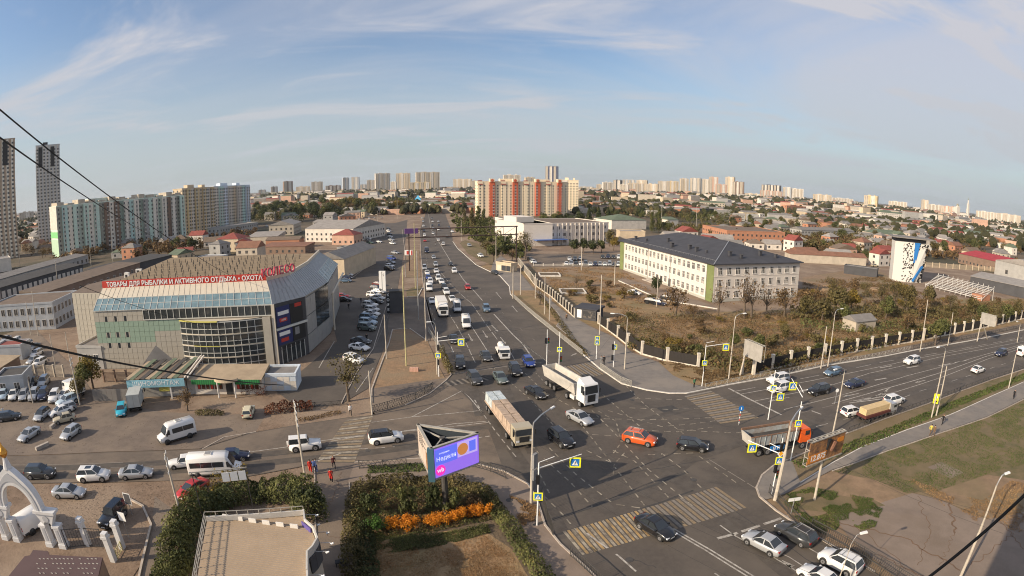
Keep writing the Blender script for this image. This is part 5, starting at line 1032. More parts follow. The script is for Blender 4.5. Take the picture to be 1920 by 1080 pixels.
# cream block with red bays
A_ = at_dist(896, 560); B_ = at_dist(1064, 585); ang, W_ = frame(A_, B_); h = hgt(980, 341, 570)
secs = []; n = 16
for k in range(n): secs.append((W_*k/n+.3, W_*(k+.85)/n+.3, 1.6 if k % 4 == 2 else (0.2 if k % 2 else .6), 'red_bay' if k % 4 == 2 else 'cream_bay'))
M('red_bay', (.52, .12, .06), .85, var=.15, scale=.3); M('cream_bay', (.76, .64, .46), .85, var=.06)
t = tower('apartment_block', 'cream nine storey block with red bays and red arched gables', A_, W_, 16, h, ang, 'cream_bay', secs, 3.0, sp=4.4, wd=1.3)
for k in range(n):
    x = W_*(k+.4)/n
    if k % 4 == 2: b = MB(); b.prism([(x-2.6, -2.3), (x+2.6, -2.3), (x+2.6, 2), (x-2.6, 2)], h-.3, h+3.2, 'cream_bay'); b.tube((x, -2.32, h+1.2), (x, -2.5, h+1.2), 1.6, 1.6, 'red_bay', 16); b.build('gable', t)
    elif k % 4 == 0: b = MB(); b.hexa([(x-2.6, -1.4, h-3), (x+2.6, -1.4, h-3), (x+2.6, 2, h-.1), (x-2.6, 2, h-.1)], [(x-2.6, -1.2, h-2.9), (x+2.6, -1.2, h-2.9), (x+2.2, 2, h+1.5), (x-2.2, 2, h+1.5)], 'roof_red'); b.build('mansard', t)
A_ = at_dist(1050, 640); B_ = at_dist(1084, 640); ang, W_ = frame(A_, B_); tower('apartment_block', 'cream side wing behind the right end of the red bay block', A_, W_, 14, hgt(1066, 338, 640), ang, 'cream_bay', [(1, W_*.4, .6, 'wall_white')], 3.0)
# white three storey office
hw = 11.6; a0, a1, a2 = E_(928, 408, hw), E_(982, 421, hw), E_(1141, 418, hw)
t, W_, ang = building('office', 'white three storey office block with blue entrance canopy', a1, a2, (a0-a1).length*.6, hw, 'wall_school_white', 'roof_brown', 'flat', sides='', wn=None)
ww = win_mesh(1.5, 1.7, 'win_dark', 'white')
for f in range(3):
    for i in range(14): ob('window', ww, t, (W_*(i+.6)/14.3, 0, 1.3+f*3.6)) if f or i % 5 else None
for i in range(12): b = MB(); b.box(W_*.38+i*W_*.6/12, W_*.38+i*W_*.6/12+.5, -.7, 0, 0, hw+.2, 'wall_school_white'); b.build('pilaster', t)
b = MB(); b.box(W_*.1, W_*.45, -5, -.05, 3.3, 3.6, 'canopy_blue'); b.build('canopy', t); M('canopy_blue', (.08, .16, .42), .6)
b = MB(); b.box(W_*.02, W_*.22, 12, 30, hw+.1, hw+3.2, 'wall_school_white'); b.build('penthouse', t)
t2, W_, ang = building('office_wing', 'white side wing of the office block running away from the road', a0, a1, 16, hw, 'wall_school_white', 'roof_brown', 'flat', sides='f', wn=(1.2, 1.6, 1.3, 3.6, 3, 3.2, 'win_dark', 'white'))

# ---------------------------------------------------------------- mid distance buildings placed one by one
def EB(name, label, x0, y0, x1, y1, h, D, wall, roofm, roof, rh=2., wn='auto', **k):
    a_, b_ = E_(x0, y0, h), E_(x1, y1, h); dist = a_.length
    if wn == 'auto': wn = (1.2, 1.3, 1.0, 3.0, max(1, int(h/3.1)), 3.2, 'win_dark', 'white')
    return building(name, label, a_, b_, D, h, wall, roofm, roof, rh, wn=wn, joined=dist > 230, **k)[0]
EB('house', 'cream two storey house with dark red hip roof behind the market hall', 405, 449, 446, 448, 7, 14, 'wall_cream', 'roof_red', 'hip', 3)
EB('shed', 'long grey roofed shed right of the cream house', 464, 445, 520, 443, 5, 16, 'wall_beige', 'roof_light', 'shed', 2)
EB('shop', 'brown shop front with two white sign boards', 498, 451, 561, 449, 4.6, 10, 'wall_brick', 'roof_brown', 'gable', 1.5)
EB('hall', 'beige gabled hall with three windows in the gable', 504, 423, 550, 421, 7.5, 30, 'wall_beige', 'roof_light', 'gabley', 3)
EB('warehouse', 'large pale grey roofed warehouse by the parking street', 572, 429, 662, 429, 8, 42, 'wall_white', 'roof_light', 'gable', 4)
EB('house', 'pink house with bright red hip roof beside the warehouse', 622, 441, 663, 441, 5.5, 12, 'wall_pink', 'roof_red', 'hip', 3)
EB('office', 'long grey building with a row of dark windows under the blue block', 412, 428, 484, 417, 6.5, 12, 'wall_grey', 'roof_grey', 'flat')
EB('shed', 'low brown roofed shed directly behind the market hall roof', 490, 463, 572, 462, 4, 12, 'wall_brown', 'roof_rust', 'shed', 1)
EB('warehouse', 'grey roofed warehouse with yellow portal beside the market hall', 590, 486, 645, 486, 7, 38, 'wall_cream', 'roof_grey', 'gabley', 2.5, wn=None)
EB('kiosk', 'pale green flat roofed kiosk at the parking street', 632, 466, 657, 466, 4, 8, 'wall_grey', 'roof_light', 'flat')
EB('storehouse', 'pale blue windowless storehouse at the left end of the hall roof', 366, 484, 405, 484, 5, 9, 'wall_greyblue', 'roof_light', 'flat', wn=None)
EB('office', 'two storey pale grey office with brown roof left of the market hall', -25, 577, 98, 569, 7, 17, 'wall_greyblue', 'roof_brown', 'flat', wn=(1.3, 1.7, 1.0, 3.3, 2, 2.3, 'win_dark', 'wall_white'), sides='fr')
EB('market_row', 'dark roofed row of market shops with white posters', 0, 540, 155, 496, 4.5, 11, 'wall_dark', 'roof_dark', 'shed', 1.2, wn=(2.2, 2.6, .4, 3, 1, 3.4, 'wall_white', 'wall_dark'), sides='f')
EB('market_row', 'rear row of market shops with grey roof behind the poster row', -20, 530, 165, 478, 4.5, 9, 'wall_grey', 'roof_grey', 'shed', 1.2, wn=(1.6, 1.8, .8, 3, 1, 4.5, 'win_dark', 'white'), sides='f')
EB('market_row', 'long brown roofed market row reaching the hall tower', 84, 549, 262, 493, 4.5, 13, 'wall_brown', 'roof_brown', 'shed', .8, wn=(1.6, 1.8, .8, 3, 1, 4.5, 'win_dark', 'white'), sides='f')
EB('market_row', 'dark roofed market row with arched far end', 200, 508, 322, 478, 4.5, 14, 'wall_dark', 'roof_dark', 'shed', .8, wn=None)
EB('warehouse', 'white walled low building at the left edge', -30, 492, 20, 484, 7, 20, 'wall_white', 'roof_light', 'flat', wn=None)
EB('garage', 'grey garage with slanted roof at the left lower car park', 0, 690, 36, 668, 3.2, 14, 'wall_brown', 'roof_tan', 'shed', .6, wn=None)
EB('office', 'small cream panelled office in the left lower car park', -10, 712, 42, 707, 3.2, 6, 'wall_greyblue', 'roof_dark', 'flat', wn=(1.2, 1.3, 1.0, 3, 1, 2.8, 'win_dark', 'white'), sides='fr')
EB('shed', 'pale sectional shed with red trimmed edge in the car park', -10, 652, 38, 650, 3, 5, 'wall_greyblue', 'roof_red', 'flat', wn=None)
EB('warehouse', 'orange brick two storey building with flat brown roof beyond the school', 1363, 433, 1472, 437, 7, 45, 'wall_brick', 'roof_brown', 'flat', sides='fl')
EB('shed', 'long pale grey building with small windows behind the perimeter wall', 1503, 431, 1602, 434, 6.5, 14, 'wall_grey', 'roof_grey', 'gable', 2)
EB('hall', 'white three storey hall with pale roof beyond the yard', 1597, 401, 1650, 408, 9, 14, 'wall_white', 'roof_light', 'hip', 3)
EB('house', 'orange brick workshop with rust roof right of the brick building', 1516, 412, 1550, 418, 6, 12, 'wall_brick', 'roof_rust', 'gable', 2)
EB('shed', 'cream shed with brown roof left of the orange workshop', 1495, 408, 1516, 411, 6, 12, 'wall_cream', 'roof_brown', 'gable', 2)
EB('hall', 'long red roofed building at the right edge', 1798, 475, 1866, 490, 6, 34, 'wall_brown', 'roof_crimson', 'gable', 2.5)
EB('hangar', 'grey metal hangar with gable at the right edge', 1867, 487, 1960, 508, 9, 30, 'wall_grey', 'roof_light', 'gabley', 3, wn=(2, 2, 3, 3, 1, 14, 'win_dark', 'grey'))
EB('shed', 'open grey roofed lean-to in front of the metal hangar', 1820, 518, 1925, 540, 4.5, 14, 'wall_dark', 'roof_light', 'shed', 1.5, wn=None)
EB('sports_hall', 'hall with olive green hip roof behind the white office', 1147, 413, 1212, 413, 7, 30, 'wall_white', 'roof_green', 'hip', 4, wn=None)
EB('shed', 'two tone cream shed in front of the green roofed hall', 1162, 434, 1210, 435, 4.5, 12, 'wall_cream', 'roof_light', 'flat', wn=None)
EB('hall', 'white flat roofed hall left of the pink row', 1248, 390, 1287, 389, 8, 20, 'wall_white', 'roof_light', 'flat')
EB('pavilion', 'pale green pavilion roof behind the poplar', 1252, 412, 1272, 412, 6, 10, 'wall_white', 'roof_green', 'shed', 2, wn=None)
EB('terrace', 'pink brick three storey row behind the orange building', 1302, 377, 1376, 378, 10, 16, 'wall_pink', 'roof_light', 'flat')
EB('shed', 'open black sided canopy with white posts', 1308, 392, 1344, 392, 8, 14, 'wall_dark', 'roof_light', 'flat', wn=None)
EB('warehouse', 'long low shed with pale walls and rust red roof by the perimeter wall', 1482, 476, 1625, 484, 4, 9, 'wall_beige', 'roof_rust', 'gable', 1.8, wn=None)
EB('garage', 'open black shelter with flat grey roof on the yard', 1583, 499, 1645, 507, 3.2, 6, 'wall_dark', 'roof_light', 'flat', wn=None)
EB('hut', 'small cream brick hut with grey gable roof in the scrub', 1606, 604, 1643, 600, 2.8, 5, 'wall_beige', 'roof_grey', 'gable', 1.3, wn=None)
EB('hall', 'white long hall with ribbed front far on the right', 1832, 419, 1896, 432, 9, 18, 'wall_white', 'roof_light', 'flat')
EB('house', 'brick house with grey gable near the right skyline', 1818, 432, 1842, 434, 7, 10, 'wall_brick', 'roof_grey', 'gable', 2)
EB('house', 'brick house with pale gable right of its twin', 1858, 438, 1882, 441, 7, 10, 'wall_brick', 'roof_light', 'gable', 2)
EB('hall', 'pale green roofed hall above the climbing tower', 1640, 437, 1700, 441, 6, 20, 'wall_beige', 'roof_green', 'hip', 3)
EB('petrol_station', 'low building with long green roof at the end of the road', 797, 382, 832, 383, 9, 16, 'wall_white', 'roof_green', 'gable', 2)
EB('warehouse', 'long white wall building across the end of the road', 760, 377, 797, 376, 7, 14, 'wall_grey', 'roof_light', 'flat')
EB('terrace', 'long cream barrack with row of dark bays above the road end', 790, 368, 893, 366, 10, 14, 'wall_cream', 'roof_grey', 'flat')
EB('house', 'bright cream house at the foot of the blue block', 470, 392, 494, 384, 10, 12, 'wall_ochre', 'roof_grey', 'flat')

# ---------------------------------------------------------------- skyline blocks
SK = [(486, 500, 356, 1500, 'wall_grey'), (510, 522, 350, 1700, 'wall_brown'), (534, 551, 340, 1400, 'wall_brown'), (556, 582, 350, 1500, 'wall_cream'), (585, 606, 341, 1400, 'wall_beige'), (612, 640, 348, 1300, 'wall_brown'), (644, 656, 333, 1700, 'wall_greyblue'), (660, 674, 332, 1700, 'wall_greyblue'), (676, 688, 346, 1500, 'wall_grey'), (705, 733, 325, 1100, 'wall_white'),
    (689, 704, 338, 1300, 'wall_cream'), (743, 769, 325, 1150, 'wall_cream'), (733, 743, 341, 1000, 'wall_white'), (781, 825, 323, 1100, 'wall_cream'), (769, 808, 342, 950, 'wall_ochre'), (826, 848, 352, 1500, 'wall_grey'), (850, 884, 336, 1500, 'wall_cream'), (884, 900, 339, 1400, 'wall_cream'), (944, 976, 328, 900, 'wall_white'), (985, 1003, 333, 850, 'wall_cream'), (1022, 1045, 312, 1300, 'glass_navy'),
    (1086, 1112, 350, 1500, 'wall_grey'), (1118, 1132, 346, 1300, 'wall_cream'), (1130, 1149, 342, 1000, 'wall_white'), (1149, 1164, 338, 1100, 'wall_dark'), (1162, 1177, 346, 900, 'wall_white'), (1166, 1190, 337, 1400, 'wall_greyblue'), (1178, 1208, 344, 1100, 'wall_cream'), (1192, 1212, 338, 1500, 'wall_cream'), (1210, 1232, 345, 1100, 'wall_cream'), (1232, 1250, 340, 1200, 'wall_beige'), (1250, 1271, 340, 1200, 'wall_ochre'),
    (1275, 1290, 335, 1300, 'wall_cream'), (1292, 1312, 334, 1250, 'wall_grey'), (1314, 1328, 336, 1250, 'wall_beige'), (1328, 1345, 332, 1400, 'wall_pink'), (1342, 1362, 346, 1150, 'wall_pink'), (1358, 1375, 332, 1400, 'wall_cream'), (1372, 1393, 341, 1200, 'wall_brown'), (1396, 1424, 363, 1300, 'wall_cream'), (1426, 1462, 347, 1500, 'wall_dark'), (1425, 1466, 358, 1450, 'wall_pink'), (1466, 1482, 351, 1500, 'wall_greyblue'),
    (1480, 1505, 354, 1500, 'wall_white'), (1524, 1558, 365, 1200, 'wall_cream'), (1560, 1600, 372, 1600, 'wall_white'), (1619, 1644, 367, 950, 'wall_ochre'), (1665, 1700, 378, 1600, 'wall_white'), (1727, 1740, 375, 1500, 'wall_cream'), (1740, 1768, 384, 1400, 'wall_white'), (1766, 1792, 387, 1400, 'wall_pink'), (1830, 1870, 397, 1500, 'wall_white'), (1870, 1915, 402, 1300, 'wall_beige'), (118, 150, 392, 900, 'wall_brown'), (36, 60, 398, 900, 'wall_beige')]
M('glass_navy', (.06, .07, .13), .3, var=.3, scale=.05)
CN = dict(wall_grey='grey', wall_brown='brown', wall_cream='cream', wall_beige='beige', wall_greyblue='blue grey', wall_white='white', wall_ochre='ochre', glass_navy='navy glass', wall_dark='dark', wall_pink='pink')
ZC = {}; ORD_ = 'first second third fourth fifth sixth seventh eighth ninth tenth eleventh twelfth thirteenth fourteenth fifteenth sixteenth seventeenth eighteenth nineteenth twentieth'.split()
for i, (x0, x1, ty, D, m) in enumerate(sorted(SK)):
    D *= 2.3; A_, B_ = at_dist(x0, D), at_dist(x1, D); ang, W_ = frame(A_, B_); h = max(9, hgt((x0+x1)/2, ty, D)); n = max(1, int(W_/18)); z_ = 'far left' if x0 < 480 else 'left of the road end' if x0 < 780 else 'behind the red bay block' if x0 < 1050 else 'right of the red bay block' if x0 < 1290 else 'on the right skyline'
    ZC[z_] = ZC.get(z_, 0)+1
    tower('apartment_block', '%s %s skyline block, %s from left %s' % (['squat', 'mid height', 'tall'][min(2, int(h/28))], CN[m], ORD_[ZC[z_]-1], z_), A_, W_, min(30, W_*.7), h, ang+R((i*37) % 30-15), m, [(W_*k/n+1, W_*(k+.6)/n+1, .8, 'wall_white' if k % 2 and m != 'wall_white' else 'wall_beige') for k in range(n)], 4.5, sp=8, wd=2.8, gm='win_dark')
# cathedral and bell tower on the right skyline
D = 3000; A_ = at_dist(1797, D); t = thing('cathedral', 'white cathedral with small domes on the right skyline', 'church', A_, 0); b = MB(); hh = hgt(1797, 388, D); b.box(-11, 11, 0, 22, 0, hh, 'wall_white'); b.build('wall', t)
for x, s in ((0, 1.3), (-8, .9), (8, .9)): b = MB(); b.tube((x, 8, hh-1), (x, 8, hh+6*s), 3*s, 3*s, 'wall_white', 10); b.tube((x, 8, hh+6*s), (x, 8, hh+9*s), 3.4*s, 2*s, 'roof_green', 10); b.tube((x, 8, hh+9*s), (x, 8, hh+14*s), 2*s, .1, 'gold', 8); b.build('dome', t)
M('gold', (.7, .45, .12), .35, metal=.7); A_ = at_dist(1816, D); t = thing('bell_tower', 'white tiered bell tower beside the cathedral', 'church tower', A_, 0); hh = hgt(1816, 370, D); b = MB(); b.box(-6, 6, 0, 12, 0, hh*.45, 'wall_white'); b.box(-5, 5, 1, 11, hh*.45, hh*.7, 'wall_white'); b.tube((0, 6, hh*.7), (0, 6, hh*.87), 4, 3.4, 'wall_white', 10); b.build('shaft', t)
b = MB(); b.tube((0, 6, hh*.87), (0, 6, hh*.93), 3.2, 1.2, 'roof_green', 10); b.tube((0, 6, hh*.93), (0, 6, hh), .5, .1, 'gold', 6); b.build('spire', t)

# ---------------------------------------------------------------- the wide low town: houses and trees to the horizon
rnd = random.Random(7)
zoneL = PX([470,432, 480,398, 640,372, 790,372, 780,420, 700,400, 560,404]); GR = [('roof_red', 'red'), ('roof_rust', 'rust brown'), ('roof_grey', 'grey'), ('roof_light', 'pale grey'), ('roof_brown', 'brown'), ('roof_green', 'green'), ('roof_light', 'pale grey'), ('roof_grey', 'grey')]
WL = [('wall_white', 'white'), ('wall_cream', 'cream'), ('wall_beige', 'beige'), ('wall_brick', 'brick'), ('wall_pink', 'pink'), ('wall_grey', 'grey'), ('wall_white', 'white')]
HP = []
def hpt(x0, x1, y0, y1):
    """a spot in view, drawn evenly over the picture rows between two depths"""
    for _ in range(60):
        px = rnd.uniform(x0, x1); py = rnd.uniform(y0, y1)+max(0, (px-1100))*.052+max(0, 300-px)*.08; p = P(px, py)
        if p.length > 3200: continue
        if all((p.x-q.x)**2+(p.y-q.y)**2 > q.z**2 for q in HP): return px, py, p
    return None
for o in list(bpy.data.objects):
    if o.parent is None and o.get('category') in ('building', 'apartment block', 'school', 'tower') and o.type == 'EMPTY' and o.location.length > 130: HP.append(Vector((o.location.x, o.location.y, 15)))
def house(px, py, p, zname, s=1.):
    rm, rn = rnd.choice(GR); wm_, wn_ = rnd.choice(WL); h = rnd.choice((3.2, 3.4, 6.2, 6.5))*s; W_ = rnd.uniform(8, 17)*s; D_ = rnd.uniform(7, 11)*s; far = p.length > 700; rt = rnd.choice(('gable', 'hip', 'gabley', 'gable')) if not far or rnd.random() < .6 else 'flat'
    HP.append(Vector((p.x, p.y, max(W_, D_)*.85)))
    building('house', '%s %s house, %s %s roof, %s' % (wn_, 'low' if h < 4 else 'tall', rn, {'gable': 'gabled', 'hip': 'hipped', 'gabley': 'end-on', 'flat': 'flat'}[rt], zname), p, None, D_, h, wm_, rm, rt, rnd.uniform(1.8, 3), wn=(1.3, 1.3, 1.0, 3.0, 1 if h < 4 else 2, 3.4, 'win_dark', 'white'), joined=True, width=W_, rz=rnd.choice((.1, .25, -.2, 1.5, .4))+rnd.uniform(-.1, .1), sides='fl' , group='houses '+zname)
for (n, x0, x1, y0, y1, zn) in [(30, 478, 760, 372, 398, 'left of the road end'), (16, 36, 130, 405, 470, 'behind the brown tower'), (62, 1100, 1340, 358, 392, 'right of the red bay block'), (80, 1330, 1640, 360, 412, 'in the town beyond the school'), (90, 1620, 1915, 360, 432, 'in the town on the right'), (10, 1700, 1915, 430, 455, 'behind the red roofed building'), (16, 130, 470, 458, 492, 'behind the market hall'), (16, 480, 690, 398, 424, 'before the dark wood'), (32, 1225, 1670, 418, 476, 'by the brick building')]:
    for i in range(n):
        q = hpt(x0, x1, y0, y1)
        if q: house(*q, zn, 1+.0*i)
for i in range(46):
    q = hpt(*((1240, 1640, 361, 384), (1600, 1915, 358, 388), (1100, 1260, 356, 372), (500, 760, 356, 372))[i % 4])
    if not q: continue
    W_ = rnd.uniform(26, 60); fl = rnd.choice((3, 4, 5, 5)); h = fl*3.0+.8; wm_, wn_ = rnd.choice(WL); fr_ = rnd.random() < .6; HP.append(Vector((q[2].x+W_/2, q[2].y, W_*.5)))
    building('mid_rise', '%s %s storey flat block %s' % (wn_, {3: 'three', 4: 'four', 5: 'five'}[fl], ['beyond the school', 'in the right hand town', 'behind the office trees', 'before the left skyline'][i % 4]), q[2], None, 13, h, wm_, 'roof_grey' if fr_ else rnd.choice(GR)[0], 'flat' if fr_ else 'gable', 2.5, wn=(1.6, 1.5, 1.0, 3.0, fl, 4.2, 'win_dark', 'white'), joined=True, width=W_, rz=rnd.uniform(-.3, .4), sides='fl', cat='apartment block', group='mid rise blocks of the town')
def far_mass(name, n, r0, r1, a0, a1, hs_, mats, label):
    b = MB()
    for i in range(n):
        r_ = r0*(r1/r0)**rnd.random(); a_ = R(rnd.uniform(a0, a1)); x, y = r_*math.sin(a_), r_*math.cos(a_); W_ = rnd.uniform(10, 30)*(1+r_/4000); D_ = rnd.uniform(8, 14); h = rnd.uniform(*hs_)*(1+r_/6000)
        if any((x-q.x)**2+(y-q.y)**2 < q.z**2 for q in HP): continue
        b.T = Matrix.Translation((x, y, 0)) @ Matrix.Rotation(rnd.uniform(-.5, .5), 4, 'Z'); b.box(0, W_, 0, D_, 0, h, rnd.choice(mats)); b.add([(0, 0, h), (W_, 0, h), (W_, D_, h), (0, D_, h), (0, D_/2, h+2), (W_, D_/2, h+2)], [(0, 1, 5, 4), (2, 3, 4, 5), (3, 0, 4), (1, 2, 5)], rnd.choice([g_[0] for g_ in GR])) if rnd.random() < .7 else None
    b.T = None; b.build(name, kind='stuff', label=label)
far_mass('far_town', 2200, 620, 5200, -56, 56, (3.5, 8), [m for m, _ in WL], 'low houses and sheds of the distant town')
far_mass('far_blocks', 36, 2200, 4600, -30, 30, (9, 17), ['wall_white', 'wall_cream', 'wall_beige', 'wall_greyblue'], 'distant apartment blocks along the skyline')
def far_trees(name, n, r0, r1, a0, a1, label, seed=5, smin=1.):
    rn = random.Random(seed); bm = bmesh.new(); bmesh.ops.create_icosphere(bm, subdivisions=1, radius=1); bv = [v.co.copy() for v in bm.verts]; bf = [[v.index for v in f.verts] for f in bm.faces]; bm.free(); V = []; F_ = []
    for i in range(n):
        r_ = r0*(r1/r0)**rn.random(); a_ = R(rn.uniform(a0, a1)); p = Vector((r_*math.sin(a_), r_*math.cos(a_), 0))
        if noise.noise(p*.006) < -.18 or any((p.x-q.x)**2+(p.y-q.y)**2 < (q.z*.7)**2 for q in HP): continue
        for k in range(rn.randint(2, 4)):
            s = rn.uniform(1.6, 3.6)*smin*(1+r_/5000); c = p+Vector((rn.uniform(-3, 3), rn.uniform(-3, 3), s*.9+rn.uniform(0, 2.5))); o_ = len(V)
            V += [c+Vector((v.x*s*rn.uniform(.7, 1.25), v.y*s*rn.uniform(.7, 1.25), v.z*s*rn.uniform(.8, 1.3))) for v in bv]; F_ += [[j+o_ for j in f] for f in bf]
    me = bpy.data.meshes.new(name); me.from_pydata(V, [], F_); me.materials.append(M('leaf_far')); ob(name, me, kind='stuff', label=label)
far_trees('far_trees', 6500, 620, 5200, -56, 56, 'distant trees among the houses', smin=1.3); far_trees('far_wood', 1500, 1300, 3600, -34, 44, 'wooded belt before the skyline', seed=6, smin=2.2); far_mass('far_quarters', 800, 1100, 4600, -40, 48, (7, 17), ['wall_white', 'wall_cream', 'wall_beige', 'wall_pink', 'wall_white', 'wall_grey'], 'far white and cream quarters below the skyline')

def town_trees(name, n, px, label, seed=9, mat_='leaf_green', s0=2.4):
    rn = random.Random(seed); L_ = []; F_ = []; poly = PX(px)
    x0, x1 = min(px[::2]), max(px[::2]); y0, y1 = min(px[1::2]), max(px[1::2]); k = 0; tr = 0; pp = [(px[i], px[i+1]) for i in range(0, len(px), 2)]
    while k < n and tr < n*15:
        tr += 1; x, y = rn.uniform(x0, x1), rn.uniform(y0, y1)
        if not inside((x, y), pp): continue
        p = P(x, y)
        if noise.noise(p*.02+Vector((seed, 0, 0))) < -.12 or any((p.x-q.x)**2+(p.y-q.y)**2 < (q.z*.8)**2 for q in HP): continue
        k += 1
        for c_ in range(3):
            s = rn.uniform(.6, 1.3)*s0; c = p+Vector((rn.uniform(-2.5, 2.5), rn.uniform(-2.5, 2.5), s*1.0+rn.uniform(0, 3)))
            for i in range(30): d = rv(rn); leaf(L_, F_, c+Vector((d.x, d.y, d.z*1.15))*s*rn.uniform(.6, 1), rn.uniform(.8, 1.5), (d+rv(rn)*.6+Vector((0, 0, .3))).normalized(), rn)
    me = bpy.data.meshes.new(name); me.from_pydata(L_, [], F_); me.materials.append(M(mat_)); ob(name, me, kind='stuff', label=label)

b = MB(); b.box(-5, 34, -17, -1.3, 0, 38, 'wall_beige'); t = thing('apartment_block', 'apartment block under the camera whose shadow falls on the lower right yard', 'apartment block', (0, 0, 0)); b.build('wall', t)
def Zat(px, py, xy): d = ray(px, py); return H + d.z*math.hypot(xy[0], xy[1])/math.hypot(d.x, d.y)
# ---------------------------------------------------------------- railings and fences
railing('white iron railing along the right kerb of the main road', [960,556, 986,580, 1006,597, 1046,630, 1099,672], 2.5, 1.1, 'ornate', 'rail_light', nb=8)
railing('pale iron railing round the right pavement corner', [1126,692, 1168,721, 1206,732], 2.5, 1.1, 'ornate', 'rail_light', nb=8)
railing('pale low railing along the far side of the right road', [1322,729, 1366,720, 1471,701, 1547,684.5, 1620,674, 1710,655], 2.5, .9, 'vee', 'rail_light', nb=2)
railing('dark low railing in front of the far billboard', [1712,655, 1770,644, 1840,631, 1919,614], 2.5, .9, 'vee', 'rail_dark', nb=2)
railing('dark low railing along the near verge of the right road', [1590,812, 1660,785, 1740,757, 1800,734, 1860,712, 1935,687], 2.5, .9, 'vee', 'rail_dark', nb=2)
railing('long dark iron railing with double rail at the lower right kerb', [1441,925, 1500,990, 1560,1026, 1640,1077, 1760,1160], 2.2, 1.15, 'bars', 'rail_dark', nb=9)
railing('second dark railing inside the lower right kerb fence', [1520,990, 1580,1022, 1660,1070, 1760,1130], 2.2, 1.1, 'bars', 'rail_dark', nb=9)
railing('dark iron railing at the lower left kerb before the zebra crossing', [1016,937, 1028,985, 1040,1012], 2.2, 1.5, 'bars', 'rail_dark', nb=9)
railing('dark iron railing running out of the lower picture edge', [1069,1043, 1096,1067, 1130,1100, 1190,1150], 2.2, 1.15, 'bars', 'rail_dark', nb=9)
railing('ornate dark railing with lozenges curving round the left corner', [698,775, 735,765, 780,750, 815,728], 2.6, 1.2, 'ornate', 'rail_dark', nb=6)
railing('dark railing with crosses behind the tripod billboard', [674,879, 740,877, 800,873], 2.8, 1.1, 'cross', 'rail_dark', nb=5)
railing('dark railing on the corner right of the tripod billboard', [886,876, 920,885, 952,900], 2.4, 1.1, 'cross', 'rail_dark', nb=5)
railing('pale railing beside the near left kerb of the main road', [803,622, 825,655, 846,702], 2.5, 1.1, 'bars', 'rail_light', nb=8)
railing('low dark fence along the footpath left of the crossing', [560,765, 620,762, 655,758], 2.5, .8, 'vee', 'rail_dark', nb=2)
M('fence_black', (.028, .024, .022), .75); M('pillar_white', (.62, .56, .47), .85, var=.1)
railing('dark school fence with white pillars along the pavement', [972,495, 1003,535, 1033,556, 1064,583, 1078,597], 3.0, 2.2, 'solid', 'fence_black', post_h=2.5, post_w=.42, nb=10, pm='pillar_white', z=.1)
railing('dark school fence with white pillars behind the lamp post corner', [1122,607, 1153,629, 1188,657, 1216,671, 1262,680, 1312,689, 1362,697], 6.2, 2.2, 'solid', 'fence_black', post_h=2.6, post_w=.5, nb=20, pm='pillar_white', z=.1)
railing('dark school fence with white pillars along the right road', [1412,703, 1455,691, 1495,682, 1530,674, 1600,661, 1660,650, 1720,640, 1780,628, 1840,616, 1919,598, 1960,588], 5.4, 2.4, 'solid', 'fence_black', post_h=2.9, post_w=.55, nb=18, pm='pillar_white', z=.1)
railing('pale concrete panel wall beyond the school', [1482,489, 1560,492, 1630,495, 1733,501, 1823,507, 1900,512], 5., 2.6, 'baluster', 'wall_cream', post_h=2.9, post_w=.3, nb=12, pm='wall_cream', z=.1)
railing('white low wall line behind the school yard', [1000,499, 1100,499, 1166,499], 4., .8, 'baluster', 'wall_white', post_h=1.0, post_w=.3, nb=10, pm='wall_white', z=.1)
railing('concrete panel fence between the car parks and the hall', [50,706, 90,706, 128,708], 2.6, 2.3, 'baluster', 'wall_beige', post_h=2.4, post_w=.3, nb=10, pm='wall_beige', z=.1)
railing('brown lattice panel fence below the market hall wall', [196,716, 240,716, 272,718], 2.6, 1.8, 'baluster', 'wall_brown', post_h=2.2, post_w=.3, nb=12, pm='wall_brown', z=.1)
t = thing('metal_fence', 'grey sheet metal fence left of the blue banner shop', 'fence', P(176, 752), az(176, 752, 250, 752)); LN = (P(176, 752)-P(250, 752)).length
sm = MB().box(.02, .98, -.03, .03, 0, 2.1, 'roof_grey').mesh('fence_sheet'); [ob('fence_sheet', sm, t, (k*LN/8, 0, 0)) for k in range(8)]
# hedges and beds
hedge('hedge', [560,790, 640,774], .5, 1.2, 'leaf_brown', dens=120, ls=.12, label='low brown creeping hedge at the road edge')
hedge('hedge', [496,775, 540,771, 586,765], 1.7, 2.2, 'leaf_red', dens=320, ls=.16, label='reddish bushy hedge right of the kiosk arbour', seed=4)
hedge('hedge', [368,778, 420,777], .9, 1.2, 'leaf_olive', dens=240, ls=.14, label='clipped hedge box in front of the kiosk', seed=5)
hedge('hedge', [452,742, 470,738, 500,744], 2.3, .8, 'leaf_red', dens=160, ls=.14, label='creeper over the arbour beside the kiosk', seed=6)
hedge('verge_grass', [690,881, 745,879, 800,876], .35, 2.0, 'grass_blades', dens=300, ls=.13, seed=7)
hedge('climbing_plants', [828,664, 838,690, 846,704], 2.0, 1.2, 'leaf_olive', dens=180, ls=.16, seed=8)
hedge('shrub_strip', [1492,874, 1560,852, 1640,822, 1740,780, 1800,755, 1870,727, 1930,702], .45, 2.0, 'grass_blades', dens=150, ls=.16, seed=9)
hedge('verge_shrubs', [1010,553, 1040,590, 1075,640, 1100,668], .5, 1.6, 'leaf_olive', dens=60, ls=.18, seed=10)
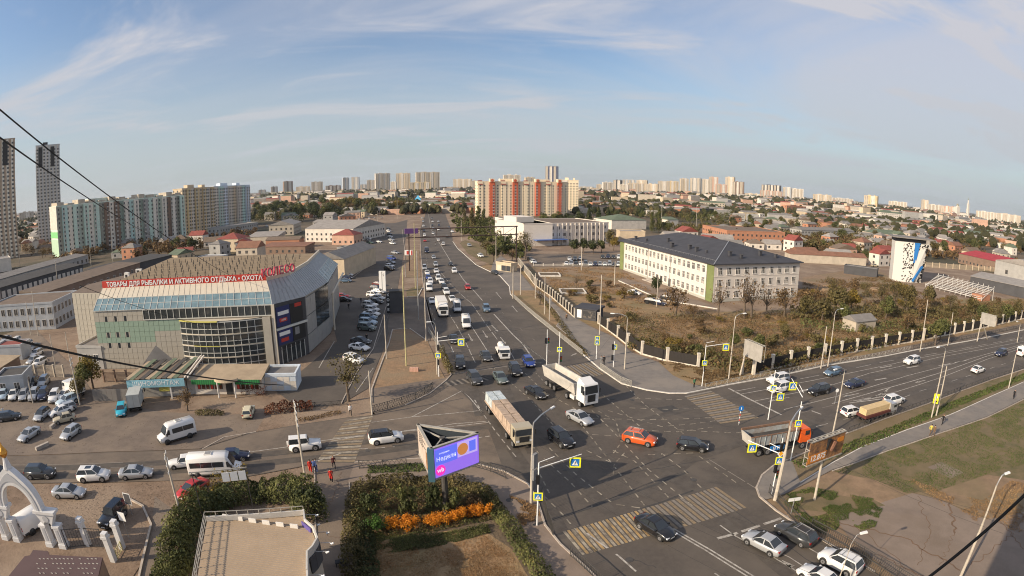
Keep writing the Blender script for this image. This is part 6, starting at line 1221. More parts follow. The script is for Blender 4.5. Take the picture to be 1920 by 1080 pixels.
# bottom garden
hedge('hedge', [668,1150, 662,1000, 672,930, 690,912, 760,906, 850,908, 900,930, 930,965], 1.5, 2.3, 'leaf_olive', dens=420, ls=.15, seed=11, label='unkempt olive and brown garden hedge below the tripod billboard')
hedge('hedge', [905,925, 950,985, 985,1035, 1030,1100, 1060,1150], 1.2, 1.9, 'leaf_green', dens=380, ls=.14, seed=12, label='green garden hedge running to the lower picture edge')
hedge('hedge', [676,960, 680,1010, 690,1080, 700,1150], 1.3, 2.2, 'leaf_dark', dens=340, ls=.15, seed=13, label='dark hedge inside the left side of the garden')
hedge('hedge', [322,1140, 332,1050, 352,985, 395,948, 450,935, 520,930, 575,945, 588,985], 3.6, 3.6, 'leaf_green', dens=900, ls=.17, seed=14, label='tall green tree hedge around the near tan roof')
hedge('hedge', [345,1075, 352,1010, 385,968, 440,950], 3.0, 2.4, 'leaf_dark', dens=300, ls=.2, seed=15, label='dark inner part of the tall hedge')
hedge('hedge', [392,945, 430,925, 470,915], 3.8, 2.0, 'leaf_yellow', dens=150, ls=.18, seed=16, label='yellowing top of the tall hedge near the minibus')
for i, (x, y, k, r, h, l) in enumerate([(700,965,'dark',1.1,3.0,'tall dark columnar shrub at the left of the flower garden'), (765,968,'green',1.25,3.6,'broad green columnar shrub behind the orange flowers'), (812,962,'dark',1.0,3.8,'slim dark columnar shrub left of the billboard mast'), (850,965,'green',1.3,2.9,'green shrub right of the billboard mast'), (708,998,'fresh',1.1,2.1,'bright fresh green round shrub'), (885,955,'brown',1.2,2.2,'brown leaved shrub right of the billboard mast'), (590,960,'dark',1.6,3.4,'dark shrub at the right end of the tall hedge')]): bush(x, y, k, r, h, l, 'garden shrubs')
for x, y in ((733,992),(748,994),(763,995),(778,992),(740,985),(757,984),(771,984)): bush(x, y, 'orange', .9, 1.4, 'orange flowering plant in the left clump of the garden bed', 'left clump of orange flowers', name='flowering_plant')
for i in range(15): bush(806+i*7.6, 988-i*1.7, 'orange', .85, 1.45, 'orange flowering plant in the long right row of the garden bed', 'long row of orange flowers', name='flowering_plant')
scatter('grass', [690,1000, 800,1005, 915,985, 920,1000, 800,1030, 700,1040], 9000, .5, .14, 'leaf_green', 3, thr=-.6)
scatter('grass', [668,1020, 780,1010, 900,1000, 960,1040, 1000,1110, 700,1150], 16000, .10, .10, 'dry_blades', 4, thr=-.3)
scatter('leaf_litter', [820,1010, 915,1005, 960,1050, 990,1100, 900,1100, 840,1060], 5000, .05, .10, 'litter', 5, up=1.5, thr=-.15, clump=.6)
scatter('leaf_litter', [690,1030, 780,1022, 790,1050, 720,1080], 1200, .05, .10, 'litter', 6, up=1.5, thr=.0, clump=.6)
scatter('ground_cover', [668,925, 700,915, 850,915, 895,935, 925,975, 800,1000, 690,1010], 14000, .5, .15, 'leaf_green', 30, thr=-.7, clump=.6); scatter('ground_cover', [668,925, 700,915, 850,915, 895,935, 925,975, 800,1000, 690,1010], 7000, .7, .15, 'leaf_brown', 31, thr=-.2, clump=.7); scatter('weeds', [955,930, 1010,950, 1015,990, 975,985], 2200, .35, .12, 'dry_blades', 8, thr=-.1)
scatter('weeds', [1445,935, 1520,915, 1660,940, 1640,990, 1560,1010, 1500,980], 9000, .22, .13, 'grass_blades', 9, thr=0.0)
scatter('weeds', [1700,900, 1840,940, 1900,900, 1960,930, 1919,1000, 1800,970], 6000, .25, .13, 'dry_blades', 10, thr=-.05)
scatter('grass', [1560,884, 1660,848, 1760,814, 1850,784, 1960,735, 1990,850, 1850,890, 1760,920, 1700,925, 1640,900], 22000, .09, .14, 'grass_blades', 11, thr=-.25)
# scrub behind the school fence
SC = [1150,600, 1180,650, 1216,665, 1300,680, 1400,700, 1520,678, 1660,646, 1800,618, 1919,592, 1919,565, 1800,572, 1660,578, 1560,596, 1480,588, 1340,592, 1230,590, 1170,585]
scatter('scrub', SC, 20000, 1.3, .30, 'leaf_brown', 20, thr=-.05, clump=.16); scatter('scrub', SC, 9000, 1.7, .34, 'leaf_olive', 21, thr=.1, clump=.12); scatter('scrub', SC, 24000, .9, .28, 'dry_blades', 22, thr=-.25, clump=.2)
scatter('scrub', [1010,500, 1165,505, 1240,560, 1330,588, 1170,582, 1100,560, 1040,545], 9000, .5, .3, 'dry_blades', 23, thr=-.05, clump=.12)
scatter('scrub', [1500,580, 1505,530, 1660,520, 1750,560, 1900,570, 1700,575], 12000, .9, .4, 'leaf_brown', 24, thr=-.05, clump=.1)
scatter('scrub', [1180,640, 1260,680, 1300,688, 1400,704, 1330,722, 1270,705, 1240,682], 5000, .4, .2, 'leaf_brown', 25, thr=-.1)
for k_, (m_, h_, dn, th_) in enumerate((('leaf_olive', 2.3, 70, 1), ('leaf_brown', 2.0, 50, 2), ('leaf_green', 2.6, 22, 3))): hedge('thicket', [1185,648, 1240,662, 1310,680, 1400,694, 1455,684, 1530,668, 1620,650, 1700,636, 1780,620, 1880,598], h_, 5.5, m_, dens=dn, ls=.32, seed=40+k_)
hedge('thicket', [1480,592, 1560,600, 1640,590, 1720,596, 1800,588, 1900,584], 3.0, 9, 'leaf_olive', dens=110, ls=.36, seed=45); hedge('thicket', [1500,610, 1600,622, 1700,612], 2.2, 8, 'leaf_green', dens=60, ls=.34, seed=46)
scatter('gravel', [-20,640, 120,650, 180,760, 300,780, 560,775, 560,795, 375,840, 0,850], 6000, .02, .12, 'pebble', 26, up=2, thr=-.3, clump=.3); leafmat('pebble', (.10, .08, .06), (.2, .15, .11), (.28, .22, .17))
scatter('gravel', [0,910, 290,906, 330,930, 260,1060, 130,1010, 0,1000], 4000, .02, .10, 'pebble', 27, up=2, thr=-.3, clump=.3)
DESC = dict(green='green', olive='olive', dark='dark green', brown='brown leaved', poplar='tall narrow', yellow='yellowing', sparse='thin crowned', spruce='dark conical')
rb = random.Random(21); NB = 0
for zone, n, pl, kinds in (('in the scrub behind the school fence', 46, SC, ['green', 'olive', 'brown', 'yellow', 'olive', 'brown']), ('along the far side of the yard', 16, [1500,575, 1505,540, 1660,525, 1760,560, 1900,570, 1700,585], ['brown', 'olive', 'yellow']), ('in the school yard', 14, [1030,520, 1160,520, 1240,570, 1160,585, 1080,570], ['olive', 'brown', 'yellow'])):
    k = 0; pp = [(pl[i], pl[i+1]) for i in range(0, len(pl), 2)]
    while k < n:
        x, y = rb.uniform(min(pl[::2]), max(pl[::2])), rb.uniform(min(pl[1::2]), max(pl[1::2]))
        if inside((x, y), pp): k += 1; kk = rb.choice(kinds); s_ = rb.uniform(.8, 2.0); bush(x, y, kk, s_*1.2, s_*1.5, '%s %s bush %s' % ('large' if s_ > 1.4 else 'small', {'brown': 'brown leaved', 'yellow': 'yellow leaved'}.get(kk, kk), zone), 'bushes '+zone)
for a_, c_, wd in (((1150,600),(1330,640),1.2),((1330,640),(1480,612),1.0),((1560,612),(1660,600),2.5),((1480,640),(1560,612),1.5),((1010,530),(1160,520),1.5),((1040,500),(1120,545),2.0)): strip('footpath', jag(a_, c_, 10, .8), wd, zs(5), 'bare')
for i, (x, y, s_) in enumerate([(1540,545,1.6),(1560,538,1.2),(1590,552,1.5),(1640,545,1.3),(1150,600,.6)]):
    bm = bmesh.new(); bmesh.ops.create_icosphere(bm, subdivisions=3, radius=1); rr_ = random.Random(i)
    for v_ in bm.verts: v_.co = Vector((v_.co.x*3, v_.co.y*2, max(0, v_.co.z)*.9))*s_*(1+.25*noise.noise(v_.co*2+Vector((i, 0, 0))))
    me = bpy.data.meshes.new('mound'); bm.to_mesh(me); bm.free(); me.materials.append(M('red_soil')); o = ob('soil_mound', me, None, P(x, y), label='heap of reddish soil %s the school' % ['nearest to', 'second from', 'third from', 'farthest from', 'in front of'][i], cat='soil heap')
for i, (x, y, k_, h_) in enumerate([(1510,600,'olive1',7),(1585,612,'green0',6),(1622,575,'sparse1',8),(1660,600,'green2',7),(1740,580,'olive0',8),(1780,592,'sparse2',7),(1820,590,'olive2',6),(1600,560,'brown1',8),(1560,560,'sparse0',8),(1690,565,'yellow0',7),(1470,640,'olive2',4),(1420,660,'green1',4),(1700,625,'brown0',6),(1840,600,'green1',5)]):
    tree(x, y, k_, h_, '%s tree standing %s in the scrub left of the far billboard' % (DESC[k_[:-1]], ['first', 'second', 'third', 'fourth', 'fifth', 'sixth', 'seventh', 'eighth', 'ninth', 'tenth', 'eleventh', 'twelfth', 'thirteenth', 'fourteenth'][i]))
# ---------------------------------------------------------------- trees placed one by one
rt = random.Random(11)
def K(base): return base+str(rt.randint(0, 2))
for x, y, k, h, l in [(654,752,'sparse0',8.2,'thin ochre tree beside the footpath left of the zebra crossing'), (175,728,'yellow0',6.5,'orange leaved tree left of the grey metal fence'), (160,735,'green1',5.5,'green bushy tree beside the car park poles'), (152,752,'olive1',4.5,'olive shrub tree at the car park corner'), (352,770,'brown1',4,'small bare shrub tree by the kiosk'),
        (658,503,'spruce0',9.5,'dark spruce clump beside the yellow portal warehouse'), (668,499,'spruce1',8,'second dark spruce nearer the parking street'), (647,505,'spruce2',7,'small dark spruce left of the clump'), (360,470,'dark0',9,'dark round tree left of the cream house'), (395,462,'olive0',5,'olive tree in front of the cream house'), (330,470,'green0',8,'green tree at the foot of the mint block'), (300,478,'brown0',6,'brown tree under the mint block'),(270,480,'dark2',6,'dark low tree under the mint block'),
        (985,486,'sparse2',13,'tall thin poplar in front of the white office'), (1076,474,'dark1',7,'leftmost dark round tree before the office'), (1094,475,'dark2',7.5,'middle dark round tree before the office'), (1112,475,'dark0',7,'right dark round tree before the office'), (1128,474,'green2',6.5,'green round tree at the office corner'), (1150,470,'yellow1',8,'yellow green tree right of the office'), (1143,462,'olive2',9,'olive tree behind the yellow one'),
        (1024,428,'green0',12,'broad green tree behind the office, left'), (1046,428,'green1',13,'broad green tree behind the office, middle'), (1068,428,'dark1',12,'broad dark tree behind the office, right'), (1104,424,'spruce0',16,'tall dark spruce left of the pair behind the office'), (1122,424,'spruce1',17,'tall dark spruce in the middle behind the office'), (1140,423,'spruce2',16,'tall dark spruce right behind the office'), (1085,426,'dark2',13,'dark tree touching the red bay block'),
        (1235,436,'poplar1',17,'tall poplar behind the school roof'), (1222,436,'poplar2',15,'slim poplar left of the tall one'), (1250,436,'green1',9,'green tree right of the poplar'), (886,436,'poplar0',17,'olive poplar nearest the main road, left one'), (897,436,'poplar1',18,'green poplar in the middle of the roadside row'), (907,436,'poplar2',16,'right poplar of the roadside row'), (872,424,'poplar0',14,'olive poplar at the road end'), (925,492,'green0',8,'green tree beside the bus stop'), (912,478,'olive1',7,'olive tree on the road island'), (941,480,'green2',8,'green tree behind the bus stop'), (900,462,'green1',7,'green tree at the start of the road island'), (950,470,'dark0',8,'dark tree left of the office corner'), (960,490,'brown1',6,'brown shrub tree by the bus stop'),
        (1012,572,'bare0',5.5,'bare young tree on the pavement verge'), (1266,594,'brown2',8.5,'brown leaved tree at the school drive'), (1346,592,'bare1',10,'bare tree in front of the school corner'), (1395,597,'bare2',12,'tall bare tree before the school front'), (1408,598,'bare0',11,'bare tree beside the tall one'), (1470,595,'brown0',9,'brown tree at the right end of the school'), (1436,594,'bare1',9,'bare slim tree between school windows'), (1502,588,'brown1',8,'brown tree just right of the school'), (1530,590,'brown2',8,'greyish brown tree in the scrub'),
        (1565,592,'olive0',9,'large olive tree in the scrub'), (1596,585,'yellow2',7,'yellowish tree beside the cream hut'), (1540,606,'olive1',7,'olive tree left of the cream hut'), (1650,575,'sparse0',9,'thin tree left of the climbing tower foot'), (1676,588,'sparse1',10,'pale thin tree below the climbing tower'), (1700,590,'olive2',9,'olive tree right of the pale thin one'), (1722,600,'brown0',8,'brown tree near the bleachers'), (1753,648,'green0',7,'bright green tree behind the right fence'), (1762,640,'green2',6,'lower green tree leaning on the bright one'), (1868,612,'sparse2',6,'thin tree behind the far billboard'), (1886,606,'green1',6,'green tree behind the right fence end'), (1905,600,'olive1',6,'olive tree at the right picture edge'), (1800,606,'brown2',5,'brown shrub tree before the bleachers'), (1300,600,'brown0',4.5,'low brown tree left of the street lamp'), (1376,655,'green1',3.5,'small green tree behind the fence by the lamp'), (1230,548,'dark1',5,'dark round bush tree at the school entrance'), (1170,560,'brown1',4,'small brown tree in the school yard'), (1080,540,'bare1',5,'bare tree in the school yard'),
        (1600,442,'dark0',10,'dark tree before the pale grey building'), (1618,444,'spruce0',13,'dark conifer before the pale grey building'), (1580,446,'green1',9,'green tree at the pale grey building'), (1640,450,'olive1',9,'olive tree left of the tower roof'), (1408,440,'green0',9,'green tree in the brick building yard'), (1425,445,'olive0',8,'olive tree in the brick building yard'), (1445,452,'brown1',9,'brown tree right of the brick building'), (1768,478,'green2',11,'big green tree right of the climbing tower'), (1752,476,'olive0',10,'olive tree right of the climbing tower'), (1842,468,'dark0',12,'dark tall tree above the red roof'), (1826,470,'green1',11,'green tree above the red roof'), (1870,462,'brown2',9,'brown tree above the hangar')]:
    tree(x, y, k, h, l, name={'pop': 'poplar', 'spr': 'spruce'}.get(k[:3], 'tree'))
def grove(n, x0, x1, y0, y1, kinds, hr, zone, gap=5.):
    for i in range(n):
        q = hpt(x0, x1, y0, y1)
        if not q: continue
        kk = rt.choice(kinds); HP.append(Vector((q[2].x, q[2].y, gap))); s = rt.uniform(*hr)
        tree(q[0], q[1], K(kk), s*(1.5 if kk == 'poplar' else 1), '%s %s tree %s' % ('tall' if s > (hr[0]+hr[1])/2 else 'low', DESC[kk], zone), 'trees '+zone, pos=q[2])
grove(26, 480, 620, 396, 414, ['dark', 'dark', 'green'], (14, 19), 'in the dark wood right of the blue block'); grove(34, 585, 755, 390, 402, ['olive', 'brown', 'green', 'yellow'], (15, 20), 'in the autumn wood left of the road end')
grove(14, 760, 900, 378, 400, ['green', 'olive', 'dark'], (8, 12), 'around the end of the main road'); grove(38, 1090, 1330, 376, 410, ['green', 'olive', 'brown', 'dark', 'yellow'], (8, 13), 'in the town behind the office'); grove(48, 1320, 1640, 380, 430, ['green', 'dark', 'olive', 'brown', 'green'], (7, 11), 'in the town beyond the school'); grove(40, 1640, 1915, 376, 440, ['green', 'dark', 'olive', 'brown'], (6, 10), 'in the town on the right'); grove(8, 36, 130, 425, 470, ['brown', 'dark'], (7, 9), 'behind the brown tower')
grove(12, 1480, 1660, 440, 470, ['green', 'olive', 'brown'], (5, 8), 'along the perimeter wall')
town_trees('town_trees', 560, [1090,360, 1340,362, 1640,385, 1915,430, 1915,462, 1640,425, 1500,410, 1340,425, 1210,410, 1100,402], 'unnumbered green trees between the town houses', 9, 'leaf_green', 2.8)
town_trees('town_trees', 480, [1090,358, 1340,360, 1640,382, 1915,414, 1915,470, 1700,455, 1480,430, 1300,420, 1100,402], 'unnumbered olive and brown trees between the town houses', 10, 'leaf_olive', 2.8)
town_trees('town_trees', 300, [1500,440, 1660,452, 1900,478, 1900,500, 1660,478, 1490,468], 'low autumn bushes along the perimeter wall', 12, 'leaf_brown', 1.2)
town_trees('town_trees', 420, [480,362, 760,372, 790,378, 770,400, 590,402, 560,415, 480,415], 'wood between the parking street and the skyline', 11, 'leaf_olive', 3.6); town_trees('town_trees', 300, [480,370, 700,370, 700,400, 560,418, 475,420], 'dark part of the wood right of the blue block', 13, 'leaf_dark', 3.6); town_trees('town_trees', 110, [110,480, 200,462, 350,456, 480,436, 480,452, 350,478, 200,500, 110,500], 'autumn trees at the foot of the mint block', 16, 'leaf_brown', 1.7); town_trees('town_trees', 190, [1225,428, 1340,428, 1500,440, 1660,455, 1660,480, 1500,470, 1340,448], 'yard trees between school and brick building', 17, 'leaf_olive', 1.8); town_trees('town_trees', 70, [36,405, 130,405, 130,480, 36,480], 'brown trees behind the brown tower', 14, 'leaf_brown')
town_trees('town_trees', 150, [846,405, 930,405, 990,440, 985,495, 930,488, 890,462, 860,440], 'bushes on the road island and by the bus stop', 15, 'leaf_green', 1.3)
# ---------------------------------------------------------------- billboards
ct = [(783, 796), (808, 842), (897, 812)]; pts = [P(x, y, 9.0) for x, y in ct]; cen = sum(pts, Vector())/3; zb = (Zat(809, 903, pts[1])+Zat(897, 865, pts[2]))/2
t = thing('tripod_billboard', 'three sided billboard on a mast with purple glowing screen facing the camera', 'billboard', (cen.x, cen.y, 0)); 
b = MB(); b.tube((0, 0, 0), (0, 0, 8.8), .32, .28, 'rail_dark', 12); b.build('mast', t)
M('screen_violet', (.30, .16, .78), .4, emit=.55); M('screen_blue', (.12, .16, .78), .4, emit=.6); M('screen_pink', (.85, .04, .45), .4, emit=.6); M('screen_orange', (.62, .24, .07), .4, emit=.45); M('screen_lilac', (.55, .42, .85), .4, emit=.5); M('screen_white', (.8, .8, .9), .4, emit=.5); M('board_back', (.03, .04, .05), .8); M('poster_pale', (.55, .47, .40), .7, c2=(.45, .36, .3), scale=1.2); M('poster_orange', (.45, .22, .08), .6, c2=(.12, .07, .05), scale=1.5); M('cabinet_teal', (.05, .12, .16), .6)
loc = [p-Vector((cen.x, cen.y, 9)) for p in pts]
def face(i, j, k, skin):
    a_, c_ = loc[i], loc[j]; an = math.atan2((c_-a_).y, (c_-a_).x); L_ = (c_-a_).length; mt = Matrix.Translation((a_.x, a_.y, 0)) @ Matrix.Rotation(an, 4, 'Z'); b = MB(); b.box(0, L_, -.04, .10, zb, 9.0, 'board_back'); o = b.build('billboard_face', t, mw=mt)
    for z in (zb, 9.0): b = MB(); b.box(-.05, L_+.05, -.10, .18, z-.08, z+.08, 'rail_dark' if k else 'rail_light'); b.build('frame_rail', t, mw=mt)
    b = MB(); b.box(.05, L_-.05, -.06, -.042, zb+.1, 8.9, skin); b.build('skin', o); return o, mt, L_
o, mt, L_ = face(1, 2, 0, 'screen_violet'); hh = 9.0-zb
def scr(nm, x0, x1, z0, z1, m, y=-.075): b = MB(); b.box(x0*L_, x1*L_, y, y+.012, zb+z0*hh, zb+z1*hh, m); return b.build(nm, o)
scr('blue_field', .06, .52, .42, .92, 'screen_blue'); scr('pale_field', .53, .96, .45, .93, 'screen_lilac')
b = MB(); b.tube((.64*L_, -.08, zb+.68*hh), (.64*L_, -.10, zb+.68*hh), .62, .58, 'screen_orange', 20); b.build('cup_picture', o); scr('jug_picture', .78, .92, .52, .86, 'screen_blue', -.09)
b = MB(); b.tube((.16*L_, -.08, zb+.24*hh), (.16*L_, -.10, zb+.24*hh), .55, .55, 'screen_pink', 20); b.build('round_logo', o)
ob('lettering', text_mesh('wb', .62, 'screen_white', .01, bold=.01), o, mw=on_wall(.16*L_, zb+.25*hh, -.115)); ob('lettering', text_mesh('ожидание', .24, 'screen_white', .005), o, mw=on_wall(.25*L_, zb+.78*hh, -.09)); ob('lettering', text_mesh('Неделя', .62, 'screen_white', .005), o, mw=on_wall(.29*L_, zb+.60*hh, -.09))
o, mt, L_ = face(0, 1, 0, 'poster_pale'); scr('portrait', .62, .9, .05, .62, 'poster_orange'); 
for k in range(5): scr('text_line', .12, .12+.5*(.6+.4*((k*3) % 2)), .88-k*.08, .91-k*.08, 'dark')
o, mt, L_ = face(2, 0, 0, 'board_back')
b = MB(); b.box(loc[1].x-.35, loc[1].x+.25, loc[1].y-.25, loc[1].y+.25, zb-.1, 9.05, 'cabinet_teal'); b.build('corner_cabinet', t)
b = MB()
for z in (8.9, zb+.3):
    for i, j in ((0, 1), (1, 2), (2, 0)): b.bar(loc[i]+Vector((0, 0, z)), loc[j]+Vector((0, 0, z)), .1, .1, 'rail_light')
for i, j in ((2, 0), (0, 1), (1, 2)):
    a_, c_ = loc[i]*.97, loc[j]*.97
    for k in range(6):
        p, q = a_.lerp(c_, k/6), a_.lerp(c_, (k+1)/6); b.bar(p+Vector((0, 0, zb+.2)), p+Vector((0, 0, 8.9)), .07, .07, 'rail_light'); b.bar(p+Vector((0, 0, zb+.3 if k % 2 else 8.8)), q+Vector((0, 0, 8.8 if k % 2 else zb+.3)), .06, .06, 'rail_light')
    b.bar(Vector((0, 0, 8.7)), a_+Vector((0, 0, 8.7)), .12, .12, 'rail_light')
b.build('truss', t)
def billboard(name, label, bx_, by_, l, r, zt, zb_, skin, depth=.5, legs=1, side='l', poles=None):
    base = P(bx_, by_); a_, c_ = P(l[0], l[1], zt), P(r[0], r[1], zt); mid = (a_+c_)/2; an = math.atan2((c_-a_).y, (c_-a_).x); L_ = (c_-a_).length; t = thing(name, label, 'billboard', (base.x, base.y, 0), an)
    mt = Matrix.Translation((0, 0, 0)); inv = (Matrix.Translation((base.x, base.y, 0)) @ Matrix.Rotation(an, 4, 'Z')).inverted(); m0 = inv @ Vector((mid.x, mid.y, 0)); x0 = m0.x-L_/2; y0 = m0.y
    b = MB(); b.box(x0, x0+L_, y0-.05, y0+.05, zb_, zt, skin); o = b.build('poster', t)
    b = MB()
    for z in (zb_, zt): b.bar((x0, y0-.08, z), (x0+L_, y0-.08, z), .12, .12, 'rail_light'); b.bar((x0, y0+depth, z), (x0+L_, y0+depth, z), .1, .1, 'rail_light')
    n = 6
    for k in range(n+1): x = x0+L_*k/n; b.bar((x, y0-.08, zt), (x, y0+depth, zt), .07, .07, 'rail_light'); b.bar((x, y0+depth, zb_), (x, y0+depth, zt), .07, .07, 'rail_light'); b.bar((x, y0+depth, zt), (x0+L_*min(k+1, n)/n, y0-.08, zt), .05, .05, 'rail_light')
    for j in range(4): z = zb_+(zt-zb_)*j/3; b.bar((x0, y0-.08, z), (x0, y0+depth, z), .07, .07, 'rail_light')
    b.build('frame', t)
    for px_, py_ in (poles or [(bx_, by_)]): q = inv @ P(px_, py_); b = MB(); b.tube((q.x, q.y, 0), (q.x, y0+depth*.5, zb_+.2), .16, .14, 'concrete_pole', 10); b.tube((q.x, y0+depth*.5, zb_+.2), (q.x, y0+depth*.5, zt), .1, .1, 'rail_light', 8); b.build('mast', t)
    return t, o, x0, y0, L_
xy = P(1527, 937); zt_ = Zat(1552, 818, xy); zb_ = Zat(1546, 862, xy)
t, o, x0, y0, L_ = billboard('billboard', 'tilted orange and brown picture billboard on a single pale mast at the right corner', 1527, 937, (1521, 830), (1586, 807), zt_, zb_, 'poster_orange')
hh = zt_-zb_; b = MB(); b.box(x0+.1, x0+L_*.5, y0-.09, y0-.06, zb_+.08*hh, zb_+.42*hh, 'screen_amber'); b.build('price_field', o); M('screen_amber', (.62, .22, .03), .6); ob('lettering', text_mesh('12.875', .95, 'sign_white', .005, bold=.02), o, mw=on_wall(x0+L_*.27, zb_+.25*hh, y0-.1)); b = MB(); b.box(x0+L_*.78, x0+L_*.97, y0-.09, y0-.06, zb_+.6*hh, zb_+.8*hh, 'screen_amber'); b.build('corner_field', o)
b = MB(); b.tube((x0+L_*.5, y0-.07, zb_+.45*hh), (x0+L_*.52, y0-.09, zb_+.9*hh), .12, .3, 'poster_dark', 8); b.tube((x0+L_*.62, y0-.08, zb_+.35*hh), (x0+L_*.68, y0-.10, zb_+.75*hh), .25, .4, 'roof_rust', 8); b.build('picture_figure', o)
xy = P(1389, 705); billboard('billboard', 'grey backed billboard on two yellow posts by the right road fence', 1389, 705, (1397, 636), (1431, 650), Zat(1397, 636, xy), Zat(1397, 665, xy), 'poster_grey', .6, poles=[(1387, 706), (1392, 704)]); M('poster_grey', (.33, .31, .28), .8, var=.15, scale=.8)
xy = P(1834, 640); billboard('billboard', 'grey billboard with angular marks on pale posts at the far right', 1834, 640, (1841, 586), (1868, 593), Zat(1841, 586, xy), Zat(1841, 606, xy), 'poster_grey', .5, poles=[(1832, 640), (1851, 636)])
# ---------------------------------------------------------------- lamp posts, poles, signals, signs
E0 = az(996, 945, 1048, 905)
lamp_post(996, 946, HT(996, 946, 1000, 800)+.5, E0, 'tall concrete street lamp with grey control boxes at the near left corner', arm=3.2, r=.17)
t = bpy.data.objects['street_lamp']; b = MB(); b.box(-.35, .3, -.45, -.15, 4.6, 6.2, 'grey'); b.build('control_box', t); b = MB(); b.box(-.3, .25, -.42, -.15, 3.2, 4.4, 'grey'); b.build('control_box', t)
def sign_arm(name, label, px, py, top, arm_to, sgs, sig=(), r=.08, group='mast arms over the crossings', heads2=()):
    """mast with a cantilever arm: arm_to = picture point of the arm's end; sgs: picture points of hanging plates"""
    g_ = P(px, py); h = HT(px, py, *top); t = thing(name, label, 'traffic sign mast', g_, 0, group); b = MB(); b.tube((0, 0, 0), (0, 0, h), r, r*.8, 'sign_white', 8); b.build('pole', t)
    if arm_to:
        d = arm_to[0]; Lq, az_, z_ = d, arm_to[1], arm_to[2]; v = Vector((math.cos(az_), math.sin(az_), 0)); b = MB(); b.tube((0, 0, z_), v*Lq+Vector((0, 0, z_+.4)), .06, .045, 'sign_white', 6); b.tube((0, 0, z_+.6), v*Lq*.35+Vector((0, 0, z_+.85)), .04, .04, 'sign_white', 6); b.build('arm', t)
        sign_plate(t, v*Lq*.85+Vector((0, -.1, z_+.05-.35)), FACE, s=1.1)
    for z in sgs: sign_plate(t, Vector((0, -.12, z)), FACE)
    for (x, z, a_) in sig: signal_head(t, Vector((x, 0, z)), a_)
    return t
FACE = R(-5)
sign_arm('sign_mast', 'white mast with long arm holding a crossing plate over the near left lanes', 1007, 985, (1010, 868), (4.6, az(1007, 985, 1095, 960), 6.6), (3.5,), ((-.05, 5.4, R(170)),))
sign_arm('sign_mast', 'white mast with arm and two crossing plates at the far left corner', 823, 706, (822, 622), (4.6, az(823, 706, 890, 704), 6.3), (3.8,), ((.1, 2.6, R(90)), (.1, 5.2, R(170))))
sign_arm('sign_mast', 'mast with a crossing plate in the middle of the main road', 1048, 689, (1049, 622), None, (3.4,), ((.35, 1.6, R(10)),))
sign_arm('sign_mast', 'thin mast with black signal box left of the central plate mast', 1025, 684, (1025, 618), None, (), ((-.25, 4.6, R(180)), (.25, 4.6, R(0))))
sign_arm('sign_mast', 'mast with two overlapping crossing plates on the right pavement', 1118, 674, (1118, 630), None, (4.1, 3.3), ())
sign_arm('sign_mast', 'mast with crossing plate and signals beside the right street lamp', 1150, 689, (1151, 640), None, (3.9,), ((-.3, 3.9, R(180)), (-.3, 1.9, R(170))))
sign_arm('sign_mast', 'white mast with arm towards the billboard by the right road fence', 1316, 725, (1324, 646), (4.3, az(1316, 725, 1361, 722), 7.0), (4.2,), ((.2, 3.2, R(60)),))
sign_arm('sign_mast', 'white mast in the right road with two crossing plates', 1440, 787, (1452, 694), (2.2, az(1440, 787, 1460, 800), 4.6), (5.0,), ())
sign_arm('sign_mast', 'white mast on the right corner with a long arm towards the road middle', 1482, 864, (1497, 752), (5.5, az(1482, 864, 1450, 800), 8.6), (5.2,), ())
t = sign_arm('sign_mast', 'signal mast with black heads and arm beside the thick lamp pole on the right corner', 1446, 928, (1462, 820), (4.0, az(1446, 928, 1380, 905), 5.2), (4.4,), ((0, 6.0, R(180)), (-.1, 3.4, R(100)), (.2, 2.6, R(20))))
b = MB(); b.add([(-.45, -.2, 5.3), (0, -.2, 4.85), (.45, -.2, 5.3), (0, -.2, 5.75)], [(0, 1, 2, 3)], 'sign_white'); b.add([(-.3, -.215, 5.3), (0, -.215, 5.0), (.3, -.215, 5.3), (0, -.215, 5.6)], [(0, 1, 2, 3)], 'poster_amber'); M('poster_amber', (.8, .38, .03), .5); b.build('priority_diamond', t)
lamp_post(1453, 938, HT(1453, 938, 1481, 788), az(1453, 938, 1500, 880), 'thick leaning white lamp pole on the right corner', arm=3.0, r=.24)
for (x, y, tx, ty, ax, ay, lab, am) in [(1171,693,1173,592,1100,690,'street lamp on the right pavement before the school fence',2.4), (1366,711,1378,592,1420,705,'slim lamp left of the grey billboard',1.6), (1552,687,1567,583,1600,680,'slim lamp behind the black hatchback on the right road',1.5), (1562,810,1581,690,1520,830,'tall white lamp before the white hatchback',2.4), (1746,784,1765,650,1700,800,'tall white lamp at the yellow school sign',2.2), (1907,642,1911,604,1870,650,'lamp at the right picture edge',2.), (820,702,818,606,800,704,'white street lamp at the far left corner',.9)]:
    lamp_post(x, y, HT(x, y, tx, ty), az(x, y, ax, ay), lab, arm=am, r=.13)
lamp_post(1790, 1105, HT(1800, 1080, 1885, 880), az(1790, 1105, 1850, 1080), 'old flaking lamp pole leaning over the concrete yard', arm=.8, r=.16)
lamp_post(1560, 1120, HT(1560, 1120, 1612, 1012), az(1560, 1120, 1640, 1100), 'lamp whose white head rises over the parked white cars', arm=.7, r=.06)
lamp_post(120, 1110, HT(120, 1110, 130, 1048), az(120, 1110, 160, 1090), 'small lamp standing behind the dark maroon roof', arm=.5, r=.05)
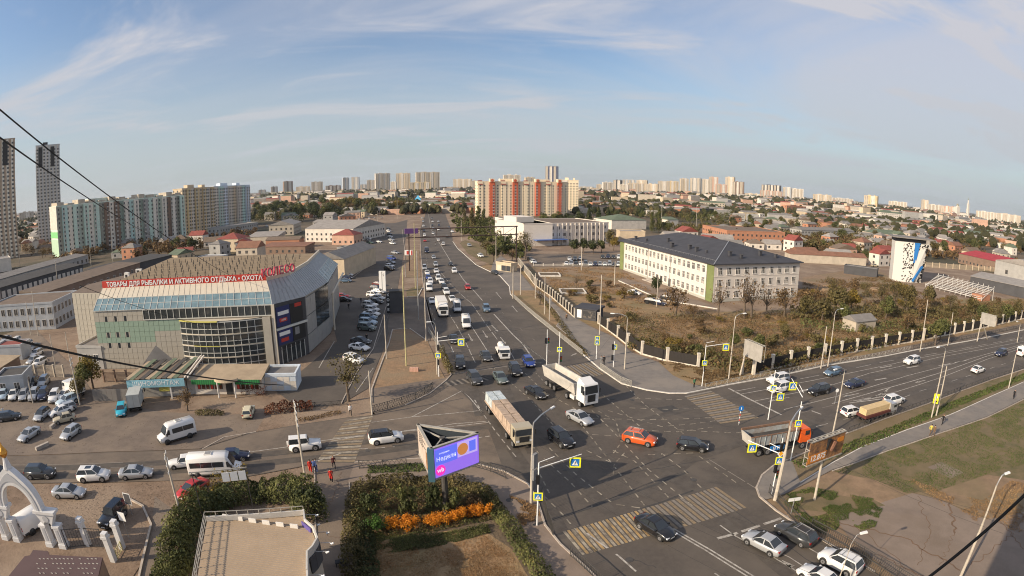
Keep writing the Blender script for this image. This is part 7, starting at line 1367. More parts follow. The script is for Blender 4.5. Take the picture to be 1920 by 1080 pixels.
for (x, y, tx, ty, lab) in [(1539,691,1548,612,'plain concrete post left of the slim lamp'), (1725,659,1740,562,'tall plain post behind the right road railing'), (1777,648,1788,586,'plain concrete post right of the bright green tree'), (1755,780,1771,686,'thin concrete post paired with the tall white lamp'), (1891,728,1902,664,'plain post on the near verge at the far right'), (1124,628,1123,515,'tall concrete post at the gatehouse'), (1021,590,1022,520,'concrete post at the verge'), (962,560,962,500,'concrete post before the fence'), (976,553,976,490,'white concrete post behind the lay-by'), (1004,560,1004,512,'tall white post along the school fence'), (1030,603,1030,555,'thin lamp on the verge behind the railing'),
        (698,778,699,695,'post with red boxes at the ornate railing'), (725,673,722,590,'thin pale post on the soil verge'), (560,772,568,755,'short post by the reddish hedge'), (1090,507,1084,462,'concrete post in the school yard'), (1152,535,1151,490,'thin post in the school yard'), (1231,575,1231,515,'post beside the school drive'), (947,478,947,437,'roadside post by the bus stop'), (930,495,930,440,'roadside post left of the bus stop'), (865,452,865,412,'post on the road island'), (1240,427,1241,372,'distant post behind the poplar'), (1305,432,1303,385,'tall post behind the school roof'), (1660,488,1660,445,'post left of the climbing tower'), (745,410,745,375,'lamp at the far car park'), (708,430,707,395,'white lamp in the far car park')]:
    power_pole(x, y, HT(x, y, tx, ty), lab, r=.13 if y > 560 else .17, group='plain poles')
for (x, y, tx, ty, lab, cr) in [(345,985,309,850,'concrete power pole with insulators left of the tall hedge',3), (572,893,563,752,'concrete power pole with many insulators at the crossing',4), (150,760,150,668,'wooden pole in the car park corner with struts',2), (72,630,65,545,'white concrete pole in front of the two storey office',0), (58,628,52,566,'thin pole left of the white one',0), (105,692,124,622,'leaning strut of the pole pair before the hall tower',0), (134,690,124,622,'upright of the pole pair before the hall tower',0), (110,548,106,488,'pole among the market rows',1), (171,500,170,462,'pole behind the market rows',1), (212,492,210,450,'pole beside the mint block',1), (309,462,309,435,'pole at the right end of the mint block',1), (38,500,36,470,'pole at the brown tower',0), (62,756,62,712,'thin post in the left car park',0)]:
    power_pole(x, y, HT(x, y, tx, ty), lab, r=.14, cross=cr, rz=R(30), group='power poles')
for (x, y, ty, m, lab) in [(762,686,500,'pole_yellow','tall yellow striped pole beside the brick pile'), (779,541,418,'pole_yellow','tall yellow pole on the grass verge'), (799,640,520,'concrete_pole','tall cream pole at the lane corner'), (785,600,470,'steel','thin grey pole on the lane')]:
    M('pole_yellow', (.47, .43, .22), .7, var=.2, scale=2); power_pole(x, y, HT(x, y, x-3, ty), lab, r=.13, mat_=m, group='tall poles')
# gantry
g0, g1 = P(768, 508), P(968, 498); gh = HT(768, 508, 768, 430); gh0 = HT(768, 508, 768, 446); t = thing('gantry', 'dark steel pipe gantry spanning the main road', 'gantry', g0, math.atan2((g1-g0).y, (g1-g0).x)); GL = (g1-g0).length
M('rust_dark', (.07, .045, .04), .85, var=.2)
for x in (0, GL): b = MB(); b.box(x-.2, x+.2, -.2, .2, 0, gh, 'rust_dark'); b.build('post', t)
for z in (gh0, gh): b = MB(); b.tube((-1, 0, z), (GL+.5, 0, z), .22, .22, 'rust_dark', 8); b.build('pipe', t)
for k in range(9): b = MB(); x = GL*k/8.; b.bar((x, 0, gh0), (x, 0, gh), .12, .12, 'rust_dark'); (b.bar((x, 0, gh0), (x+GL/8, 0, gh), .1, .1, 'rust_dark') if k in (0, 6, 7) else None); b.build('brace', t)
b = MB(); b.box(-1.6, 3.5, -.6, .1, gh-1.6, gh+.3, 'banner_purple'); M('banner_purple', (.12, .05, .18), .7); b.build('banner', t)
# signs on posts
t = post('road_sign', 'round blue arrow sign on a red and white post', 1385, 797, 2.6); b = MB(); b.tube((0, -.08, 2.6), (0, -.11, 2.6), .42, .42, 'sign_blue', 16); b.build('round_plate', t); b = MB(); b.box(-.06, .06, -.125, -.112, 2.4, 2.8, 'sign_white'); b.build('arrow_mark', t); [MB().tube((0, 0, .3+i*.4), (0, 0, .5+i*.4), .075, .075, 'red' if i % 2 else 'sign_white', 8).build('band', t) for i in range(5)]
t = post('road_sign', 'small round white sign in the middle of the right road', 1565, 757, 2.4); b = MB(); b.tube((0, -.06, 2.3), (0, -.09, 2.3), .32, .32, 'sign_white', 14); b.build('round_plate', t)
t = post('road_sign', 'tall yellow children warning plate on the near verge of the right road', 1747, 783, HT(1747, 783, 1752, 737), rz=R(-35)); b = MB(); zt_ = HT(1747, 783, 1752, 737); b.box(-.45, .45, -.1, -.07, zt_-1.6, zt_, 'sign_yellow'); b.add([(-.3, -.11, zt_-.7), (.3, -.11, zt_-.7), (0, -.11, zt_-.15)], [(0, 1, 2)], 'sign_white'); b.box(-.25, .25, -.11, -.101, zt_-1.4, zt_-1.1, 'black'); b.build('sign_board', t)
t = post('road_sign', 'small white sign plate inside the lower right railing', 1483, 963, 1.9); b = MB(); b.box(-.75, .75, -.05, -.02, 1.6, 2.0, 'sign_white'); b.build('sign_board', t)
t = post('road_sign', 'round no entry sign on the verge before the school fence', 1032, 580, 2.8); b = MB(); b.tube((0, -.06, 2.7), (0, -.1, 2.7), .38, .38, 'grey', 14); b.build('round_plate', t)
# coffee kiosk with vertical lettering, white pylon
kb = P(732, 588); ke = P(757, 587); kw = (ke-kb).length; kh = HT(745, 588, 745, 548); t = thing('coffee_kiosk', 'black coffee kiosk with vertical white lettering beside the parking row', 'kiosk', kb, az(732, 588, 757, 587))
b = MB(); b.box(0, kw, 0, 3, 0, kh, 'wall_dark'); b.build('wall', t); b = MB(); b.box(-.1, kw+.1, -.1, 3.1, kh, kh+.25, 'roof_dark'); b.build('roof', t); b = MB(); b.box(-.9, 0, -.15, .1, .2, kh, 'poster_dark'); o = b.build('sign_panel', t)
for i, c in enumerate('КОФЕ'): ob('lettering', text_mesh(c, .95, 'sign_white', .01, bold=.02), o, mw=on_wall(-.45, kh*.88-i*kh*.23, -.17))
b = MB(); b.box(-.6, 3.2, 1, 5, kh*.4, kh*.45, 'roof_light'); b.build('awning', t)
pb = P(712, 549); pw = (P(724, 549)-pb).length; ph = HT(718, 549, 718, 508); t = thing('pylon_sign', 'tall white pylon sign with dark figures on the parking street', 'sign', pb, 0); b = MB(); b.box(0, pw, -.3, .3, 0, ph, 'sign_white'); b.build('pylon', t); ob('lettering', text_mesh('5', 1.1, 'black', .01), t, mw=on_wall(pw*.7, ph*.82, -.32)); b = MB(); b.box(pw*.42, pw*.5, -.33, -.301, 0, ph*.98, 'grey'); b.build('groove', t)
pb = P(759, 487); t = thing('roadside_sign', 'red and white advertising box on the verge before the gantry', 'sign', pb, 0); b = MB(); b.box(0, 3.6, -.2, .2, 2.0, 4.2, 'sign_white'); b.build('sign_box', t); b = MB(); b.box(.9, 2.1, -.23, -.201, 2.3, 3.9, 'sign_red'); b.box(2.9, 3.5, -.23, -.201, 2.1, 4.1, 'sign_red'); b.build('sign_red_field', t); [MB().box(x, x+.2, -.1, .1, 0, 2, 'grey').build('leg', t) for x in (.5, 2.9)]
pb = P(784, 385); t = thing('tent', 'bright blue star shaped tent roof at the end of the road', 'tent', pb, 0); b = MB(); M('tent_blue', (.10, .40, .62), .6); n = 8; v = [(0, 0, 17)]+[(9*math.cos(i*math.pi/4), 9*math.sin(i*math.pi/4), 8 if i % 2 else 5) for i in range(8)]; b.add(v, [(0, 1+i, 1+(i+1) % 8) for i in range(8)], 'tent_blue'); b.build('canopy', t); [MB().tube((9*math.cos(i*math.pi/4), 9*math.sin(i*math.pi/4), 0), (9*math.cos(i*math.pi/4), 9*math.sin(i*math.pi/4), 8 if i % 2 else 5), .15, .15, 'steel').build('leg', t) for i in range(8)]
# brick pallet, trench boards, blocks, rubble
t = thing('brick_pallet', 'small stack of pale pink bricks on the soil verge', 'bricks', P(768, 697), 0); bk = MB().box(0, .24, 0, .11, 0, .08, 'brick_pink').mesh('brick'); M('brick_pink', (.55, .33, .25), .9, var=.15, scale=4)
for i in range(6):
    for j in range(5):
        for k in range(8): 
            if j == 0 or k == 7 or i == 5: ob('brick', bk, t, (i*.26, j*.125, k*.088))
for i, (x, y, qx, qy, l, lab) in enumerate([(95,805,103,798,2.2,'short concrete beam standing by the silver hatchback'), (68,845,92,834,2.6,'long concrete beam lying in the car park')]): b = MB(); L_ = (P(qx, qy)-P(x, y)).length; b.box(0, L_, -.25, .25, 0, .5, 'concrete'); o = b.build('concrete_beam', label=lab, cat='beam'); o.location = P(x, y); o.rotation_euler.z = az(x, y, qx, qy)
M('hay', (.36, .27, .14), .95, var=.2, scale=4)
for (x, y, w_, d, lab) in [(1012,519,40,10,'far rectangular concrete planter in the school yard'), (1052,552,48,14,'near rectangular concrete planter in the school yard')]:
    a_, c_ = P(x, y), P(x+w_, y); L_ = (c_-a_).length; t = thing('planter', lab, 'planter', a_, math.atan2((c_-a_).y, (c_-a_).x)); D_ = L_*.9
    for q in ((0, L_, 0, .35), (0, L_, D_-.35, D_), (0, .35, .35, D_-.35), (L_-.35, L_, .35, D_-.35)): b = MB(); b.box(q[0], q[1], q[2], q[3], 0, .55, 'kerb_white'); b.build('planter_wall', t)
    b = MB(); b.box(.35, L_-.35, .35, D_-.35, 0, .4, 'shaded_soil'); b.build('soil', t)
# climbing tower and bleachers
cb = P(1672, 526); cw = (P(1698, 526)-cb).length; ch = HT(1668, 524, 1671, 450); t = thing('climbing_tower', 'white climbing wall tower with black hold pattern and blue stripe', 'climbing tower', cb, R(-30)); W_ = cw*1.02; b = MB(); b.box(0, W_, 0, 9, 0, ch, 'panel_white'); b.build('wall', t); M('panel_white', (.62, .60, .56), .6)
b = MB(); b.hexa([(W_, 0, 0), (W_*1.6, 3, 0), (W_*1.55, 12, 0), (W_, 9, 0)], [(W_, 0, ch*.98), (W_*1.68, 1, ch*.98), (W_*1.55, 12, ch*.98), (W_, 9, ch*.98)], 'panel_white'); b.build('slanted_wall', t)
b = MB(); b.box(-1.6, W_*1.95, -2.2, 12, ch+1.6, ch+2.0, 'roof_grey'); b.box(.2, W_*1.6, .5, 11, ch, ch+1.6, 'wall_dark'); b.build('roof', t)
rn = random.Random(3); b = MB(); ex = Vector((W_*1.6-W_, 3, 0)); 
for i in range(420):
    s = rn.uniform(.25, .62); u, z = rn.random(), rn.uniform(.3, ch*.97)
    if i < 120: x = W_*.45+u*W_*.53; b.add([(x-s, -.03, z), (x+s*.3, -.03, z-s*.8), (x+s*.6, -.03, z+s*.7)], [(0, 1, 2)], 'black')
    else:
        x = W_+(ex.x+.15*W_*z/ch)*u; y = (3-2*z/ch)*u-.10; d = Vector((ex.x, 2.2, 0)).normalized(); q = Vector((x, y, z)); b.add([q-d*s, q+d*s*.5-Vector((0, 0, s*.8)), q+d*s*.6+Vector((0, 0, s*.8))], [(0, 1, 2)], 'black')
b.build('climbing_holds', t, kind='stuff')
M('stripe_blue', (.02, .16, .45), .5); b = MB(); b.add([(W_*1.0, -.06, ch), (W_*1.3, .05, ch), (W_*1.15, -.0, ch*.55)], [(0, 2, 1)], 'stripe_blue'); b.add([(W_*1.6, 1.75, ch*.62), (W_*1.6, 1.9, ch*.4), (W_*1.1, -.1, .3), (W_*1.0, -.1, .9)], [(0, 1, 2, 3)], 'stripe_blue'); b.add([(W_*1.02, -.09, ch*.99), (W_*1.28, -.02, ch*.99), (W_*1.08, -.08, ch*.5), (W_*1.0, -.09, ch*.5)], [(0, 3, 2, 1)], 'stripe_blue'); b.build('stripe', t)
A_ = P(1733, 538); B_ = P(1838, 566); a0, b0 = A_, B_; L_ = (B_-A_).length; t = thing('bleachers', 'white tubular stadium bleachers with red brick box', 'bleachers', A_, math.atan2((B_-A_).y, (B_-A_).x))
for k in range(9): b = MB(); b.box(0, L_, 1+k*1.0, 1.45+k*1.0, .9+k*.48, 1.0+k*.48, 'panel_white'); b.build('bench', t)
for k in range(12): b = MB(); x = L_*k/11; b.bar((x, .8, 0), (x, .8, 1.6), .14, .14, 'panel_white'); b.bar((x, 9.6, 0), (x, 9.6, 5.6), .14, .14, 'panel_white'); b.bar((x, .8, .8), (x, 9.6, 4.9), .12, .12, 'panel_white'); b.build('support', t)
for z in (1.6, .9): b = MB(); b.bar((0, .75, z), (L_, .75, z), .1, .1, 'panel_white'); b.build('rail', t)
b = MB(); b.box(L_*.82, L_*.99, 1.2, 8, 0, 2.2, 'wall_brick'); b.build('brick_box', t)
# ---------------------------------------------------------------- church gate, fences and roofs in the lower left
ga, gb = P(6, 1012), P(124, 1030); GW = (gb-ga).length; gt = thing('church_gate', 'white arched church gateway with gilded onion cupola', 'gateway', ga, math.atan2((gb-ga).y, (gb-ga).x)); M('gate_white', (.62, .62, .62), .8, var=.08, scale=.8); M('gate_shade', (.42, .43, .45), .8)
hz_ = HT(120, 1027, 100, 962); pw_ = GW*.28
for s in (0, 1):
    x0 = GW*s-(pw_ if s else 0)
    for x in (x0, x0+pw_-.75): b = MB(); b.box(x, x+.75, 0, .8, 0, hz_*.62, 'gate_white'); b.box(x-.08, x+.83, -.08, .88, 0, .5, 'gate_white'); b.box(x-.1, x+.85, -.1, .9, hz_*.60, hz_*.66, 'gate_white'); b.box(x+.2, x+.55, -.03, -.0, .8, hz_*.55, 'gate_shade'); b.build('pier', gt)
    b = MB(); n = 10; cx_ = x0+pw_/2; rr = pw_/2-.75
    for k in range(n): a1_, a2_ = math.pi*k/n, math.pi*(k+1)/n; b.hexa([(cx_+rr*math.cos(a1_), 0, hz_*.66+rr*math.sin(a1_)), (cx_+rr*math.cos(a2_), 0, hz_*.66+rr*math.sin(a2_)), (cx_+rr*math.cos(a2_), .8, hz_*.66+rr*math.sin(a2_)), (cx_+rr*math.cos(a1_), .8, hz_*.66+rr*math.sin(a1_))][::-1], [(cx_+pw_/2*math.cos(a1_)*1.0, 0, hz_), (cx_+pw_/2*math.cos(a2_), 0, hz_), (cx_+pw_/2*math.cos(a2_), .8, hz_), (cx_+pw_/2*math.cos(a1_), .8, hz_)][::-1], 'gate_white')
    b.build('side_arch', gt); b = MB(); b.box(x0-.15, x0+pw_+.15, -.15, .95, hz_, hz_+.3, 'gate_white'); b.build('cornice', gt)
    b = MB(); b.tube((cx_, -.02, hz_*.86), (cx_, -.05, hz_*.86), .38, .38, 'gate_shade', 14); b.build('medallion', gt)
cx_ = GW/2; ri, ro = GW/2-pw_+.1, GW/2-pw_+1.15; tall = 1.25
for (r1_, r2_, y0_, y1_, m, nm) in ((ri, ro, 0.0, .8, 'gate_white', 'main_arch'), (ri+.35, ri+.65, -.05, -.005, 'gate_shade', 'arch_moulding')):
    b = MB(); n = 18
    for k in range(n):
        q = []
        for a_ in (math.pi*k/n, math.pi*(k+1)/n):
            pk = 1+.16*max(0, 1-abs(a_-math.pi/2)/.5)
            q.append(((cx_+r1_*math.cos(a_), hz_+.3+r1_*tall*math.sin(a_)), (cx_+r2_*math.cos(a_), hz_+.3+r2_*tall*pk*math.sin(a_))))
        (i1, o1), (i2, o2) = q; b.hexa([(i1[0], y0_, i1[1]), (o1[0], y0_, o1[1]), (o1[0], y1_, o1[1]), (i1[0], y1_, i1[1])], [(i2[0], y0_, i2[1]), (o2[0], y0_, o2[1]), (o2[0], y1_, o2[1]), (i2[0], y1_, i2[1])], m)
    b.build(nm, gt)
zt_ = hz_+.3+ro*tall*1.16; b = MB(); b.tube((cx_, .4, zt_-.2), (cx_, .4, zt_+.9), .5, .22, 'gate_white', 10); b.build('neck', gt)
b = MB(); prof = [(.18, 0), (.42, .25), (.5, .5), (.42, .8), (.2, 1.1), (.06, 1.45), (.03, 1.9)]
for k in range(len(prof)-1): b.tube((cx_, .4, zt_+.9+prof[k][1]), (cx_, .4, zt_+.9+prof[k+1][1]), prof[k][0], prof[k+1][0], 'gold_leaf', 12)
M('gold_leaf', (.62, .30, .06), .3, metal=.85); b.build('cupola', gt)
for (x, y, lab) in [(166,1022,'white gate pillar left of the wrought iron section'), (230,1028,'tallest white gate pillar beside the curved kerb'), (214,1052,'short white gate pillar nearest the maroon roof')]:
    t = thing('gate_pillar', lab, 'pillar', P(x, y), R(8), 'white gate pillars'); b = MB(); b.box(-.28, .28, -.28, .28, 0, 2.7, 'gate_white'); b.build('shaft', t); b = MB(); b.box(-.38, .38, -.38, .38, 2.7, 2.95, 'gate_white'); b.box(-.3, .3, -.3, .3, 2.95, 3.3, 'gate_white'); b.build('cap', t)
railing('wrought iron fence between the white gate pillars', [128,1028, 166,1024, 228,1030], 2.2, 2.2, 'bars', 'rail_dark', nb=7)
railing('low yellow rail fence at the corner of the maroon roof', [230,1032, 214,1062], 1.5, 1.0, 'cross', 'pole_yellow', nb=3)
def roofprism(name, label, px, zt, zb_, wall, roofm, cat='building'):
    pts = [P(px[i], px[i+1], zt) for i in range(0, len(px), 2)]; t = thing(name, label, cat, (pts[0].x, pts[0].y, 0)); o_ = pts[0]; q = [(p.x-o_.x, p.y-o_.y) for p in pts]; b = MB(); b.prism(q, 0, zt-.15, wall); b.build('wall', t); b = MB(); b.prism(q, zt-.15, zt, roofm); b.build('roof', t); return t, q
M('roof_maroon', (.105, .065, .062), .7, var=.06, scale=.4)
t, q = roofprism('chapel_shop', 'dark maroon roofed building in the lower left corner', [192,1045, 92,1040, 90,1033, 62,1031, 56,1041, 46,1043, 20,1075, -10,1110, 150,1300, 165,1180], 4.2, 0, 'wall_brown', 'roof_maroon')
b = MB(); rn = random.Random(5)
for i in range(16):
    for j in range(7): p = P(75+i*7.5-j*5, 1048+j*9, 4.2)-P(192, 1045, 4.2); b.box(p.x-.12, p.x+.12, p.y-.03, p.y+.03, 4.2, 4.24, 'rail_light') if rn.random() < .75 else None
b.build('snow_guards', t, kind='stuff')
M('roof_corrugated', (.36, .28, .20), .6, var=.06, scale=.5); M('parapet_white', (.55, .52, .47), .7, var=.1)
ZR = 5.2; pa = [(388, 978), (571, 967), (573, 985), (590, 1000), (597, 1020), (588, 1036), (578, 1046), (578, 1080), (584, 1240), (350, 1240)]
pts = [P(x, y, ZR) for x, y in pa]; c0 = pts[0]; t = thing('near_building', 'tan corrugated roof with curved parapet at the bottom edge', 'building', (c0.x, c0.y, 0)); q = [(p.x-c0.x, p.y-c0.y) for p in pts]; b = MB(); b.prism(q, 0, ZR-.1, 'wall_beige'); b.build('wall', t); b = MB(); b.prism(q, ZR-.1, ZR, 'roof_corrugated'); b.build('roof', t)
d1 = Vector(q[1]+(0,))-Vector(q[0]+(0,)); nrib = 70; dn = Vector((q[9][0], q[9][1], 0)); rib = MB()
y_t, y_b = max(p[1] for p in q), min(p[1] for p in q)
def xr(y):     # roof extent at y
    xs = []
    for i in range(len(q)):
        a_, c_ = q[i], q[(i+1) % len(q)]
        if (a_[1] > y) != (c_[1] > y): xs.append(a_[0]+(c_[0]-a_[0])*(y-a_[1])/(c_[1]-a_[1]))
    return (min(xs), max(xs)) if len(xs) > 1 else None
y = y_t-.3
while y > y_b: 
    r_ = xr(y)
    if r_: rib.box(r_[0]+.1, r_[1]-.1, y-.035, y+.035, ZR, ZR+.04, 'roof_corrugated')
    y -= .26
rib.build('roof_ribs', t, kind='stuff')
for i in range(8): b = MB(); b.bar((*q[i], ZR+(.35 if i else .3)), (*q[i+1], ZR+.35), .14, .7 if 1 <= i < 7 else .5, 'parapet_white'); b.build('parapet', t)
b = MB(); [b.bar((*q[i], ZR-.8), (*q[i+1], ZR-.8), .3, 1.6, 'wall_dark') for i in (2, 3, 4, 5)]; b.build('sign_fascia', t)
b = MB(); b.bar((q[2][0]-.25, q[2][1]-.1, ZR+.2), (q[3][0]-.3, q[3][1], ZR+.2), .1, .5, 'screen_off'); M('screen_off', (.12, .09, .30), .5); b.build('blue_edge', t)
for i in (1, 2, 3, 4, 5, 7): v = Vector((q[i][0], q[i][1], ZR+.1)); b = MB(); b.tube(v, v+Vector((1.1, .05, .15)), .03, .03, 'steel', 5); b.tube(v+Vector((1.05, .05, .0)), v+Vector((1.3, .05, .15)), .10, .06, 'sign_white', 7); b.build('sign_lamp', t)
b = MB()
e_a, e_b = Vector((*q[0], ZR)), Vector((*q[9], ZR)); 
for k in range(16): p = e_a.lerp(e_b, k/15); b.bar(p, p+Vector((0, 0, 1.0)), .05, .05, 'rail_light')
for z in (.35, .7, 1.0): b.bar(e_a+Vector((0, 0, z)), e_b+Vector((0, 0, z)), .05, .05, 'rail_light')
e_a, e_b = Vector((*q[0], ZR)), Vector((*q[1], ZR))
for k in range(10): p = e_a.lerp(e_b, k/9); b.bar(p, p+Vector((0, 0, 1.0)), .05, .05, 'rail_light')
for z in (.5, 1.0): b.bar(e_a+Vector((0, 0, z)), e_b+Vector((0, 0, z)), .05, .05, 'rail_light')
b.build('roof_railing', t)
for k in range(6): b = MB(); x = 1.2+k*1.3; b.box(x, x+.7, .9, 1.0, ZR-1.0, ZR+.4, 'white'); b.build('wall_panel', t)
t = thing('banner_frame', 'frame with white notice sheets behind the near roof', 'notice board', P(385, 985), az(385, 985, 480, 975)); b = MB(); LQ = (P(480, 975)-P(385, 985)).length; [b.bar((x, 0, 0), (x, 0, 6.2), .08, .08, 'rail_dark') for x in (0, LQ)]; b.bar((-.3, 0, 6.2), (LQ+.2, 0, 6.2), .1, .1, 'rail_light'); b.build('frame', t)
for k in range(3): b = MB(); b.box(LQ*.55+k*.85, LQ*.55+k*.85+.75, -.1, -.05, 4.9, 5.9, 'sign_white'); b.build('notice_sheet', t)
t = thing('bench', 'small dark stool on the garden path at the bottom', 'stool', P(640, 1060), R(20)); b = MB(); b.box(-.5, .5, -.28, .28, .42, .5, 'dark'); b.build('seat', t)
for x in (-.42, .42):
    for y in (-.22, .22): b = MB(); b.box(x-.04, x+.04, y-.04, y+.04, 0, .42, 'dark'); b.build('leg', t)
minibus_later = True; t = post('notice_sign', 'white square sign on a thin pole by the black jeep', 243, 1012, 3.2, r=.03); b = MB(); b.box(-.45, .45, -.05, -.02, 2.3, 3.3, 'sign_white'); b.build('sign_board', t)
t = post('notice_sign', 'dark framed oval picture sign right of the black jeep', 248, 965, 2.6, r=.04); b = MB(); b.box(-.5, .5, -.05, -.02, 1.3, 2.7, 'sign_white'); b.box(-.42, .42, -.07, -.051, 1.38, 2.62, 'wall_dark'); b.build('sign_board', t)
# ---------------------------------------------------------------- overhead cables
wire('thin cable from the top left corner down to the hall roof, upper one', [PD(-30, 180, 22), PD(440, 520, 120)], .035, .5)
wire('thin cable from the left edge down behind the hall, lower one', [PD(-30, 236, 20), PD(310, 452, 150)], .035, .5)
wire('thin cable crossing the hall front from the left', [PD(150, 535, 60), PD(360, 605, 75), PD(470, 645, 90)], .03, .2)
wire('thick black cable sagging across the left car park', [PD(-30, 622, 12), PD(530, 722, 34), ], .035, .15)
wire('thick black cable cutting the lower right corner', [PD(1990, 858, 5), PD(1690, 1120, 5)], .018, .0)
for i, (a_, c_) in enumerate([((1000,800),(1560,1090)), ((1002,830),(1640,1120)), ((1004,860),(1450,1120)), ((1003,815),(1700,1060))]): wire('thin overhead wire crossing the near crossroads, %s from the top' % ['first', 'second', 'third', 'fourth'][i], [PD(a_[0], a_[1]+0, 50), PD(c_[0], c_[1], 30)], .008, .6, group='thin wires across the near crossroads')
for i, (a_, c_) in enumerate([((998,800),(1173,592)), ((822,622),(1173,600)), ((1173,600),(1378,595)), ((1497,752),(1771,690)), ((1481,800),(1900,990)), ((1485,820),(1880,1000)), ((1565,870),(1919,970))]):
    pa_, pc = PD(a_[0], a_[1], P(a_[0], a_[1]).length*.72), PD(c_[0], c_[1], P(c_[0], c_[1]).length*.72); wire('thin wire strung %s' % ['from the near left lamp to the right pavement lamp', 'over the main road between the corner lamps', 'between the lamps at the school fence', 'from the right corner mast along the right road', 'from the thick corner pole over the lawn', 'under the first lawn wire', 'behind the orange billboard over the walkway'][i], [pa_, pc], .009, .5, group='thin wires between street lamps')
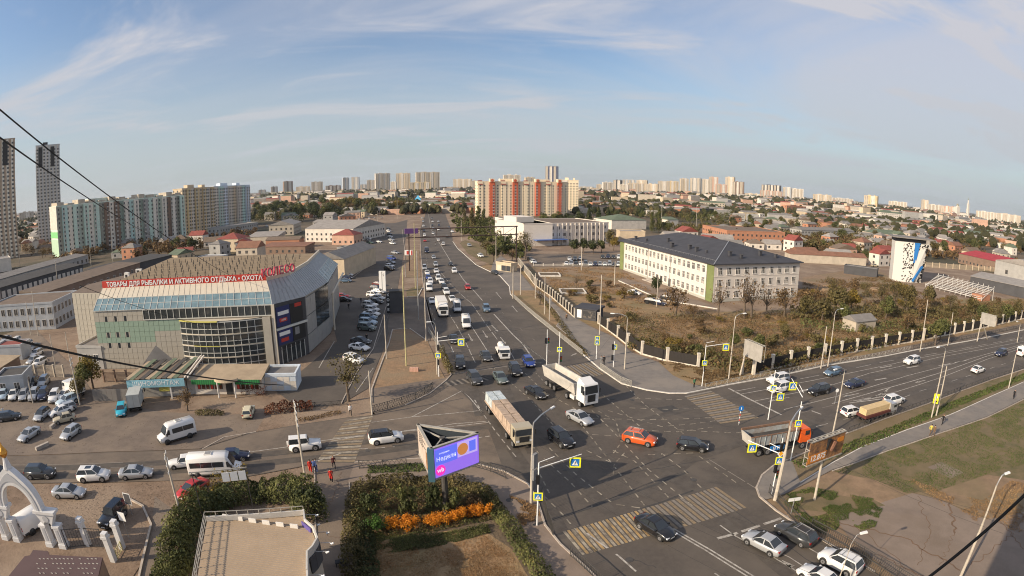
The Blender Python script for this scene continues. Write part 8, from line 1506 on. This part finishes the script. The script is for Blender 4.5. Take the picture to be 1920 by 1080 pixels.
# ---------------------------------------------------------------- traffic, near first
for a_ in [(1228,997,1270,1022,'sedan','black','black sedan driving over the near zebra crossing'), (1430,1026,1388,1004,'sedan','silver','silver sedan waiting before the stop line at the bottom'), (1490,1009,1450,986,'wagon','dark_grey','dark grey estate with roof bars beside the silver sedan',None,False,None,'car',None,'rails'), (1572,1063,1533,1042,'suv','white','white suv by the lower right railing',None,False,None,'car',None,'rails'), (1534,1093,1496,1070,'sedan','white','white car cut by the bottom picture edge'),
    (1199,830,1238,838,'suv','orange','orange suv with roof rack in the middle of the crossroads',None,False,None,'car',None,'rails'), (1298,842,1340,847,'hatch','black','black hatchback right of the orange suv'), (1087,790,1118,806,'sedan','silver','silver sedan in front of the white tractor unit'), (1052,830,1078,850,'suv','black','large black suv right of the loaded flatbed'), (1005,742,1025,753,'sedan','black','black sedan left of the white tipper semitrailer'),
    (991,684,1003,699,'hatch','blue','blue hatchback by the thin signal mast'), (911,673,922,688,'sedan','dark_grey','dark grey sedan left of the small white truck'), (863,687,865,703,'suv','black','black suv nearest the left kerb at the stop line'), (851,641,856,653,'sedan','black','black sedan under the left sign arm'), (966,700,977,716,'suv','black','black suv second from the blue hatchback'), (890,716,902,730,'suv','dark_grey','dark grey crossover on the upper crossing'), (938,714,949,728,'sedan','grey_green','grey green sedan on the upper crossing'), (912,583,917,596,'suv','steel_blue','dusty blue crossover in the empty right lanes'),
    (178,899,222,897,'suv','white','white suv with sunroof on the left road',None,False,None,'car',None,'sunroof'), (257,894,300,891,'sedan','silver','silver sedan behind the white suv on the left road'), (78,894,120,893,'suv','dark_grey','dark grey crossover on the left road'), (2,895,40,894,'sedan','black','black car cut by the left edge on the left road'), (132,930,172,931,'sedan','silver','silver sedan parked on the dirt before the church gate'), (214,977,200,992,'jeep','black','black jeep beside the notice signs',None,False,None,'car',None,'spare'), (362,925,338,940,'sedan','red','red car half hidden by the tall hedge'), (345,874,318,877,'ladawagon','white','white old estate behind the white minibus'), (441,861,475,859,'lada','navy','navy old boxy saloon in front of the minibus'),
    (573,842,612,838,'jeep','white','white off-roader with spare wheel by the left zebra crossing',None,False,None,'car',None,'spare'), (724,828,765,823,'suv','white','white suv with black roof left of the tripod billboard',None,False,'black'), (467,778,474,757,'ladawagon','cream','cream old estate parked at the reddish hedge'), (134,818,120,828,'hatch','silver','silver hatchback with open look beside the concrete beam'), (56,821,41,831,'sedan','silver','grey silver sedan on the dirt at far left'), (80,784,67,795,'hatch','silver','silver hatchback with black roof in the car park',None,False,'black'), (18,787,46,783,'wagon','dark_grey','dark estate at the left edge of the car park'),
    (8,746,2,757,'hatch','pale_blue','pale blue car, leftmost in the front parked row'), (27,746,21,757,'sedan','white','white sedan second in the front parked row'), (46,747,40,758,'hatch','silver','silver car third in the front parked row'), (65,747,59,758,'suv','silver','silver suv fourth in the front parked row'), (83,746,77,757,'suv','navy','navy suv fifth in the front parked row'), (104,750,96,763,'suv','white','white suv, rightmost in the front parked row'), (83,722,75,732,'suv','silver','silver suv in the second parked row'), (62,722,54,732,'sedan','dark_grey','dark sedan in the second parked row'),
    (124,746,98,758,'sedan','white','white sedan at the top of the huddle near the bushes'), (128,758,102,768,'suv','pale_blue','pale blue suv in the huddle near the bushes'), (115,777,92,785,'sedan','white','white sedan at the front of the huddle'), (124,772,100,780,'hatch','silver','silver hatchback inside the huddle'), (122,791,100,796,'lada','beige','beige old car with flat rear at the huddle front'), (75,686,62,693,'suv','white','white suv on the yard left of the hall'), (64,680,52,686,'sedan','silver','silver sedan half hidden by the white suv'), (70,667,60,672,'hatch','white','white hatchback behind the two parked cars'), (229,775,226,789,'hatch','teal','turquoise small car beside the white box truck'),
    (664,680,692,687,'suv','white','white suv nearest the camera in the kerbside row',None,False,None,'car',None,'rails'), (674,656,700,660,'sedan','white','white sedan second in the kerbside row'), (677,644,702,647,'sedan','dark_grey','dark sedan third in the kerbside row with a man beside'), (688,619,715,622,'suv','grey_green','dark green suv at the end of the gap in the kerbside row'), (690,609,717,611,'suv','pale_blue','pale blue suv in the kerbside row'), (691,600,718,602,'suv','steel_blue','blue grey suv in the kerbside row'), (697,592,724,594,'sedan','white','white sedan sixth in the kerbside row'), (698,584,724,586,'hatch','white','white hatchback seventh in the kerbside row'), (694,576,720,578,'suv','white','white suv eighth in the kerbside row'), (705,569,730,571,'sedan','black','black sedan ninth in the kerbside row'), (708,562,733,564,'sedan','silver','silver sedan tenth in the kerbside row'), (701,557,727,559,'suv','white','white suv left of the coffee kiosk'), (710,550,735,552,'sedan','silver','silver sedan left of the kiosk lettering'), (707,545,733,547,'suv','dark_grey','dark suv left of the white pylon'),
    (645,565,668,565,'sedan','black','black sedan parked against the hall side'), (642,559,665,559,'wagon','red','red estate behind the black sedan at the hall side'), (648,529,668,529,'sedan','steel_blue','steel blue car, nearest of the trio at the yellow portal'), (650,523,670,523,'sedan','navy','navy car, middle of the trio at the yellow portal'), (652,518,672,518,'hatch','white','white car, farthest of the trio at the yellow portal'),
    (1460,734,1432,740,'suv','white','nearer white suv of the pair on the right road'), (1458,717,1430,722,'suv','white','farther white suv of the pair on the right road'), (1534,738,1500,745,'suv','black','black crossover on the right road'), (1561,703,1530,710,'hatch','steel_blue','blue grey hatchback in the far lane of the right road'), (1601,725,1570,732,'sedan','navy','navy sedan in the second lane of the right road'), (1709,682,1680,688,'suv','white','white suv alone in the far lane of the right road'), (1833,698,1870,686,'sedan','white','white sedan on the double line of the right road'), (1876,667,1845,675,'suv','navy','navy suv near the right edge'), (1596,778,1640,768,'hatch','white','white hatchback left of the timber truck'), (1675,757,1715,746,'suv','white','white crossover behind the timber truck')]:
    car(*a_)
# vans and trucks
minibus(333, 823, 290, 836, 'white minibus parked on the dirt with two tone side', L_=5.6, Hh=2.55); minibus(406, 888, 455, 885, 'long white passenger minibus with open door on the left road', L_=6.6, Hh=2.7)
minibus(874, 613, 878, 628, 'white high roof van in the second lane before the crossing', L_=5.4, Hh=2.6, glassy=False); minibus(857, 583, 861, 596, 'blue and white minibus behind the white van', L_=5.6, Hh=2.7, lower='stripe_blue', colour='white'); minibus(805, 545, 808, 556, 'white high minivan near the left kerb of the main road', L_=4.8, Hh=2.3, ac=False); minibus(1918, 667, 1960, 655, 'white van cut by the right edge', L_=5.2, Hh=2.4, glassy=False); minibus(800, 474, 805, 484, 'navy van at the head of the distant queue', L_=5.6, Hh=2.7, colour='navy', glassy=False)
def truck(r, f, label, name='truck'):
    a_, b_ = P(*r), P(*f); t = thing(name, label, 'truck', ((a_.x+b_.x)/2, (a_.y+b_.y)/2, .016), math.atan2((b_-a_).y, (b_-a_).x)); return t, (b_-a_).length
# white tractor with grey tipper
t, L_ = truck((1030, 717), (1108, 766), 'white tractor unit with white open tipper semitrailer turning left in the crossroads'); x1 = L_/2; x0 = -L_/2; pm = PAINT['white']
cab(t, x1-2.2, x1, 2.5, .95, 3.75, pm, True); chassis(t, x1-5.6, x1-.4); chassis(t, x0, x1-4.2, 1.0)
M('tipper', (.50, .47, .42), .6, var=.1, scale=.8); M('tipper_in', (.06, .055, .05), .9); TL = x1-3.0-x0; b = MB()
for s in (-1, 1): b.hexa([(x0, s*.95-.06, 1.35), (x0+TL, s*.95-.06, 1.35), (x0+TL, s*.95+.06, 1.35), (x0, s*.95+.06, 1.35)], [(x0-.2, s*1.25-.06, 3.1), (x0+TL, s*1.25-.06, 3.1), (x0+TL, s*1.25+.06, 3.1), (x0-.2, s*1.25+.06, 3.1)], 'tipper')
b.hexa([(x0+TL-.05, -1.0, 1.35), (x0+TL+.05, -1.0, 1.35), (x0+TL+.05, 1.0, 1.35), (x0+TL-.05, 1.0, 1.35)], [(x0+TL-.05, -1.27, 3.15), (x0+TL+.05, -1.27, 3.15), (x0+TL+.05, 1.27, 3.15), (x0+TL-.05, 1.27, 3.15)], 'tipper'); b.hexa([(x0-.05, -1.0, 1.35), (x0+.05, -1.0, 1.35), (x0+.05, 1.0, 1.35), (x0-.05, 1.0, 1.35)], [(x0-.25, -1.27, 3.1), (x0-.15, -1.27, 3.1), (x0-.15, 1.27, 3.1), (x0-.25, 1.27, 3.1)], 'tipper'); b.build('tipper_body', t)
b = MB(); b.box(x0, x0+TL, -.95, .95, 1.3, 1.42, 'tipper_in'); b.build('tipper_floor', t); b = MB()
for s in (-1, 1): b.bar((x0-.2, s*1.27, 3.12), (x0+TL, s*1.27, 3.12), .16, .12, 'tipper')
b.build('top_rail', t); wheels(t, (x0+1.2, x0+2.45, x0+3.7), .5, 1.25, .32); wheels(t, (x1-5.0,), .5, 1.25, dual=True); wheels(t, (x1-1.25,), .5, 1.25, .32)
MB().box(x1-4.1, x1-2.9, -1.2, -.7, .55, 1.1, 'white').build('fuel_tank', t); MB().box(x1-4.1, x1-2.9, .7, 1.2, .55, 1.1, 'steel').build('fuel_tank', t)
# loaded flatbed
t, L_ = truck((924, 764), (983, 843), 'beige cab-over flatbed truck loaded with wrapped pallets'); x1 = L_/2; x0 = -L_/2; cab(t, x1-1.9, x1, 2.4, .95, 2.95, PAINT['beige']); chassis(t, x0, x1-.4, .8)
b = MB(); b.box(x0, x1-2.1, -1.25, 1.25, 1.15, 1.35, 'cargo_pink'); b.build('bed', t); M('cargo_pink', (.42, .32, .24), .8, var=.2, scale=1.5); M('film_white', (.62, .66, .66), .4, c2=(.35, .42, .44), scale=2.5); nL = 7
for k in range(nL):
    for s in (-1, 1): b = MB(); w_ = (x1-2.2-x0)/nL; b.hexa([(x0+k*w_+.03, min(s*.02, s*1.15), 1.35), (x0+(k+1)*w_-.03, min(s*.02, s*1.15), 1.35), (x0+(k+1)*w_-.03, max(s*.02, s*1.15), 1.35), (x0+k*w_+.03, max(s*.02, s*1.15), 1.35)], [(x0+k*w_+.1, min(s*.06, s*1.08), 2.55+.1*((k+s) % 2)), (x0+(k+1)*w_-.1, min(s*.06, s*1.08), 2.55), (x0+(k+1)*w_-.1, max(s*.06, s*1.08), 2.55), (x0+k*w_+.1, max(s*.06, s*1.08), 2.6)], 'film_white' if k < 2 else 'cargo_pink'); o = b.build('wrapped_pallet', label='wrapped pallet %s the flatbed truck load, %s side' % (['at the tail of', 'second from the tail of', 'third from the tail of', 'in the middle of', 'third from the cab of', 'second from the cab of', 'next to the cab of'][k], 'left' if s > 0 else 'right'), cat='pallet', group='pallets on the flatbed truck'); o.matrix_world = Matrix.Translation(t.location) @ Matrix.Rotation(t.rotation_euler.z, 4, 'Z')
wheels(t, (x0+1.0, x0+2.3), .5, 1.25, dual=True); wheels(t, (x1-3.6, x1-1.0), .5, 1.25, .3)
# orange tipper seen from the side
t, L_ = truck((1394, 852), (1506, 832), 'orange cab tipper truck with grey ribbed body at the right corner'); x1 = L_/2; x0 = -L_/2; cab(t, x1-1.75, x1, 2.45, .95, 2.85, PAINT['truck_orange']); chassis(t, x0+.4, x1-.4, .8); M('tipper_blue', (.36, .41, .43), .7, c2=(.26, .22, .19), scale=1.2); M('rust', (.20, .12, .08), .9, var=.2, scale=2)
TL = x1-2.2-x0; b = MB()
for s in (-1, 1): b.hexa([(x0+.3, s*1.1-.05, 1.45), (x0+TL, s*1.1-.05, 1.45), (x0+TL, s*1.1+.05, 1.45), (x0+.3, s*1.1+.05, 1.45)], [(x0-.1, s*1.25-.05, 2.95), (x0+TL, s*1.25-.05, 2.95), (x0+TL, s*1.25+.05, 2.95), (x0-.1, s*1.25+.05, 2.95)], 'tipper_blue')
b.hexa([(x0+TL-.05, -1.15, 1.45), (x0+TL+.05, -1.15, 1.45), (x0+TL+.05, 1.15, 1.45), (x0+TL-.05, 1.15, 1.45)], [(x0+TL-.05, -1.25, 3.2), (x0+TL+.05, -1.25, 3.2), (x0+TL+.05, 1.25, 3.2), (x0+TL-.05, 1.25, 3.2)], 'rust'); b.hexa([(x0+.25, -1.15, 1.45), (x0+.35, -1.15, 1.45), (x0+.35, 1.15, 1.45), (x0+.25, 1.15, 1.45)], [(x0-.15, -1.25, 2.95), (x0-.05, -1.25, 2.95), (x0-.05, 1.25, 2.95), (x0-.15, 1.25, 2.95)], 'tipper'); b.build('tipper_body', t)
for k in range(9):
    for s in (-1, 1): b = MB(); x = x0+.5+k*(TL-.8)/8; b.bar((x, s*1.17, 1.4), (x-.05, s*1.31, 2.95), .1, .08, 'rust' if k % 3 == 0 else 'tipper_blue'); b.build('body_rib', t)
b = MB(); b.box(x0, x0+TL, -1.1, 1.1, 1.4, 1.5, 'tipper_in'); b.box(x0+.4, x0+TL-.2, -1.05, 1.05, 1.5, 2.2, 'roof_dark'); b.build('load', t); b = MB(); b.box(x0-.15, x0+TL, 1.1, 1.35, 2.9, 3.15, 'rust'); b.box(x0-.15, x0+TL, -1.35, -1.22, 2.88, 3.0, 'rust'); b.build('top_rail', t)
wheels(t, (x0+1.5, x0+2.85), .5, 1.25, dual=True); wheels(t, (x1-1.2,), .5, 1.25, .3); b = MB(); b.box(x0+2.0+1.2, x0+2+3.4, -1.3, -1.15, .55, 1.15, 'stripe_blue'); o = b.build('side_board', t); ob('lettering', text_mesh('ВТР', .62, 'sign_white', .005, 1.3), o, mw=on_wall(x0+4.3, .85, -1.31))
# timber gazelle, small white truck, box trucks
t, L_ = truck((1612, 792), (1671, 774), 'light flatbed truck loaded with a block of yellow planks'); x1 = L_/2; x0 = -L_/2; cab(t, x1-1.7, x1, 2.0, .6, 2.1, PAINT['silver']); chassis(t, x0, x1-.4, .5); b = MB(); b.box(x0, x1-1.8, -1.05, 1.05, .85, 1.25, 'wine_bed'); b.build('bed', t); M('wine_bed', (.10, .03, .025), .7); M('planks', (.62, .46, .25), .8, var=.1, scale=2)
for k in range(6):
    for j in range(4): b = MB(); b.box(x0+.2, x1-2.0, -.75+k*.25, -.52+k*.25, 1.27+j*.24, 1.49+j*.24, 'planks'); b.build('plank', t)
wheels(t, (x0+1.0,), .36, 1.0, dual=True); wheels(t, (x1-.95,), .36, 1.0, .22); b = MB(); b.box(x1-1.95, x1-1.85, -.95, .95, 1.25, 2.3, 'rail_light'); b.build('headboard', t)
t, L_ = truck((936, 656), (949, 680), 'small white truck with rounded tank behind the cab among the waiting cars'); L_ = 5.6; x1 = L_/2; x0 = -L_/2; cab(t, x1-1.9, x1, 2.0, .65, 2.25, PAINT['white']); chassis(t, x0, x1-.4, .55); b = MB(); b.box(x0, x1-2.0, -1.0, 1.0, .85, 1.1, 'white'); b.tube((x0+.3, 0, 1.6), (x1-2.2, 0, 1.6), .62, .62, 'white', 12); b.tube((x1-2.6, 0, 2.15), (x1-2.6, 0, 2.45), .25, .2, 'white', 8); b.build('tank', t); wheels(t, (x0+1.0,), .38, 1.0, dual=True); wheels(t, (x1-.95,), .38, 1.0, .24)
t, L_ = truck((822, 572), (836, 606), 'large white box truck in the kerb lane of the main road'); L_ = 9.5; x1 = L_/2; x0 = -L_/2; cab(t, x1-1.8, x1, 2.4, .9, 3.0, PAINT['white'], True); chassis(t, x0, x1-.4, .7); b = MB(); b.box(x0, x1-1.9, -1.25, 1.25, 1.1, 3.7, 'white'); b.build('box', t); wheels(t, (x0+1.8, x1-1.2), .48, 1.22, .3)
t, L_ = truck((262, 758), (256, 742), 'white box truck seen from behind at the blue banner shop'); L_ = 5.8; t.rotation_euler.z = az(258, 766, 264, 746); t.location = P(258, 762); x1 = L_/2; x0 = -L_/2; cab(t, x1-1.7, x1, 2.0, .6, 2.1, PAINT['white']); chassis(t, x0, x1-.4, .5); b = MB(); b.box(x0, x1-1.8, -1.1, 1.1, .95, 3.0, 'box_grey'); b.build('box', t); M('box_grey', (.42, .44, .42), .6, var=.08); b = MB(); b.box(x0-.04, x0, -.02, .02, 1.0, 2.95, 'grey'); b.box(x0-.04, x0, -1.1, -1.04, 1.0, 2.95, 'grey'); b.box(x0-.04, x0, 1.04, 1.1, 1.0, 2.95, 'grey'); b.build('door_seam', t); wheels(t, (x0+1.0,), .36, 1.05, dual=True); wheels(t, (x1-.95,), .36, 1.0, .22)
t, L_ = truck((150, 745), (132, 738), 'white lorry cab in the bushes of the car park'); L_ = 5; x1 = L_/2; x0 = -L_/2; cab(t, x1-1.9, x1, 2.2, .8, 2.6, PAINT['white']); chassis(t, x0, x1-.3, .6); b = MB(); b.box(x0, x1-2, -1.1, 1.1, .9, 2.6, 'white'); b.build('box', t); wheels(t, (x0+1., x1-.95), .42, 1.1, .26)
# ---------------------------------------------------------------- distant cars as single small shapes
FAR = dict()
def row(label, pts, cols, kinds, head, start=0, group=None):
    n = len(pts); ORD = ['nearest', 'second', 'third', 'fourth', 'fifth', 'sixth', 'seventh', 'eighth', 'ninth', 'tenth', 'eleventh', 'twelfth', 'thirteenth', 'fourteenth', 'fifteenth', 'sixteenth', 'seventeenth', 'eighteenth', 'nineteenth', 'twentieth']
    for i, (x, y) in enumerate(pts):
        h = az(x, y, x+head[0], y+head[1]); c = cols[i % len(cols)]
        car(x, y, None, h, kinds[i % len(kinds)], c, '%s car %s %s' % (c.replace('_', ' '), ORD[i] if i < 20 else 'far', label), group or 'cars '+label, far=True)
C1 = ['white', 'silver', 'black', 'white', 'grey', 'white', 'navy', 'silver']; K1 = ['sedan', 'suv', 'hatch', 'sedan', 'minivan']
row('in the queue of the left lane approaching the box truck', [(810,568),(807,531),(803,523),(801,514),(796,505)], ['white','white','blue','white','silver'], K1, (2, 8)); row('in the queue of the second lane approaching the van', [(848,564),(837,551),(833,541),(828,531),(822,525),(818,511),(817,499),(813,485)], ['white','white','black','white','white','white','silver','silver'], K1, (5, 9))
row('beside the centre line of the main road', [(877,542),(852,511),(845,498)], ['red','white','black'], ['hatch','suv','sedan'], (5, 9)); row('driving away on the far main road', [(831,460),(822,452),(838,446)], ['white','white','grey'], ['minivan','sedan','sedan'], (-3, -6))
row('in the distant left column of the main road', [(797,453),(796,443),(795,434),(794,425),(793,417),(792,410)], ['red','white','navy','white','silver','white'], K1, (1, 5)); row('in the distant right column of the main road', [(812,439),(812,431),(811,424),(811,417),(810,411),(822,432),(823,424),(822,417)], C1, K1, (2, 5))
row('parked at the right kerb of the far main road', [(929,514),(901,482),(848,436),(842,428)], ['dark_grey','white','white','grey'], K1, (8, 3)); row('in the far part of the kerbside parking row', [(710,536),(730,507),(731,501),(733,494),(734,487),(741,476)], ['wine','black','white','silver','blue','silver'], K1, (20, 2))
row('in the right row of the far car park', [(736,458),(734,452),(732,446),(730,440),(729,435),(728,430)], ['white','silver','white','grey','white','black'], K1, (20, 2)); row('in the left row of the far car park', [(693,464),(694,457),(691,450),(691,444),(690,438),(689,432),(688,427)], ['white','green','white','silver','dark_grey','white','silver'], K1, (20, 1))
row('moving in the far car park', [(711,455)], ['white'], ['sedan'], (20, 2)); row('at the back wall of the far car park', [(655,413),(664,412),(673,412),(682,411),(692,411),(702,410),(716,409)], ['white','silver','white','grey','white','white','silver'], K1, (-2, -8))
row('in the front line of the office car park', [(1062,497),(1071,497),(1080,497),(1089,497),(1098,497),(1107,498),(1116,498),(1125,498),(1134,498),(1143,498),(1152,499),(1160,499)], C1, K1, (1, 8)); row('in the back line of the office car park', [(1068,488),(1078,488),(1088,487),(1130,484),(1140,484),(1150,484),(1160,485)], ['white','grey','silver','black','navy','black','white'], K1, (1, 8))
row('parked by the school entrance', [(1189,552),(1223,570),(1252,562),(1236,572)], ['white','black','dark_grey','navy'], ['sedan','suv','sedan','hatch'], (20, 3)); row('on the construction yard', [(1583,493),(1596,494),(1640,500)], ['white','white','beige'], ['suv','suv','sedan'], (20, 1)); row('at the upper left yard by the office', [(12,640),(30,645),(52,650),(66,655)], ['silver','white','white','grey'], K1, (-10, 6))
row('beyond the bus stop under the trees', [(994,488),(1000,494),(880,462)], ['black','white','silver'], K1, (10, 4)); row('on the side street behind the cars under the long grey office', [(500,425),(512,427),(524,428)], C1, K1, (10, 1))
t = thing('motorcycle', 'dark motorcycle with rider on the far main road', 'motorcycle', P(816, 460), az(816, 460, 818, 468)); [MB().tube((x, -.06, .3), (x, .06, .3), .3, .3, 'rubber', 10).build('wheel', t) for x in (-.65, .65)]; b = MB(); b.hexa([(-.5, -.15, .5), (.5, -.12, .6), (.5, .12, .6), (-.5, .15, .5)], [(-.4, -.12, .8), (.35, -.12, .95), (.35, .12, .95), (-.4, .12, .8)], 'sign_white'); b.bar((.55, -.35, 1.05), (.55, .35, 1.05), .05, .05, 'dark'); b.build('frame', t); person(816, 459.6, 818, 468, 'black', 'navy', 'rider in black on the distant motorcycle', pose=0, s=.95)
# ---------------------------------------------------------------- people
for a_ in [(627,879,632,890,'maroon','black','person in dark maroon shirt stepping off the left zebra crossing',1), (622,904,622,890,'red','black','person in red top and dark skirt on the garden path',3), (583,886,581,875,'red','red','person in a red coat at the power pole',3), (590,886,592,874,'blue','navy','person in blue beside the one in the red coat',2), (594,884,596,872,'white','blue','person in white top behind the one in blue',1), (658,779,660,790,'white','black','person in white shirt and black trousers waiting at the far kerb',1),
    (1127,684,1128,670,'grey','grey','person in pale clothes left of the pair on the right pavement',0), (1132,684,1134,696,'black','black','person in black, right of the pair on the right pavement',1), (1062,602,1066,610,'brown','black','person in brown walking by the gatehouse fence',1), (654,580,656,590,'black','black','person in black walking in the parking street, lower one',1), (677,569,680,580,'black','navy','person in black walking in the parking street, upper one',2), (688,641,690,650,'black','black','person in black beside the dark parked sedan',0),
    (1743,816,1750,812,'yellow','brown','person in yellow top on the right walkway',1), (1749,818,1757,814,'brown','brown','person in brown beside the one in yellow',2), (1766,797,1758,800,'black','black','person in black with a pushchair on the right walkway',1), (1900,748,1892,751,'black','black','person in long black coat near the right edge',3), (8,782,12,790,'white','black','person in white at the dark estate',1), (1301,727,1306,730,'green','black','person in green at the railing corner of the right pavement',0)]: person(*a_)

minibus(70, 988, 90, 975, 'white van seen through the arch of the church gate', L_=4.8, Hh=2.3, glassy=False, ac=False)
# ---------------------------------------------------------------- thin autumn haze: one closed box of air round everything
HZ = bpy.data.materials.new('air'); HZ.use_nodes = True; t_ = HZ.node_tree; t_.nodes.clear(); vo = t_.nodes.new('ShaderNodeVolumePrincipled'); vo.inputs['Color'].default_value = (.86, .9, .95, 1); vo.inputs['Density'].default_value = .00004; vo.inputs['Anisotropy'].default_value = .2
mo = t_.nodes.new('ShaderNodeOutputMaterial'); t_.links.new(vo.outputs[0], mo.inputs['Volume']); MC['air'] = HZ
b = MB(); b.box(-9000, 9000, -90, 9000, -1.2, 190, 'air'); b.build('haze', kind='stuff', label='thin pale haze in the air')

# labels: repeats that read alike are told apart by their order from the left of the view
SAME = {}
for o in bpy.data.objects:
    if o.parent is None and o.get('label') and not o.get('kind'): SAME.setdefault(o['label'], []).append(o)
NUM = 'first second third fourth fifth sixth seventh eighth ninth tenth eleventh twelfth thirteenth fourteenth fifteenth sixteenth seventeenth eighteenth nineteenth twentieth twenty-first twenty-second twenty-third twenty-fourth twenty-fifth'.split()
for lb, os_ in SAME.items():
    if len(os_) < 2 or 'cable' in lb or 'wire' in lb: continue
    for i, o in enumerate(sorted(os_, key=lambda q: math.atan2(q.location.x, q.location.y))): o['label'] = lb+', %s from left' % NUM[min(i, 24)]
assert not PEND, PEND
